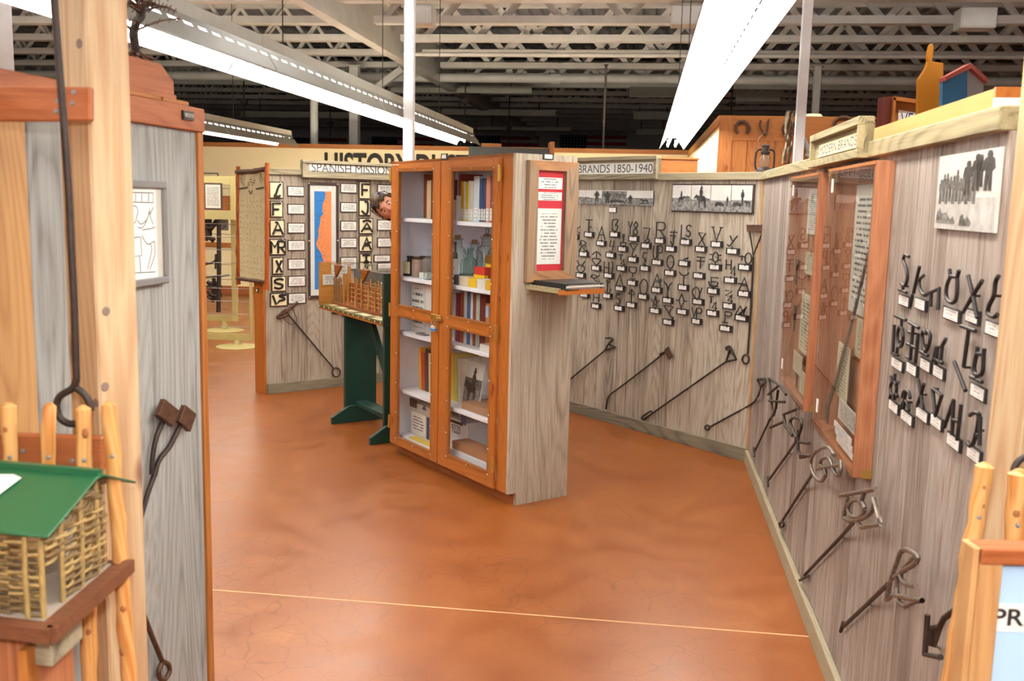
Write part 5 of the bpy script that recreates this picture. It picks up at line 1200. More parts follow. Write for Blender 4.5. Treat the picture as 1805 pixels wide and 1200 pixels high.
for (x, z) in ((a + .013, z1 - .013), (b - .013, z1 - .013), (a + .013, z0 + .013), (b - .013, z0 + .013), (a + .013, (z0 + z1) / 2), (b - .013, (z0 + z1) / 2)):
    MB().lathe([(0.007, 0), (0.005, 0.004)], 8, M=T(x, -0.04, z) @ Matrix.Rotation(math.pi/2, 4, 'X')).build('screw', M_steelwhite, mf)
MB().box(a + fr, b - fr, -0.0365, -0.035, z0 + fr, z1 - fr).build('glass_pane', M_pane, mf)
et = thing('name_tag', 'small black framed tag on the amber end board at left', 'tag', SPAN.M)
x0, z0 = CHART.at(452, 512, 0.03)
MB().box(-0.02, -0.0125, 0.06, 0.095, z0 - .016, z0 + .016).build('frame', M_tagblack, et); MB().box(-0.0215, -0.02, 0.066, 0.089, z0 - .01, z0 + .01).build('card', M_printfew, et)
# burlap chart on red canes
cc = thing('burlap_chart', 'burlap chart of brand marks on red cane poles beside the end board', 'chart', CHART.M @ T(0, -0.05, 0))
for (p0, p1, nm) in (((470.5, 287), (470.5, 511), 0), ((420, 293), (420, 501), 1)):
    xa, za = CHART.at(*p0, 0.05); xb, zb = CHART.at(*p1, 0.05)
    r = random.Random(nm); MB().tube([(xb + (xa - xb) * t / 14 + r.uniform(-.003, .003), r.uniform(-.003, .003), zb + (za - zb) * t / 14) for t in range(15)], [0.018 + (0.003 if t % 4 == 0 else 0) for t in range(15)], 9).build('pole', M_cane, cc, True)
xl, zl = CHART.at(420, 303, 0.05); xr, zr = CHART.at(468, 298, 0.05); xl2, zl2 = CHART.at(420, 491, 0.05); xr2, zr2 = CHART.at(468, 497, 0.05)
MB().tube([(xl - .03, 0, zl), ((xl + xr) / 2, 0.004, (zl + zr) / 2 - .008), (xr, 0, zr)], 0.022, 9).build('top_bar', M_bark, cc, True)
MB().tube([(xl2 - .03, 0, zl2), (xr2, 0, zr2)], 0.018, 9).build('bottom_bar', M_bark, cc, True)
m = MB(); nx = 10
for i in range(nx + 1):
    x = xl + (xr - xl) * i / nx; y = 0.008 * math.sin(i * 1.3)
    m.v += [(x, y, zl2 + (zr2 - zl2) * i / nx + .01), (x, y, zl + (zr - zl) * i / nx - .01)]
m.f += [(2*i, 2*i+2, 2*i+3, 2*i+1) for i in range(nx)]
cl = m.build('burlap', M_burlap, cc, True)
m = MB(); wd_ = xr - xl; hh = zl - zl2
def mk(u0, v0, u1, v1, r=0.004): m.tube([(xl + wd_ * u0, -0.012, zl2 + hh * v0), (xl + wd_ * u1, -0.012, zl2 + hh * v1)], r, 5, flat=0.3)
for (u0, u1) in ((0.06, 0.4), (0.7, 0.97)): mk(u0, 0.845, u1, 0.86, 0.007)
for (u, v, d) in ((0.12, 0.92, 1), (0.2, 0.90, -1), (0.84, 0.93, 1), (0.9, 0.95, -1)): mk(u, v, u + .05 * d, v + .05); mk(u, v, u + .06, v - .03)
for (u, v) in ((0.4, 0.90), (0.48, 0.93), (0.55, 0.90), (0.62, 0.92)): mk(u, v, u + .06, v); mk(u, v - .02, u + .05, v - .02)
mk(0.44, 0.83, 0.5, 0.80, 0.008); mk(0.56, 0.83, 0.53, 0.80, 0.008)
m.build('painted_heading', M_framebrown, cl)
m = MB(); r = random.Random(3)
for row in range(14):
    for col in range(7):
        u = 0.1 + col * 0.125; v = 0.74 - row * 0.051
        for q in range(2): m.tube([(xl + wd_ * (u + r.uniform(-.025, .025)), -0.011, zl2 + hh * (v + r.uniform(-.016, .016))), (xl + wd_ * (u + r.uniform(-.025, .025)), -0.011, zl2 + hh * (v + r.uniform(-.016, .016)))], 0.0022, 4, flat=0.3)
stuff(m.build('inked_marks', paint('brown_ink', (96, 82, 56), 0.8), cl))

# ------------------------------------------------------------------ the right wall: display cases
def case(x0, x1, z0, z1, depth, lab, first):
    c = thing('display_case', lab, 'display case', RIGHT.M @ T(0, -0.021, 0))
    d = depth - 0.021; t = 0.02
    MB().box(x0, x0 + t, -d, 0, z0, z1).build('side_panel', M_oakZ, c, bev=0.001); MB().box(x1 - t, x1, -d, 0, z0, z1).build('side_panel', M_oakZ, c, bev=0.001)
    MB().box(x0 + t, x1 - t, -d, 0, z1 - t, z1).build('top_panel', M_oakX, c, bev=0.001); MB().box(x0 + t, x1 - t, -d, 0, z0, z0 + t).build('bottom_panel', M_oakX, c, bev=0.001)
    MB().box(x0 + t, x1 - t, -0.008, -0.001, z0 + t, z1 - t).build('back_panel', M_oakZ, c)
    MB().box(x0 - 0.004, x1 + 0.0, -d - 0.004, -d - 0.0005, z0 - 0.004, z1 - 0.012).build('glass_pane', M_pane, c)
    MB().box(x0, x1, -d - 0.003, -d - 0.0004, z1 - 0.011, z1).build('top_strip', M_orangeX, c)
    MB().box(x1, x1 + 0.006, -0.03, 0.0, z0, z0 + 0.03).build('corner_bracket', M_brass, c)
    for xx, zz in ((x0 + .10, z1 - .09), (x0 + 0.10, z0 + 0.07)):
        MB().box(xx, xx + 0.022, -d - 0.007, -d - 0.004, zz, zz + .05).build('clip', M_card, c)
    return c
Z0, Z1 = 0.868, 1.862
ca = case(1.668, 2.45, Z0, Z1, 0.078, 'red oak display case with clear front, the farther of two on the right wall', 1)
cb_ = case(2.672, 3.456, Z0, Z1 + 0.004, 0.078, 'red oak display case with clear front, the nearer of two on the right wall', 2)
def sheet(par, x0, x1, z0, z1, y, mat, nm='printed_sheet'): return MB().box(x0, x1, y - 0.003, y, z0, z1).build(nm, mat, par)
sheet(cb_, 2.99, 3.40, 1.36, 1.80, -0.012, M_printlong); sheet(cb_, 3.15, 3.42, 1.22, 1.35, -0.012, M_printcream)
sheet(cb_, 2.96, 3.16, 1.05, 1.24, -0.030, M_printcream); sheet(cb_, 3.24, 3.42, 1.06, 1.20, -0.012, M_printcream)
sheet(cb_, 3.06, 3.38, 0.98, 1.05, -0.034, M_printlong, 'notice_card')
for i in range(3): sheet(cb_, 3.03 + 0.03 * i, 3.33 + 0.02 * i, 0.945 - 0.0 - i * 0.022, 0.964 - i * 0.022, -0.04, M_printfew, 'title_strip')
text('lettering', 'BRANDING', M_inkgrey, cb_, 3.0, 3.38, 1.81, -0.0105, 0.024)
lg = thing('display_iron', 'long flat dark iron leaning across the nearer display case', 'branding iron', RIGHT.M)
MB().tube([(3.36, -0.06, 1.58), (3.2, -0.062, 1.34), (3.02, -0.066, 1.10), (2.88, -0.062, 0.99)], [0.012, 0.012, 0.014, 0.02], 8, flat=0.4).build('shaft', M_steel, lg, True)
MB().tube([(2.88, -0.062, 0.99), (2.87, -0.062, 0.95), (2.9, -0.062, 0.92)], [0.02, 0.024, 0.006], 8, flat=0.4).build('blade', M_steel, lg, True)
sheet(ca, 1.95, 2.38, 1.60, 1.80, -0.012, M_printlong); sheet(ca, 1.98, 2.36, 1.42, 1.52, -0.012, M_printcream); sheet(ca, 2.06, 2.38, 1.08, 1.34, -0.03, M_printcream); sheet(ca, 1.95, 2.2, 0.97, 1.06, -0.034, M_printcream, 'notice_card'); sheet(ca, 2.15, 2.39, 0.9, 1.0, -0.03, M_printcream, 'notice_card')
text('lettering', 'TOOLS', M_inkgrey, ca, 1.75, 1.92, 1.81, -0.0105, 0.024)
for (x, z) in ((1.78, 1.42), (1.82, 1.2), (2.0, 0.93)):
    s_ = thing('display_piece', 'small iron piece pinned in the farther display case, %s' % {1.42: 'highest', 1.2: 'middle', 0.93: 'lowest'}[z], 'iron', RIGHT.M @ T(x, -0.03, z))
    MB().tube(spline([(-0.03, -0.012, 0.05), (0.0, -0.014, 0.0), (0.035, -0.012, 0.05)], 5), 0.005, 7).build('bow', M_iron, s_, True); MB().tube([(0, -0.013, 0.0), (0, -0.013, -0.07)], 0.005, 7).build('stem', M_iron, s_, True)
# large framed-less photograph near the right post
bp = thing('photo_print', 'large glossy ranch photograph high on the right wall by the post', 'photograph', RIGHT.M)
a, z1 = RIGHT.at(1660, 276, 0.024); a2, z0 = RIGHT.at(1651, 402, 0.024); b = 4.385
MB().box(a, b, -0.028, -0.0215, z0, z1).build('print', M_phsky, bp)
MB().box(a, b, -0.0284, -0.028, z0, z0 + (z1 - z0) * 0.42).build('print_ground', photo_mat('photo_pale_ground', (170, 170, 168), (214, 214, 212), 20), bp)
w, h = b - a, z1 - z0
MAN = [(0.3, 0), (0.34, 0.5), (0.18, 0.55), (0.26, 0.8), (0.4, 0.84), (0.36, 0.9), (0.42, 0.99), (0.58, 0.99), (0.64, 0.9), (0.6, 0.84), (0.74, 0.8), (0.82, 0.55), (0.66, 0.5), (0.7, 0), (0.55, 0), (0.5, 0.4), (0.45, 0)]
for i in range(11): figure(bp, MAN, a + w * 0.02 + i * 0.026, z0 + h * (0.34 + 0.03 * (i % 2)), 0.05, h * (0.34 + 0.04 * (i % 3)), -0.0285 - 0.0002 * (i % 3), M_phbrush)
figure(bp, [(0, 0), (0.05, 0.3), (0.2, 0.4), (0.3, 0.25), (0.55, 0.3), (0.75, 0.1), (0.9, 0.2), (1, 0)], a + w * .03, z0 + h * .08, w * .35, h * .5, -0.0285, M_phground)
for (u, v, s_) in ((0.42, 0.45, 1.0), (0.55, 0.5, 1.05), (0.62, 0.55, 0.9), (0.72, 0.5, 1.1)): figure(bp, MAN, a + w * u, z0 + h * v, 0.11 * s_, h * 0.44 * s_, -0.0291, M_phfigure)
figure(bp, HORSE, a + w * 0.4, z0 + h * 0.38, w * 0.22, h * 0.32, -0.0286, M_phbrush)
figure(bp, [(0, 0), (0.1, 0.5), (0.3, 0.6), (0.4, 0.3), (0.7, 0.5), (1, 0.2), (0.9, 0)], a + w * .45, z0 + h * .06, w * .2, h * .25, -0.0286, M_phbrush)
# brands on the right wall, strokes read off the wall and set back on its plane
def fr5(x, y): return (1560 + x / 3.335, 440 + y / 3.333)
GR_ = 'large wire brands of the right wall'
def big_brand(strokes, lab_box, desc, r=0.0048, off=0.036, dark=False):
    o = thing('wire_brand', 'wire brand on the display case wall, %s' % desc, 'wire brand', RIGHT.M, GR_)
    m = MB(); allp = []
    for s_ in strokes:
        sm = s_[0] == '~'; pts = [RIGHT.p3(*fr5(*p), off) for p in (s_[1:] if sm else s_)]
        allp += pts; m.tube(spline(pts, 5) if sm else pts, r, 7)
    c = sum(allp, Vector()) / len(allp); p = min(allp, key=lambda q: (q - c).length)
    m.tube([p, (p.x, -0.021, p.z)], 0.003, 5); m.build('wrought_shape', M_black, o, True)
    if lab_box:
        ab = [RIGHT.at(*fr5(lab_box[0], lab_box[1]), 0.032), RIGHT.at(*fr5(lab_box[2], lab_box[3]), 0.032)]
        (xa, za), (xb, zb) = ab
        cx = (xa + xb) / 2; cz = (za + zb) / 2; w = max(0.02, (xb - xa) / 2); h = max(0.016, (za - zb) * 0.42)
        bk = MB().box(cx - w, cx + w, -0.028, -0.0215, cz - h, cz + h).build('block', M_tagblack, o, bev=0.001)
        MB().box(cx - w * .84, cx + w * .84, -0.0292, -0.028, cz - h * .78, cz + h * .78).build('tag_card', M_printfew, bk)
    return o
def ell(cx, cy, rx, ry, n=14): return [(cx + rx * math.cos(2*math.pi*i/n), cy + ry * math.sin(2*math.pi*i/n)) for i in range(n + 1)]
BB = [
 ([['~', (140, 42), (118, 32), (108, 62), (125, 110), (132, 160), (118, 212), (95, 195)], [(82, 234), (126, 252)], [(106, 214), (105, 245)]], (72, 262, 130, 338), 'an S over a bar'),
 ([[(203, 98), (168, 255)], [(163, 262), (150, 332)], ['~', (228, 152), (204, 175), (204, 220), (220, 258), (240, 268)], [(230, 268), (318, 228), (312, 352)], [(272, 248), (268, 335)]], (165, 280, 225, 362), 'a slash, a C and a lying F'),
 ([[(380, 115), (384, 160)], [(436, 122), (424, 165)], [(384, 155), (424, 162)], ['~', (384, 160), (364, 210), (360, 270), (374, 302), (398, 312), (418, 290), (426, 230), (424, 165)]], (332, 322, 420, 440), 'a tall horned pot in the top row'),
 ([[(490, 152), (518, 270), (542, 400)], [(572, 182), (518, 265), (460, 368)]], (462, 348, 534, 436), 'a large X beside the post'),
 ([['~', (668, 155), (650, 190), (640, 270), (612, 330), (606, 375), (640, 395), (660, 380)]], (578, 412, 660, 520), 'a curving shape cut off by the post'),
 ([[(60, 388), (122, 414)], [(98, 408), (96, 450)], ell(90, 512, 17, 60), [(55, 440), (46, 604)], [(40, 606), (76, 622)], [(74, 575), (68, 610)]], (28, 632, 92, 712), 'an I and an O under a bar'),
 ([[(145, 428), (198, 460)], [(140, 482), (160, 492)], [(132, 552), (184, 578)], [(126, 628), (146, 640)], [(166, 440), (148, 650)], [(196, 492), (178, 668)]], (118, 660, 174, 742), 'a barred double H'),
 ([['~', (238, 492), (228, 475), (218, 505), (226, 560), (240, 595), (258, 560), (266, 510), (254, 480), (240, 494)], [(238, 595), (236, 614)], [(208, 598), (252, 622)]], (198, 636, 254, 718), 'a heart on a bar'),
 ([[(305, 572), (336, 570), (326, 660), (290, 640), (302, 572)], [(334, 570), (358, 524)], [(310, 560), (300, 675)], [(288, 640), (284, 655)], [(330, 655), (336, 668)]], (274, 676, 330, 762), 'a boxy P with a raised tail'),
 ([[(448, 448), (532, 478)], [(492, 470), (462, 690)], [(408, 658), (474, 828)]], None, 'a tall T with a slash at its foot'),
 ([[(546, 570), (540, 615)], [(584, 580), (580, 620)], [(540, 610), (580, 615)], ['~', (540, 610), (526, 680), (530, 725), (552, 738), (574, 715), (580, 615)], [(505, 745), (570, 778)], [(540, 735), (538, 770)]], (490, 785, 572, 890), 'a horned pot standing on a bar'),
 ([ell(50, 815, 18, 42), [(34, 745), (42, 778)], [(58, 728), (56, 775)], [(76, 776), (64, 800)], [(36, 850), (28, 872)], [(58, 852), (54, 880)], [(64, 838), (72, 862)]], (14, 882, 66, 962), 'a little sun with rays'),
 ([['~', (102, 868), (108, 838), (122, 828), (140, 840), (148, 872)], [(122, 828), (108, 935)], ['~', (92, 935), (108, 895), (128, 895), (140, 945)]], (84, 945, 150, 1026), 'a double-hooked arrow'),
 ([[(196, 765), (212, 850), (224, 935)], [(230, 788), (212, 850), (188, 920)]], (172, 926, 240, 1010), 'a small X in the bottom row'),
 ([[(280, 815), (334, 855), (296, 975), (280, 815)]], (258, 968, 320, 1056), 'a narrow pointed triangle'),
 ([[(404, 882), (350, 1042)], [(404, 882), (394, 1090)], [(448, 908), (424, 1120)], [(398, 998), (438, 1012)]], (352, 1080, 426, 1178), 'an A joined to an H'),
 ([['~', (500, 972), (520, 960), (548, 962), (552, 1000)], ['~', (556, 960), (540, 1060), (520, 1135), (498, 1152), (484, 1130)], [(530, 1085), (556, 1092)], [(560, 980), (556, 1150)]], (470, 1152, 545, 1250), 'a J and A half hidden by the post'),
]
for s_, lb, ds in BB: big_brand(s_, lb, ds)
# long irons with big brand heads on the right wall
def f61(x, y): return (1310 + x / 4.0, 560 + y / 4.0)
def f63(x, y): return (1310 + x / 3.0, 800 + y / 3.0)
HF = 0.085
def hp(*pts): return [(x, y, HF) for x, y in pts]
def irn(lab, rods, heads, f, **kw):
    kw['rh'] = 0.0068
    return iron_thing(lab, RIGHT, rods, heads, f=f, off=0.035, group='long irons on the right wall', **kw)
irn('long iron with stacked letter A head, farthest on the right wall', [[(215, 680, HF), (190, 712), (85, 935)], [(75, 915), (78, 978)], [(205, 650, HF), (215, 690, HF)], [(228, 640, HF), (215, 690, HF)]],
    [hp((182, 425), (205, 650)), hp((182, 425), (265, 482)), hp((176, 540), (245, 482)), hp((245, 510), (230, 640)), hp((182, 585), (293, 594)), hp((265, 482), (302, 542))], f61, rh=0.010)
irn('long iron with tangled R and L head, below the farther display case', [[(375, 868, HF), (320, 950), (182, 1142)], [(172, 1120), (176, 1190)]],
    [hp((282, 682), (385, 642)), hp((192, 774), (288, 732)), hp((285, 682), (297, 765), (348, 832)), ['~'] + hp((330, 738), (342, 712), (372, 704), (408, 724), (410, 770), (390, 830), (376, 868)), hp((332, 742), (374, 850)), hp((390, 790), (386, 935), (402, 968), (474, 976)), hp((402, 876), (466, 885)), hp((402, 985), (440, 978))], f61, rh=0.010)
irn('long iron with big ring and S-shaped head, under the nearer display case', [[(490, 1100, HF), (426, 1196), (270, 1440)], ['~', (255, 1452), (278, 1438), (286, 1464), (264, 1478), (255, 1452)]],
    [['~'] + hp((640, 968), (600, 915), (540, 925), (492, 968), (476, 1040), (505, 1120), (550, 1152), (580, 1108), (572, 1062), (540, 1036)), ['~'] + hp((540, 1036), (552, 1000), (590, 985), (616, 1010), (640, 1080), (668, 1112), (690, 1070), (684, 1010)), hp((518, 1064), (690, 1036))], f61, rh=0.011, hmat=M_steel)
irn('long iron with boxed ring head, right of the big ring iron', [[(580, 365, HF), (520, 435), (325, 640)], [(300, 668), (345, 645)]],
    [hp((512, 220), (702, 186)), hp(*ell(598, 290, 45, 47)), ['~'] + hp((530, 335), (565, 355), (620, 345), (670, 315), (690, 270), (690, 235)), hp((690, 235), (728, 372), (625, 388), (592, 345)), hp((552, 232), (530, 335)), hp((640, 205), (622, 262))], f63, rh=0.009, hmat=M_steel)
irn('long iron with large R and bar head, nearest the right post', [[(765, 688, HF), (660, 790), (530, 912)], [(530, 890), (515, 938)]],
    [['~'] + hp((832, 518), (856, 505), (900, 522), (924, 550), (900, 585), (850, 615), (800, 655)), hp((832, 518), (778, 672), (760, 776), (790, 746)), ['~'] + hp((832, 640), (845, 675), (880, 694), (915, 696)), hp((792, 745), (946, 775), (858, 806)), ['~'] + hp((858, 806), (822, 780), (810, 712), (815, 660)), hp((852, 600), (912, 542))], f63, rh=0.009, hmat=M_steel)
irn('iron with flat square head cut off by the peeled sticks', [[(1045, 900, HF), (1010, 1010)]], [hp((975, 850), (960, 1060), (1045, 1075)), hp((1115, 830), (1060, 870), (1040, 915), (1000, 920)), hp((1000, 920), (990, 1010))], f63, rh=0.010)
# ------------------------------------------------------------------ left partition: picture, irons, wire tree
pic = thing('line_drawing', 'grey framed line drawing of a robed figure on the left partition', 'picture', PART.M)
a0, z1 = PART.at(290, 320, 0.03); _, z0 = PART.at(290, 499, 0.03); fx0 = a0 - 0.34; t = 0.018
MB().box(fx0 + t, a0 - t, -0.03, -0.021, z0 + t, z1 - t).build('paper', M_card, pic)
for q in ((z1 - t, z1), (z0, z0 + t)): MB().box(fx0, a0, -0.038, -0.021, q[0], q[1]).build('frame_rail', M_framegrey, pic, bev=0.003)
for q in ((fx0, fx0 + t), (a0 - t, a0)): MB().box(q[0], q[1], -0.038, -0.021, z0 + t, z1 - t).build('frame_stile', M_framegrey, pic, bev=0.003)
MB().box(a0 - t - 0.025, a0 - t, -0.0302, -0.03, z0 + t, z1 - t).build('mat_strip', M_offlight, pic)
def fd(x, y): return (x / 2, y / 2)
m = MB()
for s_ in ([(462, 678), (540, 680), (540, 714), (460, 712), (462, 678)], [(478, 682), (478, 710)], [(500, 682), (500, 710)], [(524, 682), (524, 710)],
  ['~', (464, 765), (462, 740), (470, 726), (482, 730), (486, 748), (480, 770)], ['~', (480, 770), (478, 782), (462, 795), (466, 822), (470, 840)], ['~', (484, 775), (498, 790), (520, 770), (528, 735)], ['~', (486, 800), (505, 800), (530, 745)],
  [(470, 838), (494, 835)], [(468, 840), (466, 905), (500, 900), (496, 836)], [(474, 905), (470, 958)], [(492, 902), (496, 958)], ['~', (500, 830), (520, 860), (545, 850)], ['~', (502, 810), (530, 806), (548, 800)], ['~', (528, 858), (535, 880), (520, 950)], ['~', (545, 850), (545, 900), (528, 950)],
  [(432, 964), (548, 958)], ['~', (436, 690), (448, 720), (454, 760), (446, 800)], ['~', (430, 810), (452, 812), (456, 850), (446, 880), (440, 930)], ['~', (440, 880), (458, 900), (460, 950)], ['~', (540, 730), (530, 760), (540, 790)]):
    sm = s_[0] == '~'; pts = [PART.p3(*fd(*p), 0.0305) for p in (s_[1:] if sm else s_)]
    m.tube(spline(pts, 4) if sm else pts, 0.0011, 5, flat=0.4)
m.build('ink_lines', M_ink, pic)
def fl2(x, y): return (x / 2, 600 + y / 2)
o = iron_thing('branding iron with two square plate heads on the left partition', PART, [[(545, 470), (520, 540), (492, 640), (468, 745), (458, 800)], ['~', (572, 288), (550, 345), (538, 410), (535, 470)], ['~', (634, 300), (600, 370), (562, 420), (545, 478)]], [], f=fl2, r=0.0065,
    plates=[[(565, 205), (616, 246), (594, 303), (541, 262)], [(638, 226), (676, 258), (655, 321), (616, 284)]])
iron_thing('iron rod ending in a narrow loop low on the left partition', PART, [[(470, 860), (480, 898), (525, 1015), (572, 1132)], ['~', (572, 1132), (560, 1165), (565, 1192), (582, 1194), (598, 1165), (592, 1140), (572, 1132)]], [], f=fl2, r=0.0065, mat=M_rust)
bl = thing('wood_pedestal', 'chamfered wooden pedestal block under the wire tree', 'pedestal', PART.M)
xa, za = PART.at(295, 175, -0.02); xb, _ = PART.at(190, 160, -0.02); _, zt = PART.at(290, 142, -0.02); _, ztop = PART.at(278, 114, -0.02)
zb = HW + 0.012
MB().prism([(xb, zb), (xa, zb), (xa, zt), (xa - 0.06, ztop), (xb + 0.06, ztop), (xb, zt)], 0.0, 0.09).build('block', M_brownX, bl, bev=0.003)
MB().box(xb - 0.004, xa + 0.004, -0.004, 0.094, zb - 0.0, zb + 0.014).build('base_strip', M_brownX, bl, bev=0.002)
for (p, q, n) in ((278, 222, 'left'), (327, 282, 'right')):
    x1, _ = PART.at(p, 180, 0.01); x0, _ = PART.at(q, 180, 0.01)
    s_ = MB().box(x0, x1, -0.02, 0.085, HW + .0005, HW + 0.012).build('wood_block', M_orangeX, None, M=PART.M, bev=0.002); tag(s_, 'short thin wood block on the left partition top, %s' % ('partly under the pedestal' if n == 'left' else 'right of the pedestal'), 'wood block')
lt = thing('name_plate', 'small framed plate reading SHINN at the end of the brown top board', 'name plate', PART.M)
x0, z1 = PART.at(321, 194, 0.032); x1, z0 = PART.at(340, 213, 0.032); x1 = min(x1, 0.0)
MB().box(x0, x1, -0.036, -0.03, z0, z1).build('holder', M_tagblack, lt); MB().box(x0 + .006, x1 - .006, -0.038, -0.036, z0 + .006, z1 - .006).build('card', M_offlight, lt)
text('lettering', 'SHINN', M_ink, lt, x0 + .01, x1 - .01, (z0 + z1) / 2 - .006, -0.0385, 0.012)
wt = thing('wire_tree', 'twisted rusty barbed wire tree on the wooden pedestal', 'sculpture', PART.M)
def tp(x, y, off=-0.04): return PART.p3(x / 3.008, y / 3.008, off)
r = random.Random(9); base = [tp(722, 285), tp(715, 230), tp(708, 180), tp(720, 130), tp(745, 90), tp(748, 50)]
base = spline(base, 4)
for k in range(6):
    MB().tube([p + Vector((0.008 * math.cos(i * .9 + k * 1.05), 0.008 * math.sin(i * .9 + k * 1.05), 0)) for i, p in enumerate(base)], 0.0035, 6).build('trunk_strand', M_iron, wt, True)
for k in range(8):
    a = k * 0.8; MB().tube(spline([base[0] + Vector((0, 0, 0.01)), base[0] + Vector((0.03 * math.cos(a), 0.02 * math.sin(a), -0.004)), base[0] + Vector((0.055 * math.cos(a + .2), 0.035 * math.sin(a), -0.006))], 4), 0.003, 5).build('root_strand', M_rust, wt, True)
for k, (tx_, ty_) in enumerate(((640, 30), (660, 60), (690, 10), (820, 20), (880, 40), (930, 60), (950, 100), (900, -10), (650, 140), (690, 110), (760, -40), (830, -40), (700, -40))):
    e = tp(tx_, ty_, -0.04 + r.uniform(-.06, .06)); s0 = base[-3] if ty_ < 100 else base[9]
    mid = (s0 + e) / 2 + Vector((r.uniform(-.02, .02), r.uniform(-.02, .02), 0.012))
    q = spline([s0, mid, e], 6); m = MB()
    for kk in range(2): m.tube([p + Vector((0.003 * math.cos(i + kk * 3.14), 0.003 * math.sin(i + kk * 3.14), 0)) for i, p in enumerate(q)], 0.0022, 5)
    for i in range(3, len(q), 3): m.tube([q[i] + Vector((-.012, 0, -.01)), q[i] + Vector((.012, 0.004, .01))], 0.0015, 4)
    m.build('branch', M_rust, wt, True)
# ------------------------------------------------------------------ left foreground: post, rails, sticks, hook
def yaw_thing(name, lab, cat, loc, a=0.0, group=None): return thing(name, lab, cat, Matrix.Translation(loc) @ RZ(a), group)
p0 = aty(172, 600, 1.76)
lp = yaw_thing('cedar_post', 'knotty cedar post at the left with a rail nailed across', 'post', (p0.x, 1.76, 0), math.radians(58.7))
MB().box(0, 0.089, 0, 0.089, 0, 2.6).build('shaft', M_cedarZ, lp, bev=0.004)
m = MB()
for (y_, z) in ((0.02, 1.975), (0.012, 1.33)): m.lathe([(0.009, 0), (0.007, 0.001)], 10, M=T(0.0, y_, z) @ Matrix.Rotation(-math.pi / 2, 4, 'Y'))
for (x, z) in ((0.02, 1.50), (0.012, 1.36)): m.lathe([(0.009, 0), (0.007, 0.001)], 10, M=T(x, 0.0, z) @ Matrix.Rotation(math.pi / 2, 4, 'X'))
stuff(m.build('knots', paint('grey_knot', (120, 100, 90), 0.7), lp))
def plank_px(name, lab, cat, xa, xb, yt0, yt1, yb0, yb1, d, th, mat, nails=()):
    a = aty(xa, yt0, d); b = aty(xb, yt1, d); c = aty(xa, yb0, d); e = aty(xb, yb1, d)
    o = thing(name, lab, cat, Matrix.Translation((0, d, 0)))
    MB().prism([(c.x, c.z), (e.x, e.z), (b.x, b.z), (a.x, a.z)], 0, th).build('board', mat, o, bev=0.003)
    for (nx, ny) in nails:
        q = aty(nx, ny, d); MB().lathe([(0.0045, 0), (0.003, 0.003)], 8, M=T(q.x, 0, q.z) @ Matrix.Rotation(math.pi / 2, 4, 'X')).build('nail_head', M_framegrey, o)
    return o
plank_px('fence_rail', 'brown upper rail nailed across the left cedar post', 'rail', -60, 158, 149, 153, 214, 213, 1.67, 0.02, M_brownX, ((130, 163), (102, 178), (128, 182), (99, 196)))
plank_px('fence_rail', 'brown lower rail behind the peeled pickets at left', 'rail', -60, 180, 763, 771, 829, 832, 1.66, 0.02, M_brownX, ((127, 812), (40, 795)))
# peeled pickets
def stick(lab, x0, y0, x1, y1, d, wpx, seed, tip=True, group='peeled pickets at the left'):
    a = aty(x0, y0, d); b = aty(x1, y1, d); r = random.Random(seed); n = 16; R = wpx / 2 * d / FPX
    o = thing('peeled_picket', lab, 'picket', Matrix.Translation((0, 0, 0)) @ T(a.x, a.y, 0), group)
    pts = []; rs = []
    for i in range(n + 1):
        t = i / n; p = a.lerp(b, t) - Vector((a.x, a.y, 0))
        pts.append(p + Vector((r.uniform(-1, 1) * R * .12, r.uniform(-1, 1) * R * .12, 0))); rs.append(R * r.uniform(0.88, 1.12))
    if tip: pts.insert(0, pts[0] + Vector((0, 0, R * .5))); rs.insert(0, R * .35)
    MB().tube(pts, rs, 12).build('stem', M_stick, o, True)
    for k in range(4):
        i = r.randint(2, n - 2); MB().ball(pts[i] + Vector((r.uniform(-.6, .6) * R, -R * .7, 0)), (R * .45, R * .35, R * .7), 8, 5).build('knot', paint('stick_knot', (150, 92, 50), 0.6) if 'stick_knot' not in bpy.data.materials else bpy.data.materials['stick_knot'], o, True)
    q = aty(x0 + (x1 - x0) * .12, y0 + 90, d - R * 1.0 / 1); MB().ball(q - Vector((a.x, a.y, 0)), 0.004, 8, 5).build('nail_head', M_framegrey, o)
    return o
stick('leftmost peeled picket, at the edge of the green roof', 16, 716, 28, 1300, 1.6, 27, 1)
stick('second peeled picket from the left, above the green roof', 86, 716, 78, 1300, 1.6, 25, 2)
stick('third peeled picket, overlapping the iron ring hook', 147, 721, 160, 1330, 1.6, 29, 3)
stick('fourth and thickest peeled picket, at the right of the cedar post', 193, 714, 236, 1330, 1.6, 27, 4)
hk = thing('ring_hook', 'long dark iron rod with open ring hanging before the left cedar post', 'hook', Matrix.Translation((0, 1.63, 0)))
def hq(x, y): q = aty(x, y, 1.63); return Vector((q.x, 0, q.z))
MB().tube([hq(92, -60), hq(97, 20), hq(104, 110), hq(113, 220), hq(121, 330), hq(126, 440), hq(131, 540), hq(134, 640), hq(135, 668)], 0.0062, 9).build('rod', M_iron, hk, True)
MB().tube(spline([hq(135, 668), hq(128, 684), hq(106, 698), hq(100, 716), hq(106, 736), hq(120, 746), hq(134, 747)], 5), 0.0062, 9).build('ring', M_iron, hk, True)
MB().tube(spline([hq(134, 684), hq(146, 692), hq(156, 706), hq(161, 724)], 5), 0.0062, 9).build('ring_end', M_iron, hk, True)
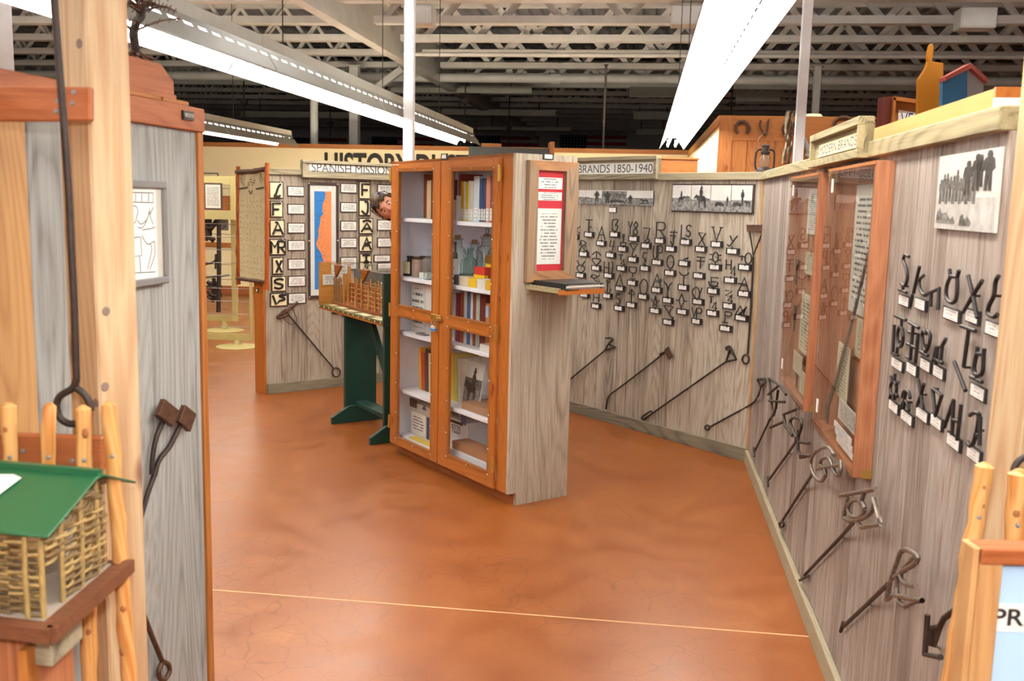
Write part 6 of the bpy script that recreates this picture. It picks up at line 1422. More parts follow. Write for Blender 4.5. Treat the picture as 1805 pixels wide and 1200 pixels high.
# ------------------------------------------------------------------ model wattle hut on its tray
TZ = 1.09
A_ = atz(90, 1112, TZ); B_ = atz(229, 990, TZ); L_ = atz(-170, 1080, TZ)
ub_ = (B_ - A_).normalized(); ul_ = (L_ - A_).normalized(); dl = (B_ - A_).length; ll = (L_ - A_).length
tr = thing('display_tray', 'rusty brown tray board carrying the wattle hut', 'tray', Matrix.Translation((0, 0, 0)))
poly = [A_, B_, B_ + ul_ * ll, L_]
MB().prism([(p.x, p.y) for p in poly], TZ - 0.012, TZ, 'Z').build('board', M_tray, tr, bev=0.002)
MB().bar(A_ + Vector((0, 0, -.006)), B_ + Vector((0, 0, -.006)), 0.016, 0.022).build('edge_strip', M_tray, tr); MB().bar(A_ + Vector((0, 0, -.006)), L_ + Vector((0, 0, -.006)), 0.016, 0.022).build('edge_strip', M_tray, tr)
inn = A_ + ub_ * 0.026 + ul_ * 0.026
ip = [inn, A_ + ub_ * (dl - .02) + ul_ * .026, A_ + ub_ * (dl - .02) + ul_ * (ll - .02), A_ + ub_ * .026 + ul_ * (ll - .02)]
MB().prism([(p.x, p.y) for p in ip], TZ, TZ + 0.002, 'Z').build('ground_sheet', paint('tray_ground', (150, 138, 126), 0.8, 0, 0.1), tr)
hut = thing('wattle_hut', 'miniature wattle hut of woven twigs under a green board roof', 'model hut', Matrix.Translation((0, 0, 0)))
C0 = inn + Vector((0, 0, 0.002)) + ub_ * 0.006 + ul_ * .004; sl = dl - 0.075; fl_len = ll - 0.06
E1 = aty(85, 950, C0.y - 0.015); HE = E1.z - 0.002 - C0.z
tw = paint('twig_bark', (104, 82, 48), 0.7, 0, 0.35, 0.4, 60); twl = paint('twig_pale', (150, 124, 76), 0.6, 0, 0.3, 0.4, 60)
r = random.Random(21)
hfun = lambda s: HE + s * (0.075 / max(sl, .01)) if True else HE
rowh = 0.0057
def twig(a, b, z, ph, mat):
    d = b - a; n = max(4, int(d.length / 0.012)); nrm_ = Vector((-d.y, d.x, 0)).normalized()
    return MB().tube([a + d * (i / n) + nrm_ * (0.004 * math.sin(i * 1.25 + ph)) + Vector((0, 0, z + r.uniform(-.0012, .0012))) for i in range(n + 1)], r.uniform(0.0024, 0.0032), 6).build('twig', mat, hut, True)
nrow = int(HE / rowh)
for i in range(nrow):
    z = 0.005 + i * rowh
    twig(C0 + ul_ * r.uniform(-.004, .004), C0 + ul_ * (fl_len * 0.28 + r.uniform(-.01, .01)), z, i * 3.14, tw if r.random() < .7 else twl)
    twig(C0 + ul_ * (fl_len * 0.28), C0 + ul_ * fl_len, z, i * 3.14 + 1, tw if r.random() < .7 else twl)
R1 = aty(178, 838, C0.y + ub_.y * sl * .80); K1 = aty(240, 852, C0.y + ub_.y * sl * 1.45)
rise = R1.z - E1.z
for i in range(nrow + 9):
    z = 0.004 + i * rowh; s0 = 0.30 * sl if z < HE * .62 else 0.01
    if z > HE - 0.012: s0 = max(s0, (z - HE + 0.012) / rise * 0.8 * sl + 0.02)
    if z < HE + rise - 0.016 and s0 < sl - .02: twig(C0 + ub_ * s0, C0 + ub_ * (sl + r.uniform(0, .014)), z, i * 3.14, tw if r.random() < .65 else twl)
def stake(p, h): MB().tube([p, p + Vector((r.uniform(-.002, .002), r.uniform(-.002, .002), h * .5)), p + Vector((0, 0, h))], 0.0042, 6).build('stake', twl, hut, True)
for s in (0.0, 0.30, 0.62, 0.92): stake(C0 + ub_ * (s * sl), min(HE + s / 0.8 * rise, HE + rise * 0.85) - 0.006)
for s in (0.12, 0.4, 0.7, 0.95): stake(C0 + ul_ * (s * fl_len) + Vector((0, -.005, 0)), HE)
lv = ul_ * (ll + 0.05); up3 = Vector((0, 0, 0.004))
def roof(a, b):
    q = [a, b, b + lv, a + lv]; m = MB(); m.add(q + [p + up3 for p in q], [(0, 1, 2, 3), (7, 6, 5, 4), (0, 4, 5, 1), (1, 5, 6, 2), (2, 6, 7, 3), (3, 7, 4, 0)]); m.build('roof_panel', M_greenroof, hut, bev=0.001)
RL = R1 + (R1 - E1) * 0.0
roof(E1, R1); roof(R1, K1)
MB().bar(R1 + Vector((0, -0.004, 0.004)) , R1 + lv + Vector((0, -0.004, 0.004)), 0.012, 0.014).build('ridge_board', M_greenroof, hut)
pa = [aty(-40, 905, E1.y + .012), aty(-2, 868, E1.y + .05), aty(38, 845, E1.y + .085), aty(4, 836, E1.y + .10), aty(-60, 836, E1.y + .1)]
n_ = (R1 - E1).cross(lv).normalized(); n_ = n_ if n_.z > 0 else -n_
pa = []
for (x, y) in ((-60, 905), (-2, 872), (38, 842), (24, 836), (-60, 836)):
    d = ray(x, y); t = n_.dot(E1 + up3 + n_ * .003 - Vector((0, 0, EYE))) / n_.dot(d); pa.append(Vector((0, 0, EYE)) + d * t)
ps_ = MB().add(pa + [p + n_ * 0.0006 for p in pa], [(0, 1, 2, 3, 4), (9, 8, 7, 6, 5)] + [(i, (i + 1) % 5, (i + 1) % 5 + 5, i + 5) for i in range(5)]).build('paper_sheet', M_card, None)
tag(ps_, 'white paper lying on the green hut roof', 'paper')
# cabinet under the tray and its bracket
bk = thing('tray_bracket', 'grey weathered wood bracket under the front of the tray', 'bracket', Matrix.Translation((0, 0, 0)))
pc = A_ + ub_ * 0.05 + ul_ * 0.03
MB().prism([(p.x, p.y) for p in (pc, pc + ub_ * .10, pc + ub_ * .10 + ul_ * .04, pc + ul_ * .04)], TZ - 0.085, TZ - 0.0125, 'Z').build('block', M_greyX, bk, bev=0.002)
MB().prism([(p.x, p.y) for p in (pc + ul_ * .041, pc + ub_ * .05 + ul_ * .041, pc + ub_ * .05 + ul_ * .10, pc + ul_ * .10)], TZ - 0.045, TZ - 0.0125, 'Z').build('cleat', M_greyX, bk, bev=0.002)
cbx = thing('base_cabinet', 'reddish stained cabinet standing under the wattle hut tray', 'cabinet', Matrix.Translation((0, 0, 0)))
c0 = A_ + ub_ * 0.045 + ul_ * 0.03; c1 = c0 + ub_ * (dl - .05); sh = ul_ * 0.035
q = [c0 + sh, c0 + ub_ * (dl * .5) + sh, c0 + ub_ * (dl * .5) + ul_ * (ll - .1), c0 + ul_ * (ll - .1)]
MB().prism([(p.x, p.y) for p in q], 0.0, TZ - 0.0465, 'Z').build('carcass', M_oakZ, cbx, bev=0.003)
MB().bar(Vector((q[0].x, q[0].y - .006, 0)), Vector((q[0].x, q[0].y - .006, TZ - .05)), 0.014, 0.03, (0, 1, 0)).build('corner_trim', M_orangeZ, cbx)
# ------------------------------------------------------------------ right foreground: post, sticks, framed panel
p0 = aty(1736, 800, 1.95)
rp = yaw_thing('cedar_post', 'pale cedar post at the end of the display case wall', 'post', (p0.x, 1.95, 0), math.radians(-72))
MB().box(0.0, 0.089, 0.0, 0.089, 0, 2.6).build('shaft', M_cedarZ, rp, bev=0.004)
m = MB()
for (y_, z) in ((0.03, 1.75), (0.06, 1.42)): m.lathe([(0.010, 0), (0.008, 0.001)], 10, M=T(0.089, y_, z) @ Matrix.Rotation(math.pi / 2, 4, 'Y'))
stuff(m.build('knots', bpy.data.materials['grey_knot'], rp))
stick('peeled picket with a white cut top beside the blue panel frame', 1736, 822, 1652, 1330, 1.62, 30, 11, group='peeled pickets at the right')
stick('thick peeled picket behind the blue panel at the right edge', 1797, 836, 1770, 1330, 1.62, 38, 12, group='peeled pickets at the right')
rh_ = thing('ring_hook', 'part of a dark iron ring hanging at the right edge', 'hook', Matrix.Translation((0, 1.66, 0)))
def hq2(x, y): q = aty(x, y, 1.66); return Vector((q.x, 0, q.z))
MB().tube(spline([hq2(1840, 800), hq2(1812, 803), hq2(1794, 814), hq2(1786, 832), hq2(1792, 850), hq2(1815, 862)], 5), 0.006, 9).build('ring', M_iron, rh_, True)
MB().tube([hq2(1840, 800), hq2(1850, 700), hq2(1845, 300)], 0.006, 8).build('rod', M_iron, rh_, True)
fp = thing('notice_board', 'wood framed pale blue panel with a white strip lettered PRI', 'panel', Matrix.Translation((0, 1.38, 0)) @ T(aty(1718, 970, 1.38).x, 0, 0) @ RZ(math.radians(0)))
ox = aty(1718, 970, 1.38).x
def fpx(x, y): q = aty(x, y, 1.38); return q.x - ox, q.z
xi, zi = fpx(1757, 987); xo, zo = fpx(1718, 958)
MB().box(0, xi, -0.02, 0.02, 0.3, zo - .001).build('frame_stile', M_blondZ, fp, bev=0.002)
MB().box(-0.0, 0.40, -0.022, 0.02, zi, zo).build('frame_rail', M_brownX, fp, bev=0.002)
MB().box(-0.010, 0.0, -0.018, 0.022, 0.3, zo).build('side_board', M_capX if False else M_blondZ, fp, bev=0.002)
MB().box(0.40, 0.44, -0.02, 0.02, 0.3, zo).build('frame_stile', M_blondZ, fp)
pn = MB().box(xi, 0.40, 0.0, 0.008, 0.3, zi).build('blue_sheet', M_paleblue, fp)
_, ws1 = fpx(1780, 1064); _, ws0 = fpx(1780, 1112)
sp_ = MB().box(xi, 0.40, -0.002, 0.0, ws0, ws1).build('white_strip', M_card, pn)
ta, _ = fpx(1752, 1090); tb, _ = fpx(1812, 1090); tz = ws0 + (ws1 - ws0) * .22
text('lettering', 'PRI', M_ink, sp_, xi + 0.001, tb, tz, -0.0026, (ws1 - ws0) * .62, bold=0.02)
# ------------------------------------------------------------------ on and behind the walls
wp = column('white_post', 'slim white post from the back walls up to the joists, left of centre', 'post', 712, 729.5, 8.95, 4.1, mat=M_white, kind=None)
q = RIGHT.M.inverted() @ aty(1398, 300, 6.0)
px_, _ = RIGHT.at(1397, 298, -0.16)
w_ = RIGHT.world(px_, 0.19, 0)
wp2 = thing('white_post', 'slim white post behind the right wall, with dried stalks tied to it', 'post', Matrix.Translation((w_.x, w_.y, 0)) @ RZ(RIGHT.a))
MB().box(-0.03, 0.03, -0.03, 0.03, 0, 4.1).build('shaft', M_white, wp2, bev=0.004)
MB().box(-0.06, 0.06, -0.06, 0.06, 4.085, 4.1).build('head_plate', M_white, wp2)
ds = thing('dried_stalks', 'bundle of dried brown stalks tied to the right white post', 'stalks', Matrix.Translation((w_.x, w_.y, 0)))
r = random.Random(4); d0 = w_.y - 0.06
for k in range(9):
    pts = []
    for i in range(9):
        y = 196 + i * 11.5; x = 1392 - i * 0.9 + (4 if k % 2 else -2) + r.uniform(-3, 3); qv = aty(x, y, d0); pts.append(Vector((qv.x - w_.x, -0.06 + r.uniform(-.02, .02), qv.z)))
    MB().tube(spline(pts, 3), 0.008, 6).build('stalk', M_bark if k % 3 else M_greyX, ds, True)
ln = thing('lantern', 'old dark kerosene lantern standing on the back wall cap near the corner', 'lantern', None)
lb = aty(1347, 300.5, BACK.world(-0.06, 0.06, 0).y); ln.matrix_world = Matrix.Translation((lb.x, lb.y, HW + 0.0005)); s_ = lb.y / FPX
MB().lathe([(14*s_, 0), (15*s_, 1*s_), (14*s_, 6*s_), (9*s_, 9*s_)], 16).build('fuel_tank', M_iron, ln, True)
MB().lathe([(6*s_, 9*s_), (9*s_, 14*s_), (9.5*s_, 20*s_), (6.5*s_, 28*s_), (6*s_, 30*s_)], 16).build('glass_globe', M_lampglass, ln, True)
MB().lathe([(6.5*s_, 30*s_), (8*s_, 32*s_), (8*s_, 35*s_), (6*s_, 36*s_), (6*s_, 44*s_), (8*s_, 45*s_), (4*s_, 48*s_)], 16).build('chimney', M_iron, ln, True)
for sg_ in (-1, 1): MB().tube(spline([(sg_*13*s_, 0, 4*s_), (sg_*16*s_, 0, 10*s_), (sg_*16*s_, 0, 30*s_), (sg_*14*s_, 0, 37*s_), (sg_*7*s_, 0, 39*s_)], 5), 1.8*s_, 8).build('side_tube', M_iron, ln, True)
MB().tube(spline([(-15*s_, 0, 34*s_), (-14*s_, 0, 54*s_), (-6*s_, 0, 65*s_), (0, 0, 68*s_), (6*s_, 0, 65*s_), (14*s_, 0, 54*s_), (15*s_, 0, 34*s_)], 5), 0.45*s_, 5).build('bail', M_steel, ln, True)
# horseshoes on the shed
def shoe(lab, cx, cy, rx, ry, a0, a1, wpx=5.5, squash=False, vee=False):
    o = thing('horseshoe', lab, 'horseshoe', SHED.M, 'horseshoes on the amber shed')
    if vee: pts = [(cx - 7, cy - 14), (cx - 8, cy - 4), (cx - 2, cy + 9), (cx + 1, cy + 12), (cx + 4, cy + 6), (cx + 7, cy - 16)]
    else: pts = [(cx + rx * math.cos(a0 + (a1 - a0) * i / 12), cy - ry * math.sin(a0 + (a1 - a0) * i / 12)) for i in range(13)]
    P = [SHED.p3(x, y, 0.02) for x, y in pts]
    if vee: P = spline(P, 4)
    rr = wpx / 2 * P[0].length / P[0].length * (9.0 / FPX)
    MB().tube(P, rr, 8, flat=0.5).build('shoe', M_rust, o, True)
    m = MB()
    for i in (2, 4, len(P) - 5, len(P) - 3): m.ball(P[i] + Vector((0, -rr * .6, 0)), rr * .25, 6, 4)
    stuff(m.build('nail_heads', M_iron, o)); return o
shoe('horseshoe nailed open end down on the amber shed, left of the lantern', 1308.5, 226, 11.5, 12, math.radians(-50), math.radians(230))
shoe('narrow V-bent shoe nailed above the lantern', 1348, 226, 8, 12, 0, 1, 3.5, vee=True)
shoe('horseshoe half behind the dried stalks', 1392, 228, 11, 13, math.radians(-50), math.radians(230))
shoe('large dark shoe above the modern brands sign', 1487, 222, 17, 16, math.radians(-20), math.radians(200), 6)
shoe('large dark shoe right of the modern brands sign', 1547, 224, 14, 14, math.radians(-20), math.radians(200), 6)
gs = thing('rope_coil', 'grey frayed rope coil on the amber shed right of the white post', 'rope', SHED.M)
MB().tube(spline([SHED.p3(x, y, 0.03) for x, y in ((1412, 238), (1418, 248), (1424, 262), (1428, 268), (1440, 268))], 5), 0.022, 7).build('rope', M_greyboard, gs, True)
MB().tube(spline([SHED.p3(x, y, 0.03) for x, y in ((1420, 272), (1432, 276), (1444, 270))], 5), 0.022, 7).build('rope_end', M_greyboard, gs, True)
ss = thing('globe_lamp', 'pale lamp shade glowing above the amber shed, right of the white post', 'lamp', Matrix.Translation((aty(1434, 205, 10.5).x, 10.5, aty(1434, 208, 10.5).z - 0.02)))
MB().lathe([(0.10, 0), (0.105, 0.02), (0.075, 0.06), (0.04, 0.062)], 16).build('shade', emit('lit_shade', (1.0, 0.85, 0.5), 1.1), ss, True)
MB().tube([(0, 0, -0.6), (0, 0, 0.0)], 0.012, 8).build('stem', M_brass, ss)
# tall painted boards behind the right wall
def cut(name, lab, cat, pts, d, th, mat, part='board'):
    P = [aty(x, y, d) for x, y in pts]; o = thing(name, lab, cat, Matrix.Translation((0, d, 0)))
    MB().prism([(p.x, p.z) for p in P], 0, th).build(part, mat, o); return o
stb = cut('steeple_board', 'ochre steeple-shaped board rising behind the right wall', 'board', [(1617, 260), (1620, 140), (1633, 120), (1637, 108), (1636, 100), (1640, 80), (1644, 76), (1646, 85), (1643, 108), (1663, 111), (1660, 260)], 7.5, 0.05, M_ochre)
hb_ = cut('house_board', 'blue and grey gabled house board with red roof trim, behind the right wall', 'board', [(1659, 260), (1662, 142), (1705, 121), (1705, 260)], 7.2, 0.05, M_blue, 'blue_face')
def addp(o, pts, d, y0, y1, mat, part):
    P = [aty(x, y, d) for x, y in pts]; MB().prism([(p.x, p.z) for p in P], y0, y1).build(part, mat, o)
addp(hb_, [(1705, 260), (1705, 121), (1734, 146), (1730, 260)], 7.2, 0.0, 0.05, M_greyboard, 'grey_face')
addp(hb_, [(1661, 144), (1661, 137), (1705, 113), (1705, 122)], 7.2, -0.06, 0.06, M_redtrim, 'roof_trim'); addp(hb_, [(1705, 122), (1705, 113), (1735, 140), (1734, 148)], 7.2, -0.06, 0.06, M_redtrim, 'roof_trim')
sb = cut('sign_box', 'amber framed box sign lettered VFC behind the right wall', 'sign', [(1553, 230), (1557, 171), (1572, 170), (1569, 230)], 8.0, 0.12, M_maroon, 'side')
addp(sb, [(1569, 240), (1573, 170), (1622, 178), (1620, 240)], 8.0, 0.03, 0.06, M_orangeX, 'back_board')
addp(sb, [(1572, 177), (1573, 170), (1624, 177), (1624, 184)], 8.0, -0.03, 0.03, M_orangeX, 'frame_rail'); addp(sb, [(1569, 240), (1573, 172), (1577, 173), (1574, 240)], 8.0, -0.03, 0.03, M_orangeX, 'frame_stile')
addp(sb, [(1584, 225), (1586, 193), (1622, 199), (1622, 225)], 8.0, 0.022, 0.03, M_card, 'sign_card')
qa, qb = aty(1589, 214, 8.0), aty(1624, 214, 8.0)
text('lettering', 'VFC', paint('sign_blue', (40, 70, 110), 0.5), sb, qa.x, qb.x, qa.z - 0.03, 0.021, 0.10)
addp(hb_, [(1726, 150), (1729, 132), (1733, 126), (1736, 134), (1735, 150)], 7.2, 0.055, 0.085, M_maroon, 'finial')
for o_, xx, d in ((stb, 1638, 7.5), (hb_, 1680, 7.2), (sb, 1590, 8.0)):
    p = aty(xx, 250, d); MB().box(p.x - .05, p.x + .05, 0.05, 0.12, 0, p.z + 0.05).build('support_post', M_brownZ, o_)
ob = thing('amber_cupboard', 'plain amber cupboard top showing above the brand wall right of its sign', 'cupboard', None)
qa, qb = aty(1150, 279, 9.3), aty(1229, 281, 9.3); ob.matrix_world = Matrix.Translation((qa.x, 9.3, 0)) @ RZ(-0.12)
MB().box(0, qb.x - qa.x, 0, 0.35, 0.05, qa.z - 0.005).build('carcass', M_orangeX, ob, bev=0.004); MB().box(-0.01, qb.x - qa.x + .01, -0.015, 0.36, qa.z - 0.005, qa.z + 0.01).build('top', M_orangeX, ob); MB().box(0.02, qb.x - qa.x - .02, 0.02, 0.33, 0, 0.05).build('plinth', M_brownX, ob)
dk = thing('dark_cabinet', 'dark grey cabinet top showing behind the bookcase', 'cabinet', None)
qa, qb = aty(826, 258, 10.2), aty(969, 255, 10.2); dk.matrix_world = Matrix.Translation((qa.x, 10.2, 0)) @ RZ(0.02)
MB().box(0, qb.x - qa.x, 0, 0.3, 0, qa.z).build('carcass', M_greydark, dk, bev=0.004); MB().box(qb.x - qa.x, qb.x - qa.x + .05, -0.03, 0.3, 0, qb.z + 0.03).build('corner_post', M_orangeZ, dk)
qb2 = aty(848, 251, 10.2); MB().box(qb2.x - qa.x, qb2.x - qa.x + 0.21, 0.1, 0.25, qa.z, qb2.z).build('block_on_top', M_orangeX, dk)
# ------------------------------------------------------------------ pale yellow display screens far left
def screen(lab, pxR, pyT, pyB, d, hgt_w, base_px, group='pale yellow display screens'):
    a = aty(pxR, pyT, d); b = aty(pxR, pyB, d); o = thing('display_screen', lab, 'display screen', Matrix.Translation((a.x, d, 0)) @ RZ(-0.05), group)
    W_ = hgt_w; t = 0.075 if pyT < 330 else 0.032
    MB().box(-t, 0, -0.015, 0.015, max(0.02, b.z), a.z).build('stile', M_standcream, o, bev=0.003); MB().box(-W_, -W_ + t, -0.015, 0.015, max(0.02, b.z), a.z).build('stile', M_standcream, o)
    MB().box(-W_ + t, -t, -0.015, 0.015, a.z - 0.10, a.z).build('rail', M_standcream, o); MB().box(-W_ + t, -t, -0.015, 0.015, max(0.02, b.z), max(0.02, b.z) + 0.07).build('rail', M_standcream, o)
    zb = max(0.02, b.z)
    for bx_ in (-0.18, -W_ + 0.25): MB().lathe([(0.24, 0), (0.24, 0.008), (0.05, 0.03), (0.03, zb)], 20, (bx_, 0, 0)).build('base_disc', M_standcream, o, True)
    m = MB()
    for i in range(9): m.tube([(-W_ + t, 0, zb + 0.15 + i * (a.z - zb - .3) / 8), (-t, 0, zb + 0.15 + i * (a.z - zb - .3) / 8)], 0.0035, 4)
    stuff(m.build('wire_grid', M_steel, o)); return o
sc1 = screen('pale yellow framed wire screen hung with barbed wire tools, the farther one', 416, 311, 566, 12.2, 1.9, None)
sc2 = screen('pale yellow low framed screen on a round base, the nearer one', 443, 372, 600, 10.9, 1.9, None)
def at12(x, y, d=12.1): return aty(x, y, d)
def far_item(name, lab, cat, x0, x1, y0, y1, d, mat, part='sheet', fr=None):
    a = aty(x0, y0, d); b = aty(x1, y1, d); o = thing(name, lab, cat, Matrix.Translation((a.x, d, b.z)))
    if fr: MB().box(0, b.x - a.x, 0, 0.02, 0, a.z - b.z).build('frame', fr, o); t = 0.02
    else: t = 0
    MB().box(t, b.x - a.x - t, -0.004, -0.0, t, a.z - b.z - t).build(part, mat, o); return o
far_item('framed_notice', 'dark framed printed sheet standing on the shelf of the far screen', 'notice', 359, 392, 322, 370, 12.0, M_printlong, fr=M_framebrown)
far_item('framed_notice', 'pale printed sheet left of the dark framed one on the far screen', 'notice', 345, 358, 324, 352, 12.05, M_printlong)
sh_ = thing('screen_shelf', 'narrow pale shelf across the far display screen', 'shelf', Matrix.Translation((aty(340, 373, 12.0).x - .6, 11.9, aty(340, 374, 12.0).z)))
MB().box(0, 1.25, 0, 0.2, -0.012, 0.0).build('board', M_standcream, sh_); MB().box(0.1, 1.2, 0.16, 0.19, -0.08, -0.012).build('cleat', M_brownX, sh_)
far_item('dark_photo', 'black picture behind the rusty tool on the far screen', 'picture', 350, 374, 383, 416, 12.16, M_ink)
far_item('grey_photo', 'small grey photograph hanging right of the rusty tool', 'picture', 386, 403, 382, 406, 12.16, M_phground)
def tangle(lab, pts, d, r, seed, n=1, jit=0.02):
    o = thing('rusty_tool', lab, 'tool', Matrix.Translation((0, d, 0)), 'rusty tools on the far screens'); rr = random.Random(seed)
    for k in range(n):
        for s_ in pts:
            P = [Vector((aty(x, y, d).x + rr.uniform(-jit, jit) * (n > 1), rr.uniform(-jit, jit), aty(x, y, d).z + rr.uniform(-jit, jit) * (n > 1))) for x, y in s_]
            MB().tube(spline(P, 4), r, 6).build('rod', M_iron, o, True)
    return o
tangle('rusty cast tool with handle on the far screen, highest', [[(344, 402), (352, 396), (366, 404), (378, 396), (383, 384)], [(352, 390), (358, 410), (372, 420), (377, 421)], [(360, 392), (368, 412), (364, 420)], [(350, 400), (372, 398)]], 12.05, 0.022, 1, 3, 0.03)
tangle('rusty bowed trap-shaped tool on the far screen, middle', [[(343, 456), (350, 454), (358, 462), (372, 464), (383, 455)], [(343, 466), (352, 472), (362, 466), (376, 462)], [(356, 452), (356, 474)], [(348, 463), (366, 463)], [(380, 448), (379, 474)]], 12.05, 0.013, 2, 1)
tangle('rusty coiled tool low on the far screen', [[(366, 496), (376, 500), (388, 497)], [(366, 505), (376, 509), (388, 506)], [(366, 514), (376, 518), (388, 515)], [(366, 523), (376, 527), (388, 524)], [(376, 492), (376, 532)]], 12.05, 0.024, 3, 2)
tangle('long rusty bar across the far screen above the coiled tool', [[(343, 484), (362, 488), (384, 487), (404, 485)], [(376, 490), (377, 500)]], 12.05, 0.012, 4, 1)
tangle('upright rusty post standing in the far screen', [[(386, 376), (386, 420), (386, 480), (385, 550)]], 12.0, 0.028, 5, 1, 0.0)
q0 = GRID.M.inverted() @ aty(334, 346, 16.5)
bbx = thing('wall_case', 'amber wooden drawer case mounted on the cream wall behind the far screen', 'case', GRID.M @ T(q0.x, 15.97, 0))
zt_ = aty(340, 346, 16.5).z; zb_ = aty(340, 373, 16.5).z
MB().box(0, 0.72, -0.25, 0, zb_, zt_).build('carcass', M_orangeX, bbx); MB().box(-0.02, 0.74, -0.27, 0, zt_, zt_ + .02).build('top', M_brownX, bbx)
for k in range(3): MB().box(0.05 + .22 * k, 0.22 + .22 * k, -0.262, -0.25, zb_ + .03, zt_ - .03).build('drawer', M_pineX, bbx)
hgp = thing('hanging_bar', 'thin dark bar above the far display screen', 'bar', Matrix.Translation((0, 12.2, 0)))
P = [aty(x, y, 12.2) for x, y in ((335, 305), (384, 305), (384, 310))]; MB().tube([Vector((p.x, 0, p.z)) for p in P], 0.012, 6).build('bar', M_iron, hgp)
MB().tube([Vector((P[0].x, 0, P[0].z)), Vector((P[0].x - 1, 0, P[0].z))], 0.012, 6).build('bar_end', M_iron, hgp)
# ------------------------------------------------------------------ the person leaning out from behind the bookcase
def skin_mesh(joints, edges, radii, name, mat, parent, sub=2, root=0):
    me = bpy.data.meshes.new(name); me.from_pydata([tuple(j) for j in joints], edges, []); o = bpy.data.objects.new(name, me); COL.objects.link(o)
    sk = o.modifiers.new('skin', 'SKIN'); sk.use_smooth_shade = True
    for i, v in enumerate(me.skin_vertices[0].data):
        rr = radii[i]; v.radius = rr if isinstance(rr, tuple) else (rr, rr); v.use_root = (i == root)
    ss = o.modifiers.new('sub', 'SUBSURF'); ss.levels = sub; ss.render_levels = sub
    bpy.context.view_layer.update()
    m2 = bpy.data.meshes.new_from_object(o.evaluated_get(bpy.context.evaluated_depsgraph_get()))
    bpy.data.objects.remove(o); m2.materials.clear(); m2.materials.append(mat)
    for p in m2.polygons: p.use_smooth = True
    m2.name = name
    if parent is None: return m2
    return link(name, m2, parent)
M_skin = paint('skin', (186, 132, 108), 0.55, 0, 0.05, 0.4, 30)
M_lips = paint('lips', (178, 98, 88), 0.5); M_eye = paint('eye_white', (224, 218, 212), 0.3); M_iris = paint('iris', (56, 46, 40), 0.2)
M_hair = wood('hair_strands', [(34, 26, 20), (58, 44, 32), (92, 72, 52), (44, 32, 24)], 'Z', 0.6, 0.2, 0.5, spec=0.2)
M_shirt = paint('black_shirt', (24, 24, 28), 0.85, 0, 0.1); M_jeans = paint('dark_jeans', (40, 46, 62), 0.9, 0, 0.1); M_shoe = paint('brown_shoe', (60, 42, 32), 0.5)
HC = aty(684, 366, 7.0)
HC = Vector((HC.x, 7.0, HC.z))
person = thing('person', 'person in a black shirt leaning out sideways from behind the bookcase, sunglasses on head', 'person', Matrix.Translation((-0.36, 7.36, 0)))
PO = Vector((-0.36, 7.36, 0))
uph = Vector((-0.84, -0.05, 0.54)).normalized(); fwd = Vector((0.10, -1.0, -0.02)); fwd = (fwd - uph * fwd.dot(uph)).normalized(); rgt = fwd.cross(uph).normalized()
HM = Matrix(((rgt.x, -fwd.x, uph.x, HC.x - PO.x), (rgt.y, -fwd.y, uph.y, HC.y - PO.y), (rgt.z, -fwd.z, uph.z, HC.z - PO.z), (0, 0, 0, 1)))   # head frame: x its side, -y the face, z the crown
def W_(v): return Vector(v) - PO
nb_ = HC - uph * 0.10 - fwd * -0.01; n2 = HC - uph * 0.17 + Vector((0.0, 0.03, -0.01)); chest = Vector((-0.66, 7.18, 1.38)); 
pel = Vector((-0.40, 7.34, 0.93)); waist = Vector((-0.50, 7.29, 1.12))
ls = Vector((-0.86, 7.10, 1.435)); rs_ = Vector((-0.49, 7.22, 1.47))
J = [pel, waist, chest, Vector((-0.715, 7.13, 1.49)), n2, nb_, ls, Vector((-0.80, 7.13, 1.255)), Vector((-0.58, 7.0, 1.30)), Vector((-0.53, 6.97, 1.30)),
     rs_, Vector((-0.33, 7.17, 1.22)), Vector((-0.30, 6.98, 1.12)), Vector((-0.29, 6.93, 1.12)),
     Vector((-0.49, 7.36, 0.88)), Vector((-0.50, 7.33, 0.48)), Vector((-0.52, 7.40, 0.09)), Vector((-0.54, 7.28, 0.045)),
     Vector((-0.31, 7.32, 0.88)), Vector((-0.26, 7.27, 0.48)), Vector((-0.22, 7.36, 0.09)), Vector((-0.21, 7.24, 0.045))]
Ed = [(0, 1), (1, 2), (2, 3), (3, 4), (4, 5), (2, 6), (6, 7), (7, 8), (8, 9), (2, 10), (10, 11), (11, 12), (12, 13), (0, 14), (14, 15), (15, 16), (16, 17), (0, 18), (18, 19), (19, 20), (20, 21)]
Rd = [(.15, .11), (.135, .10), (.16, .11), .07, .055, .052, .06, .042, .030, .026, .06, .042, .030, .026, .085, .06, .04, .035, .085, .06, .04, .035]
body = skin_mesh([W_(j) for j in J], Ed, Rd, 'body', M_skin, None, 2)
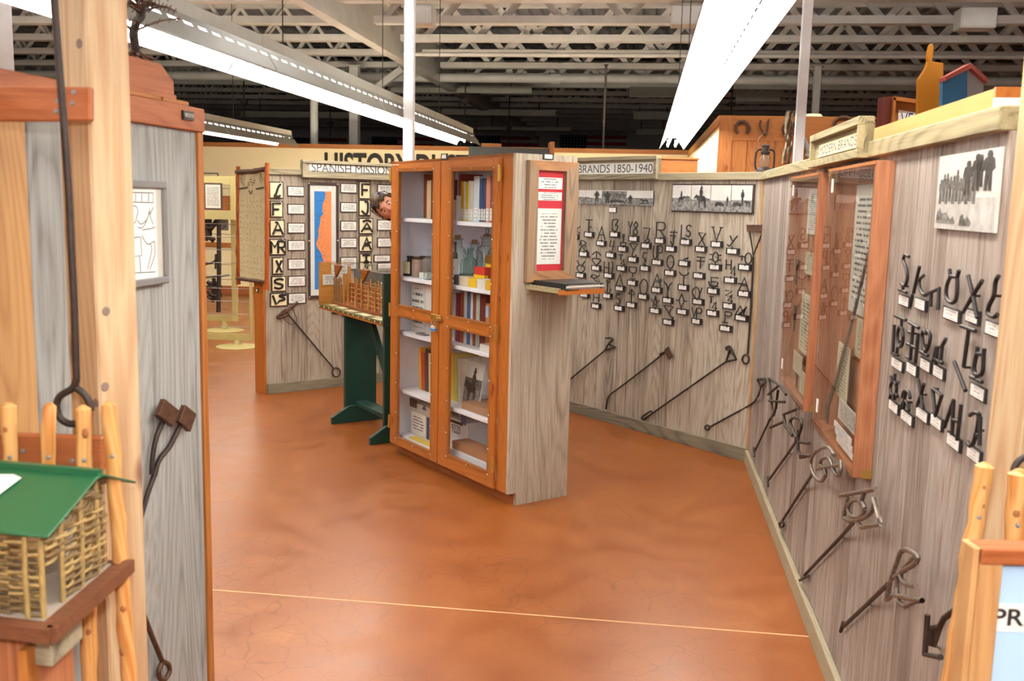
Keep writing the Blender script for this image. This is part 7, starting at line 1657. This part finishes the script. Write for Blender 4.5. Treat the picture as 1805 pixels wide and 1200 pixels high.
# head: a sculpted ellipsoid with brow, sockets, nose, jaw, ears
hb2 = bmesh.new(); bmesh.ops.create_uvsphere(hb2, u_segments=40, v_segments=28, radius=1.0)
g = lambda x, z, cx, cz, sx, sz: math.exp(-((x - cx) / sx) ** 2 - ((z - cz) / sz) ** 2)
for v in hb2.verts:
    x, y, z = v.co
    X, Y, Z = x * 0.074, y * 0.094, z * 0.118
    if z < 0: k = 1 - 0.30 * (-z) ** 1.5; X *= k; Y = Y * (1 - 0.10 * -z) - 0.008 * -z * (1 if y < 0.3 else -0.6)
    if y < 0:
        f = 0.0
        f += 0.024 * g(X, Z, 0, -0.026, 0.011, 0.022) + 0.010 * g(X, Z, 0, -0.004, 0.008, 0.02) + 0.006 * g(X, Z, 0, 0.022, 0.05, 0.010)
        f -= 0.010 * (g(X, Z, 0.032, 0.004, 0.015, 0.011) + g(X, Z, -0.032, 0.004, 0.015, 0.011))
        f += 0.006 * g(X, Z, 0, -0.062, 0.020, 0.012) + 0.010 * g(X, Z, 0, -0.10, 0.022, 0.016) - 0.004 * g(X, Z, 0, -0.076, 0.02, 0.006)
        f += 0.004 * (g(X, Z, 0.042, -0.03, 0.02, 0.02) + g(X, Z, -0.042, -0.03, 0.02, 0.02))
        Y -= f
    v.co = (X, Y, Z)
for sx in (-1, 1):
    res = bmesh.ops.create_uvsphere(hb2, u_segments=12, v_segments=8, radius=1.0)
    for v in res['verts']: v.co = Vector((sx * 0.074 + v.co.x * 0.010 + sx * 0.006 * v.co.y, 0.012 + v.co.y * 0.019, -0.008 + v.co.z * 0.032))
hb2.transform(HM)
bm = bmesh.new(); bm.from_mesh(body); tmp = bpy.data.meshes.new('t'); hb2.to_mesh(tmp); hb2.free(); bm.from_mesh(tmp); bpy.data.meshes.remove(tmp)
# hands: palm and five fingers each, resting on the back of the bookcase
def hand(wrist, d, n):
    d = d.normalized(); n = n.normalized(); s_ = d.cross(n).normalized(); out = bmesh.new()
    jo = [wrist, wrist + d * .045, wrist + d * .085]; ed = [(0, 1), (1, 2)]; ra = [.026, (.038, .016), (.036, .013)]
    m = skin_mesh(jo, ed, ra, 'hand', M_skin, None, 1); out.from_mesh(m); bpy.data.meshes.remove(m)
    for k, (o_, L) in enumerate(((-.028, .068), (-.009, .078), (.010, .073), (.028, .058))):
        b = wrist + d * .075 + s_ * o_; p = [b, b + d * L * .45 + n * -.004, b + d * L * .78 + n * -.016, b + d * L + n * -.028]
        m = skin_mesh(p, [(0, 1), (1, 2), (2, 3)], [.0095, .009, .008, .007], 'f', M_skin, None, 1); out.from_mesh(m); bpy.data.meshes.remove(m)
    b = wrist + d * .03 - s_ * .026; p = [b, b + d * .03 - s_ * .026, b + d * .062 - s_ * .03 - n * .012]
    m = skin_mesh(p, [(0, 1), (1, 2)], [.012, .0105, .009], 'f', M_skin, None, 1); out.from_mesh(m); bpy.data.meshes.remove(m)
    m = bpy.data.meshes.new('h'); out.to_mesh(m); out.free(); return m
bdir = Vector((0.573, -0.82, 0))
for wr, dd in ((W_(J[9]), Vector((0.3, -0.35, 0.9))), (W_(J[13]), Vector((0.2, -0.3, 0.95)))):
    hm = hand(wr, dd, Vector((-0.82, -0.573, 0)) * -1); bm.from_mesh(hm); bpy.data.meshes.remove(hm)
me = bpy.data.meshes.new('body'); bm.to_mesh(me); bm.free(); me.materials.append(M_skin)
bo = bpy.data.objects.new('body', me); COL.objects.link(bo)
rm = bo.modifiers.new('fuse', 'REMESH'); rm.mode = 'VOXEL'; rm.voxel_size = 0.0065; rm.use_smooth_shade = True
bpy.context.view_layer.update()
me2 = bpy.data.meshes.new_from_object(bo.evaluated_get(bpy.context.evaluated_depsgraph_get())); bpy.data.objects.remove(bo)
me2.name = 'body'; me2.materials.clear(); me2.materials.append(M_skin)
for p in me2.polygons: p.use_smooth = True
bo = link('body', me2, person)
def hp_(x, y, z): return HM @ Vector((x, y, z))
for sx in (-1, 1):
    e = MB().ball((0, 0, 0), 0.0125, 14, 10, M=HM @ T(sx * 0.032, -0.071, 0.004)).build('eye', M_eye, person, True)
    MB().ball((0, 0, 0), (0.0062, 0.003, 0.0062), 12, 8, M=HM @ T(sx * 0.031, -0.0830, 0.003)).build('iris', M_iris, e, True)
    MB().tube([hp_(sx * (0.014 + 0.009 * i), -0.090 + 0.0032 * i + (0.002 if i == 0 else 0), 0.022 + (0.004 if 0 < i < 4 else 0)) for i in range(5)], [.0025, .004, .004, .0035, .002], 6).build('eyebrow', M_hair, person, True)
MB().tube([hp_(-0.022, -0.089, -0.064), hp_(-0.01, -0.0985, -0.0625), hp_(0.01, -0.0985, -0.0625), hp_(0.022, -0.089, -0.064)], [.002, .0045, .0045, .002], 7).build('mouth', M_lips, person, True)
# hair: a short shaggy cap over crown, back and sides
hr = bmesh.new(); bmesh.ops.create_uvsphere(hr, u_segments=48, v_segments=32, radius=1.0); r = random.Random(8)
for v in list(hr.verts):
    x, y, z = v.co
    lim = 0.42 if y < -0.25 else (-0.55 if y > 0.15 else -0.1)
    lim += 0.08 * math.sin(9 * x + 2)
    if z < lim: hr.verts.remove(v); continue
    k = 1.10 + 0.07 * r.random() + (0.06 if z > 0.6 else 0)
    v.co = (x * 0.074 * k, y * 0.094 * k - (0.004 if y < 0 and z > .4 else 0), z * 0.118 * (k - .02))
bmesh.ops.recalc_face_normals(hr, faces=hr.faces); ex = bmesh.ops.solidify(hr, geom=list(hr.faces), thickness=0.012)
hr.transform(HM); me = bpy.data.meshes.new('hair'); hr.to_mesh(me); hr.free(); me.materials.append(M_hair)
for p in me.polygons: p.use_smooth = True
ho = link('hair', me, person)
m = MB()
for k in range(150):
    a = r.uniform(0, 6.28); el = r.uniform(0.05, 1.5)
    dr = Vector((math.cos(a) * math.cos(el), math.sin(a) * math.cos(el), math.sin(el)))
    if dr.y < -0.35 and dr.z < 0.5: continue
    p0 = Vector((dr.x * 0.080, dr.y * 0.101, dr.z * 0.126)); p2 = p0 * 1.05 + Vector((r.uniform(-.03, .03), r.uniform(-.03, .02), -0.02 + r.uniform(-.02, .02)))
    m.tube([HM @ p0, HM @ ((p0 + p2) / 2 + dr * 0.006), HM @ p2], [.006, .0055, .001], 5)
stuff(m.build('hair_locks', M_hair, person, True)); 
# clothes: shirt and trousers follow the body, shoes
SJ = [0, 1, 2, 3, 6, 7, 10, 11]; 
sh = [W_(J[0]) + Vector((0, 0, -.03)), W_(J[1]), W_(J[2]), W_(J[3]), W_(J[6]), W_(J[7]), W_(J[7]) * .45 + W_(J[8]) * .55, W_(J[10]), W_(J[11]), W_(J[11]) * .45 + W_(J[12]) * .55]
skin_mesh(sh, [(0, 1), (1, 2), (2, 3), (2, 4), (4, 5), (5, 6), (2, 7), (7, 8), (8, 9)], [(.165, .125), (.152, .118), (.178, .128), .08, .078, .058, .047, .078, .058, .047], 'shirt', M_shirt, person, 2)
tj = [W_(J[0]), W_(J[14]), W_(J[15]), W_(J[16]) + Vector((0, 0, .02)), W_(J[18]), W_(J[19]), W_(J[20]) + Vector((0, 0, .02))]
skin_mesh(tj, [(0, 1), (1, 2), (2, 3), (0, 4), (4, 5), (5, 6)], [(.158, .12), .098, .074, .06, .098, .074, .06], 'trousers', M_jeans, person, 2)
for i in (16, 20):
    a = W_(J[i]); b = W_(J[i + 1]); a = Vector((a.x, a.y + .02, 0.052)); b = Vector((b.x, b.y - .03, 0.036)); f_ = b - a
    skin_mesh([a - f_ * .2, a + f_ * .35, b], [(0, 1), (1, 2)], [(.048, .050), (.05, .045), (.042, .034)], 'shoe', M_shoe, person, 2)
sg_ = thing('sunglasses', 'dark sunglasses pushed up on the leaning person\'s head', 'sunglasses', Matrix.Translation(PO))
GM = HM @ T(0, -0.062, 0.098) @ Matrix.Rotation(math.radians(-48), 4, 'X')
for sx in (-1, 1):
    MB().prism([(sx * 0.006, 0.014), (sx * 0.058, 0.018), (sx * 0.062, -0.006), (sx * 0.046, -0.022), (sx * 0.018, -0.02), (sx * 0.008, -0.004)], -0.002, 0.002, M=GM).build('lens', paint('violet_lens', (44, 30, 74), 0.05, 0, 0.02, 1.0) if sx < 0 else bpy.data.materials['violet_lens'], sg_)
    MB().tube([GM @ Vector(p) for p in ((sx * .006, -.003, .014), (sx * .058, -.003, .018), (sx * .062, -.003, -.006), (sx * .046, -.003, -.022), (sx * .018, -.003, -.02), (sx * .008, -.003, -.004), (sx * .006, -.003, .014))], 0.0026, 6).build('rim', M_tagblack, sg_)
    MB().tube([GM @ Vector(p) for p in ((sx * .06, 0, .014), (sx * .084, 0.03, .012), (sx * .09, 0.12, 0.0), (sx * .086, 0.14, -.02))], 0.003, 6).build('temple', M_tagblack, sg_)
MB().tube([GM @ Vector(p) for p in ((-.007, -.002, .006), (0, -.004, .01), (.007, -.002, .006))], 0.0026, 6).build('bridge', M_tagblack, sg_)
bpy.context.view_layer.update()
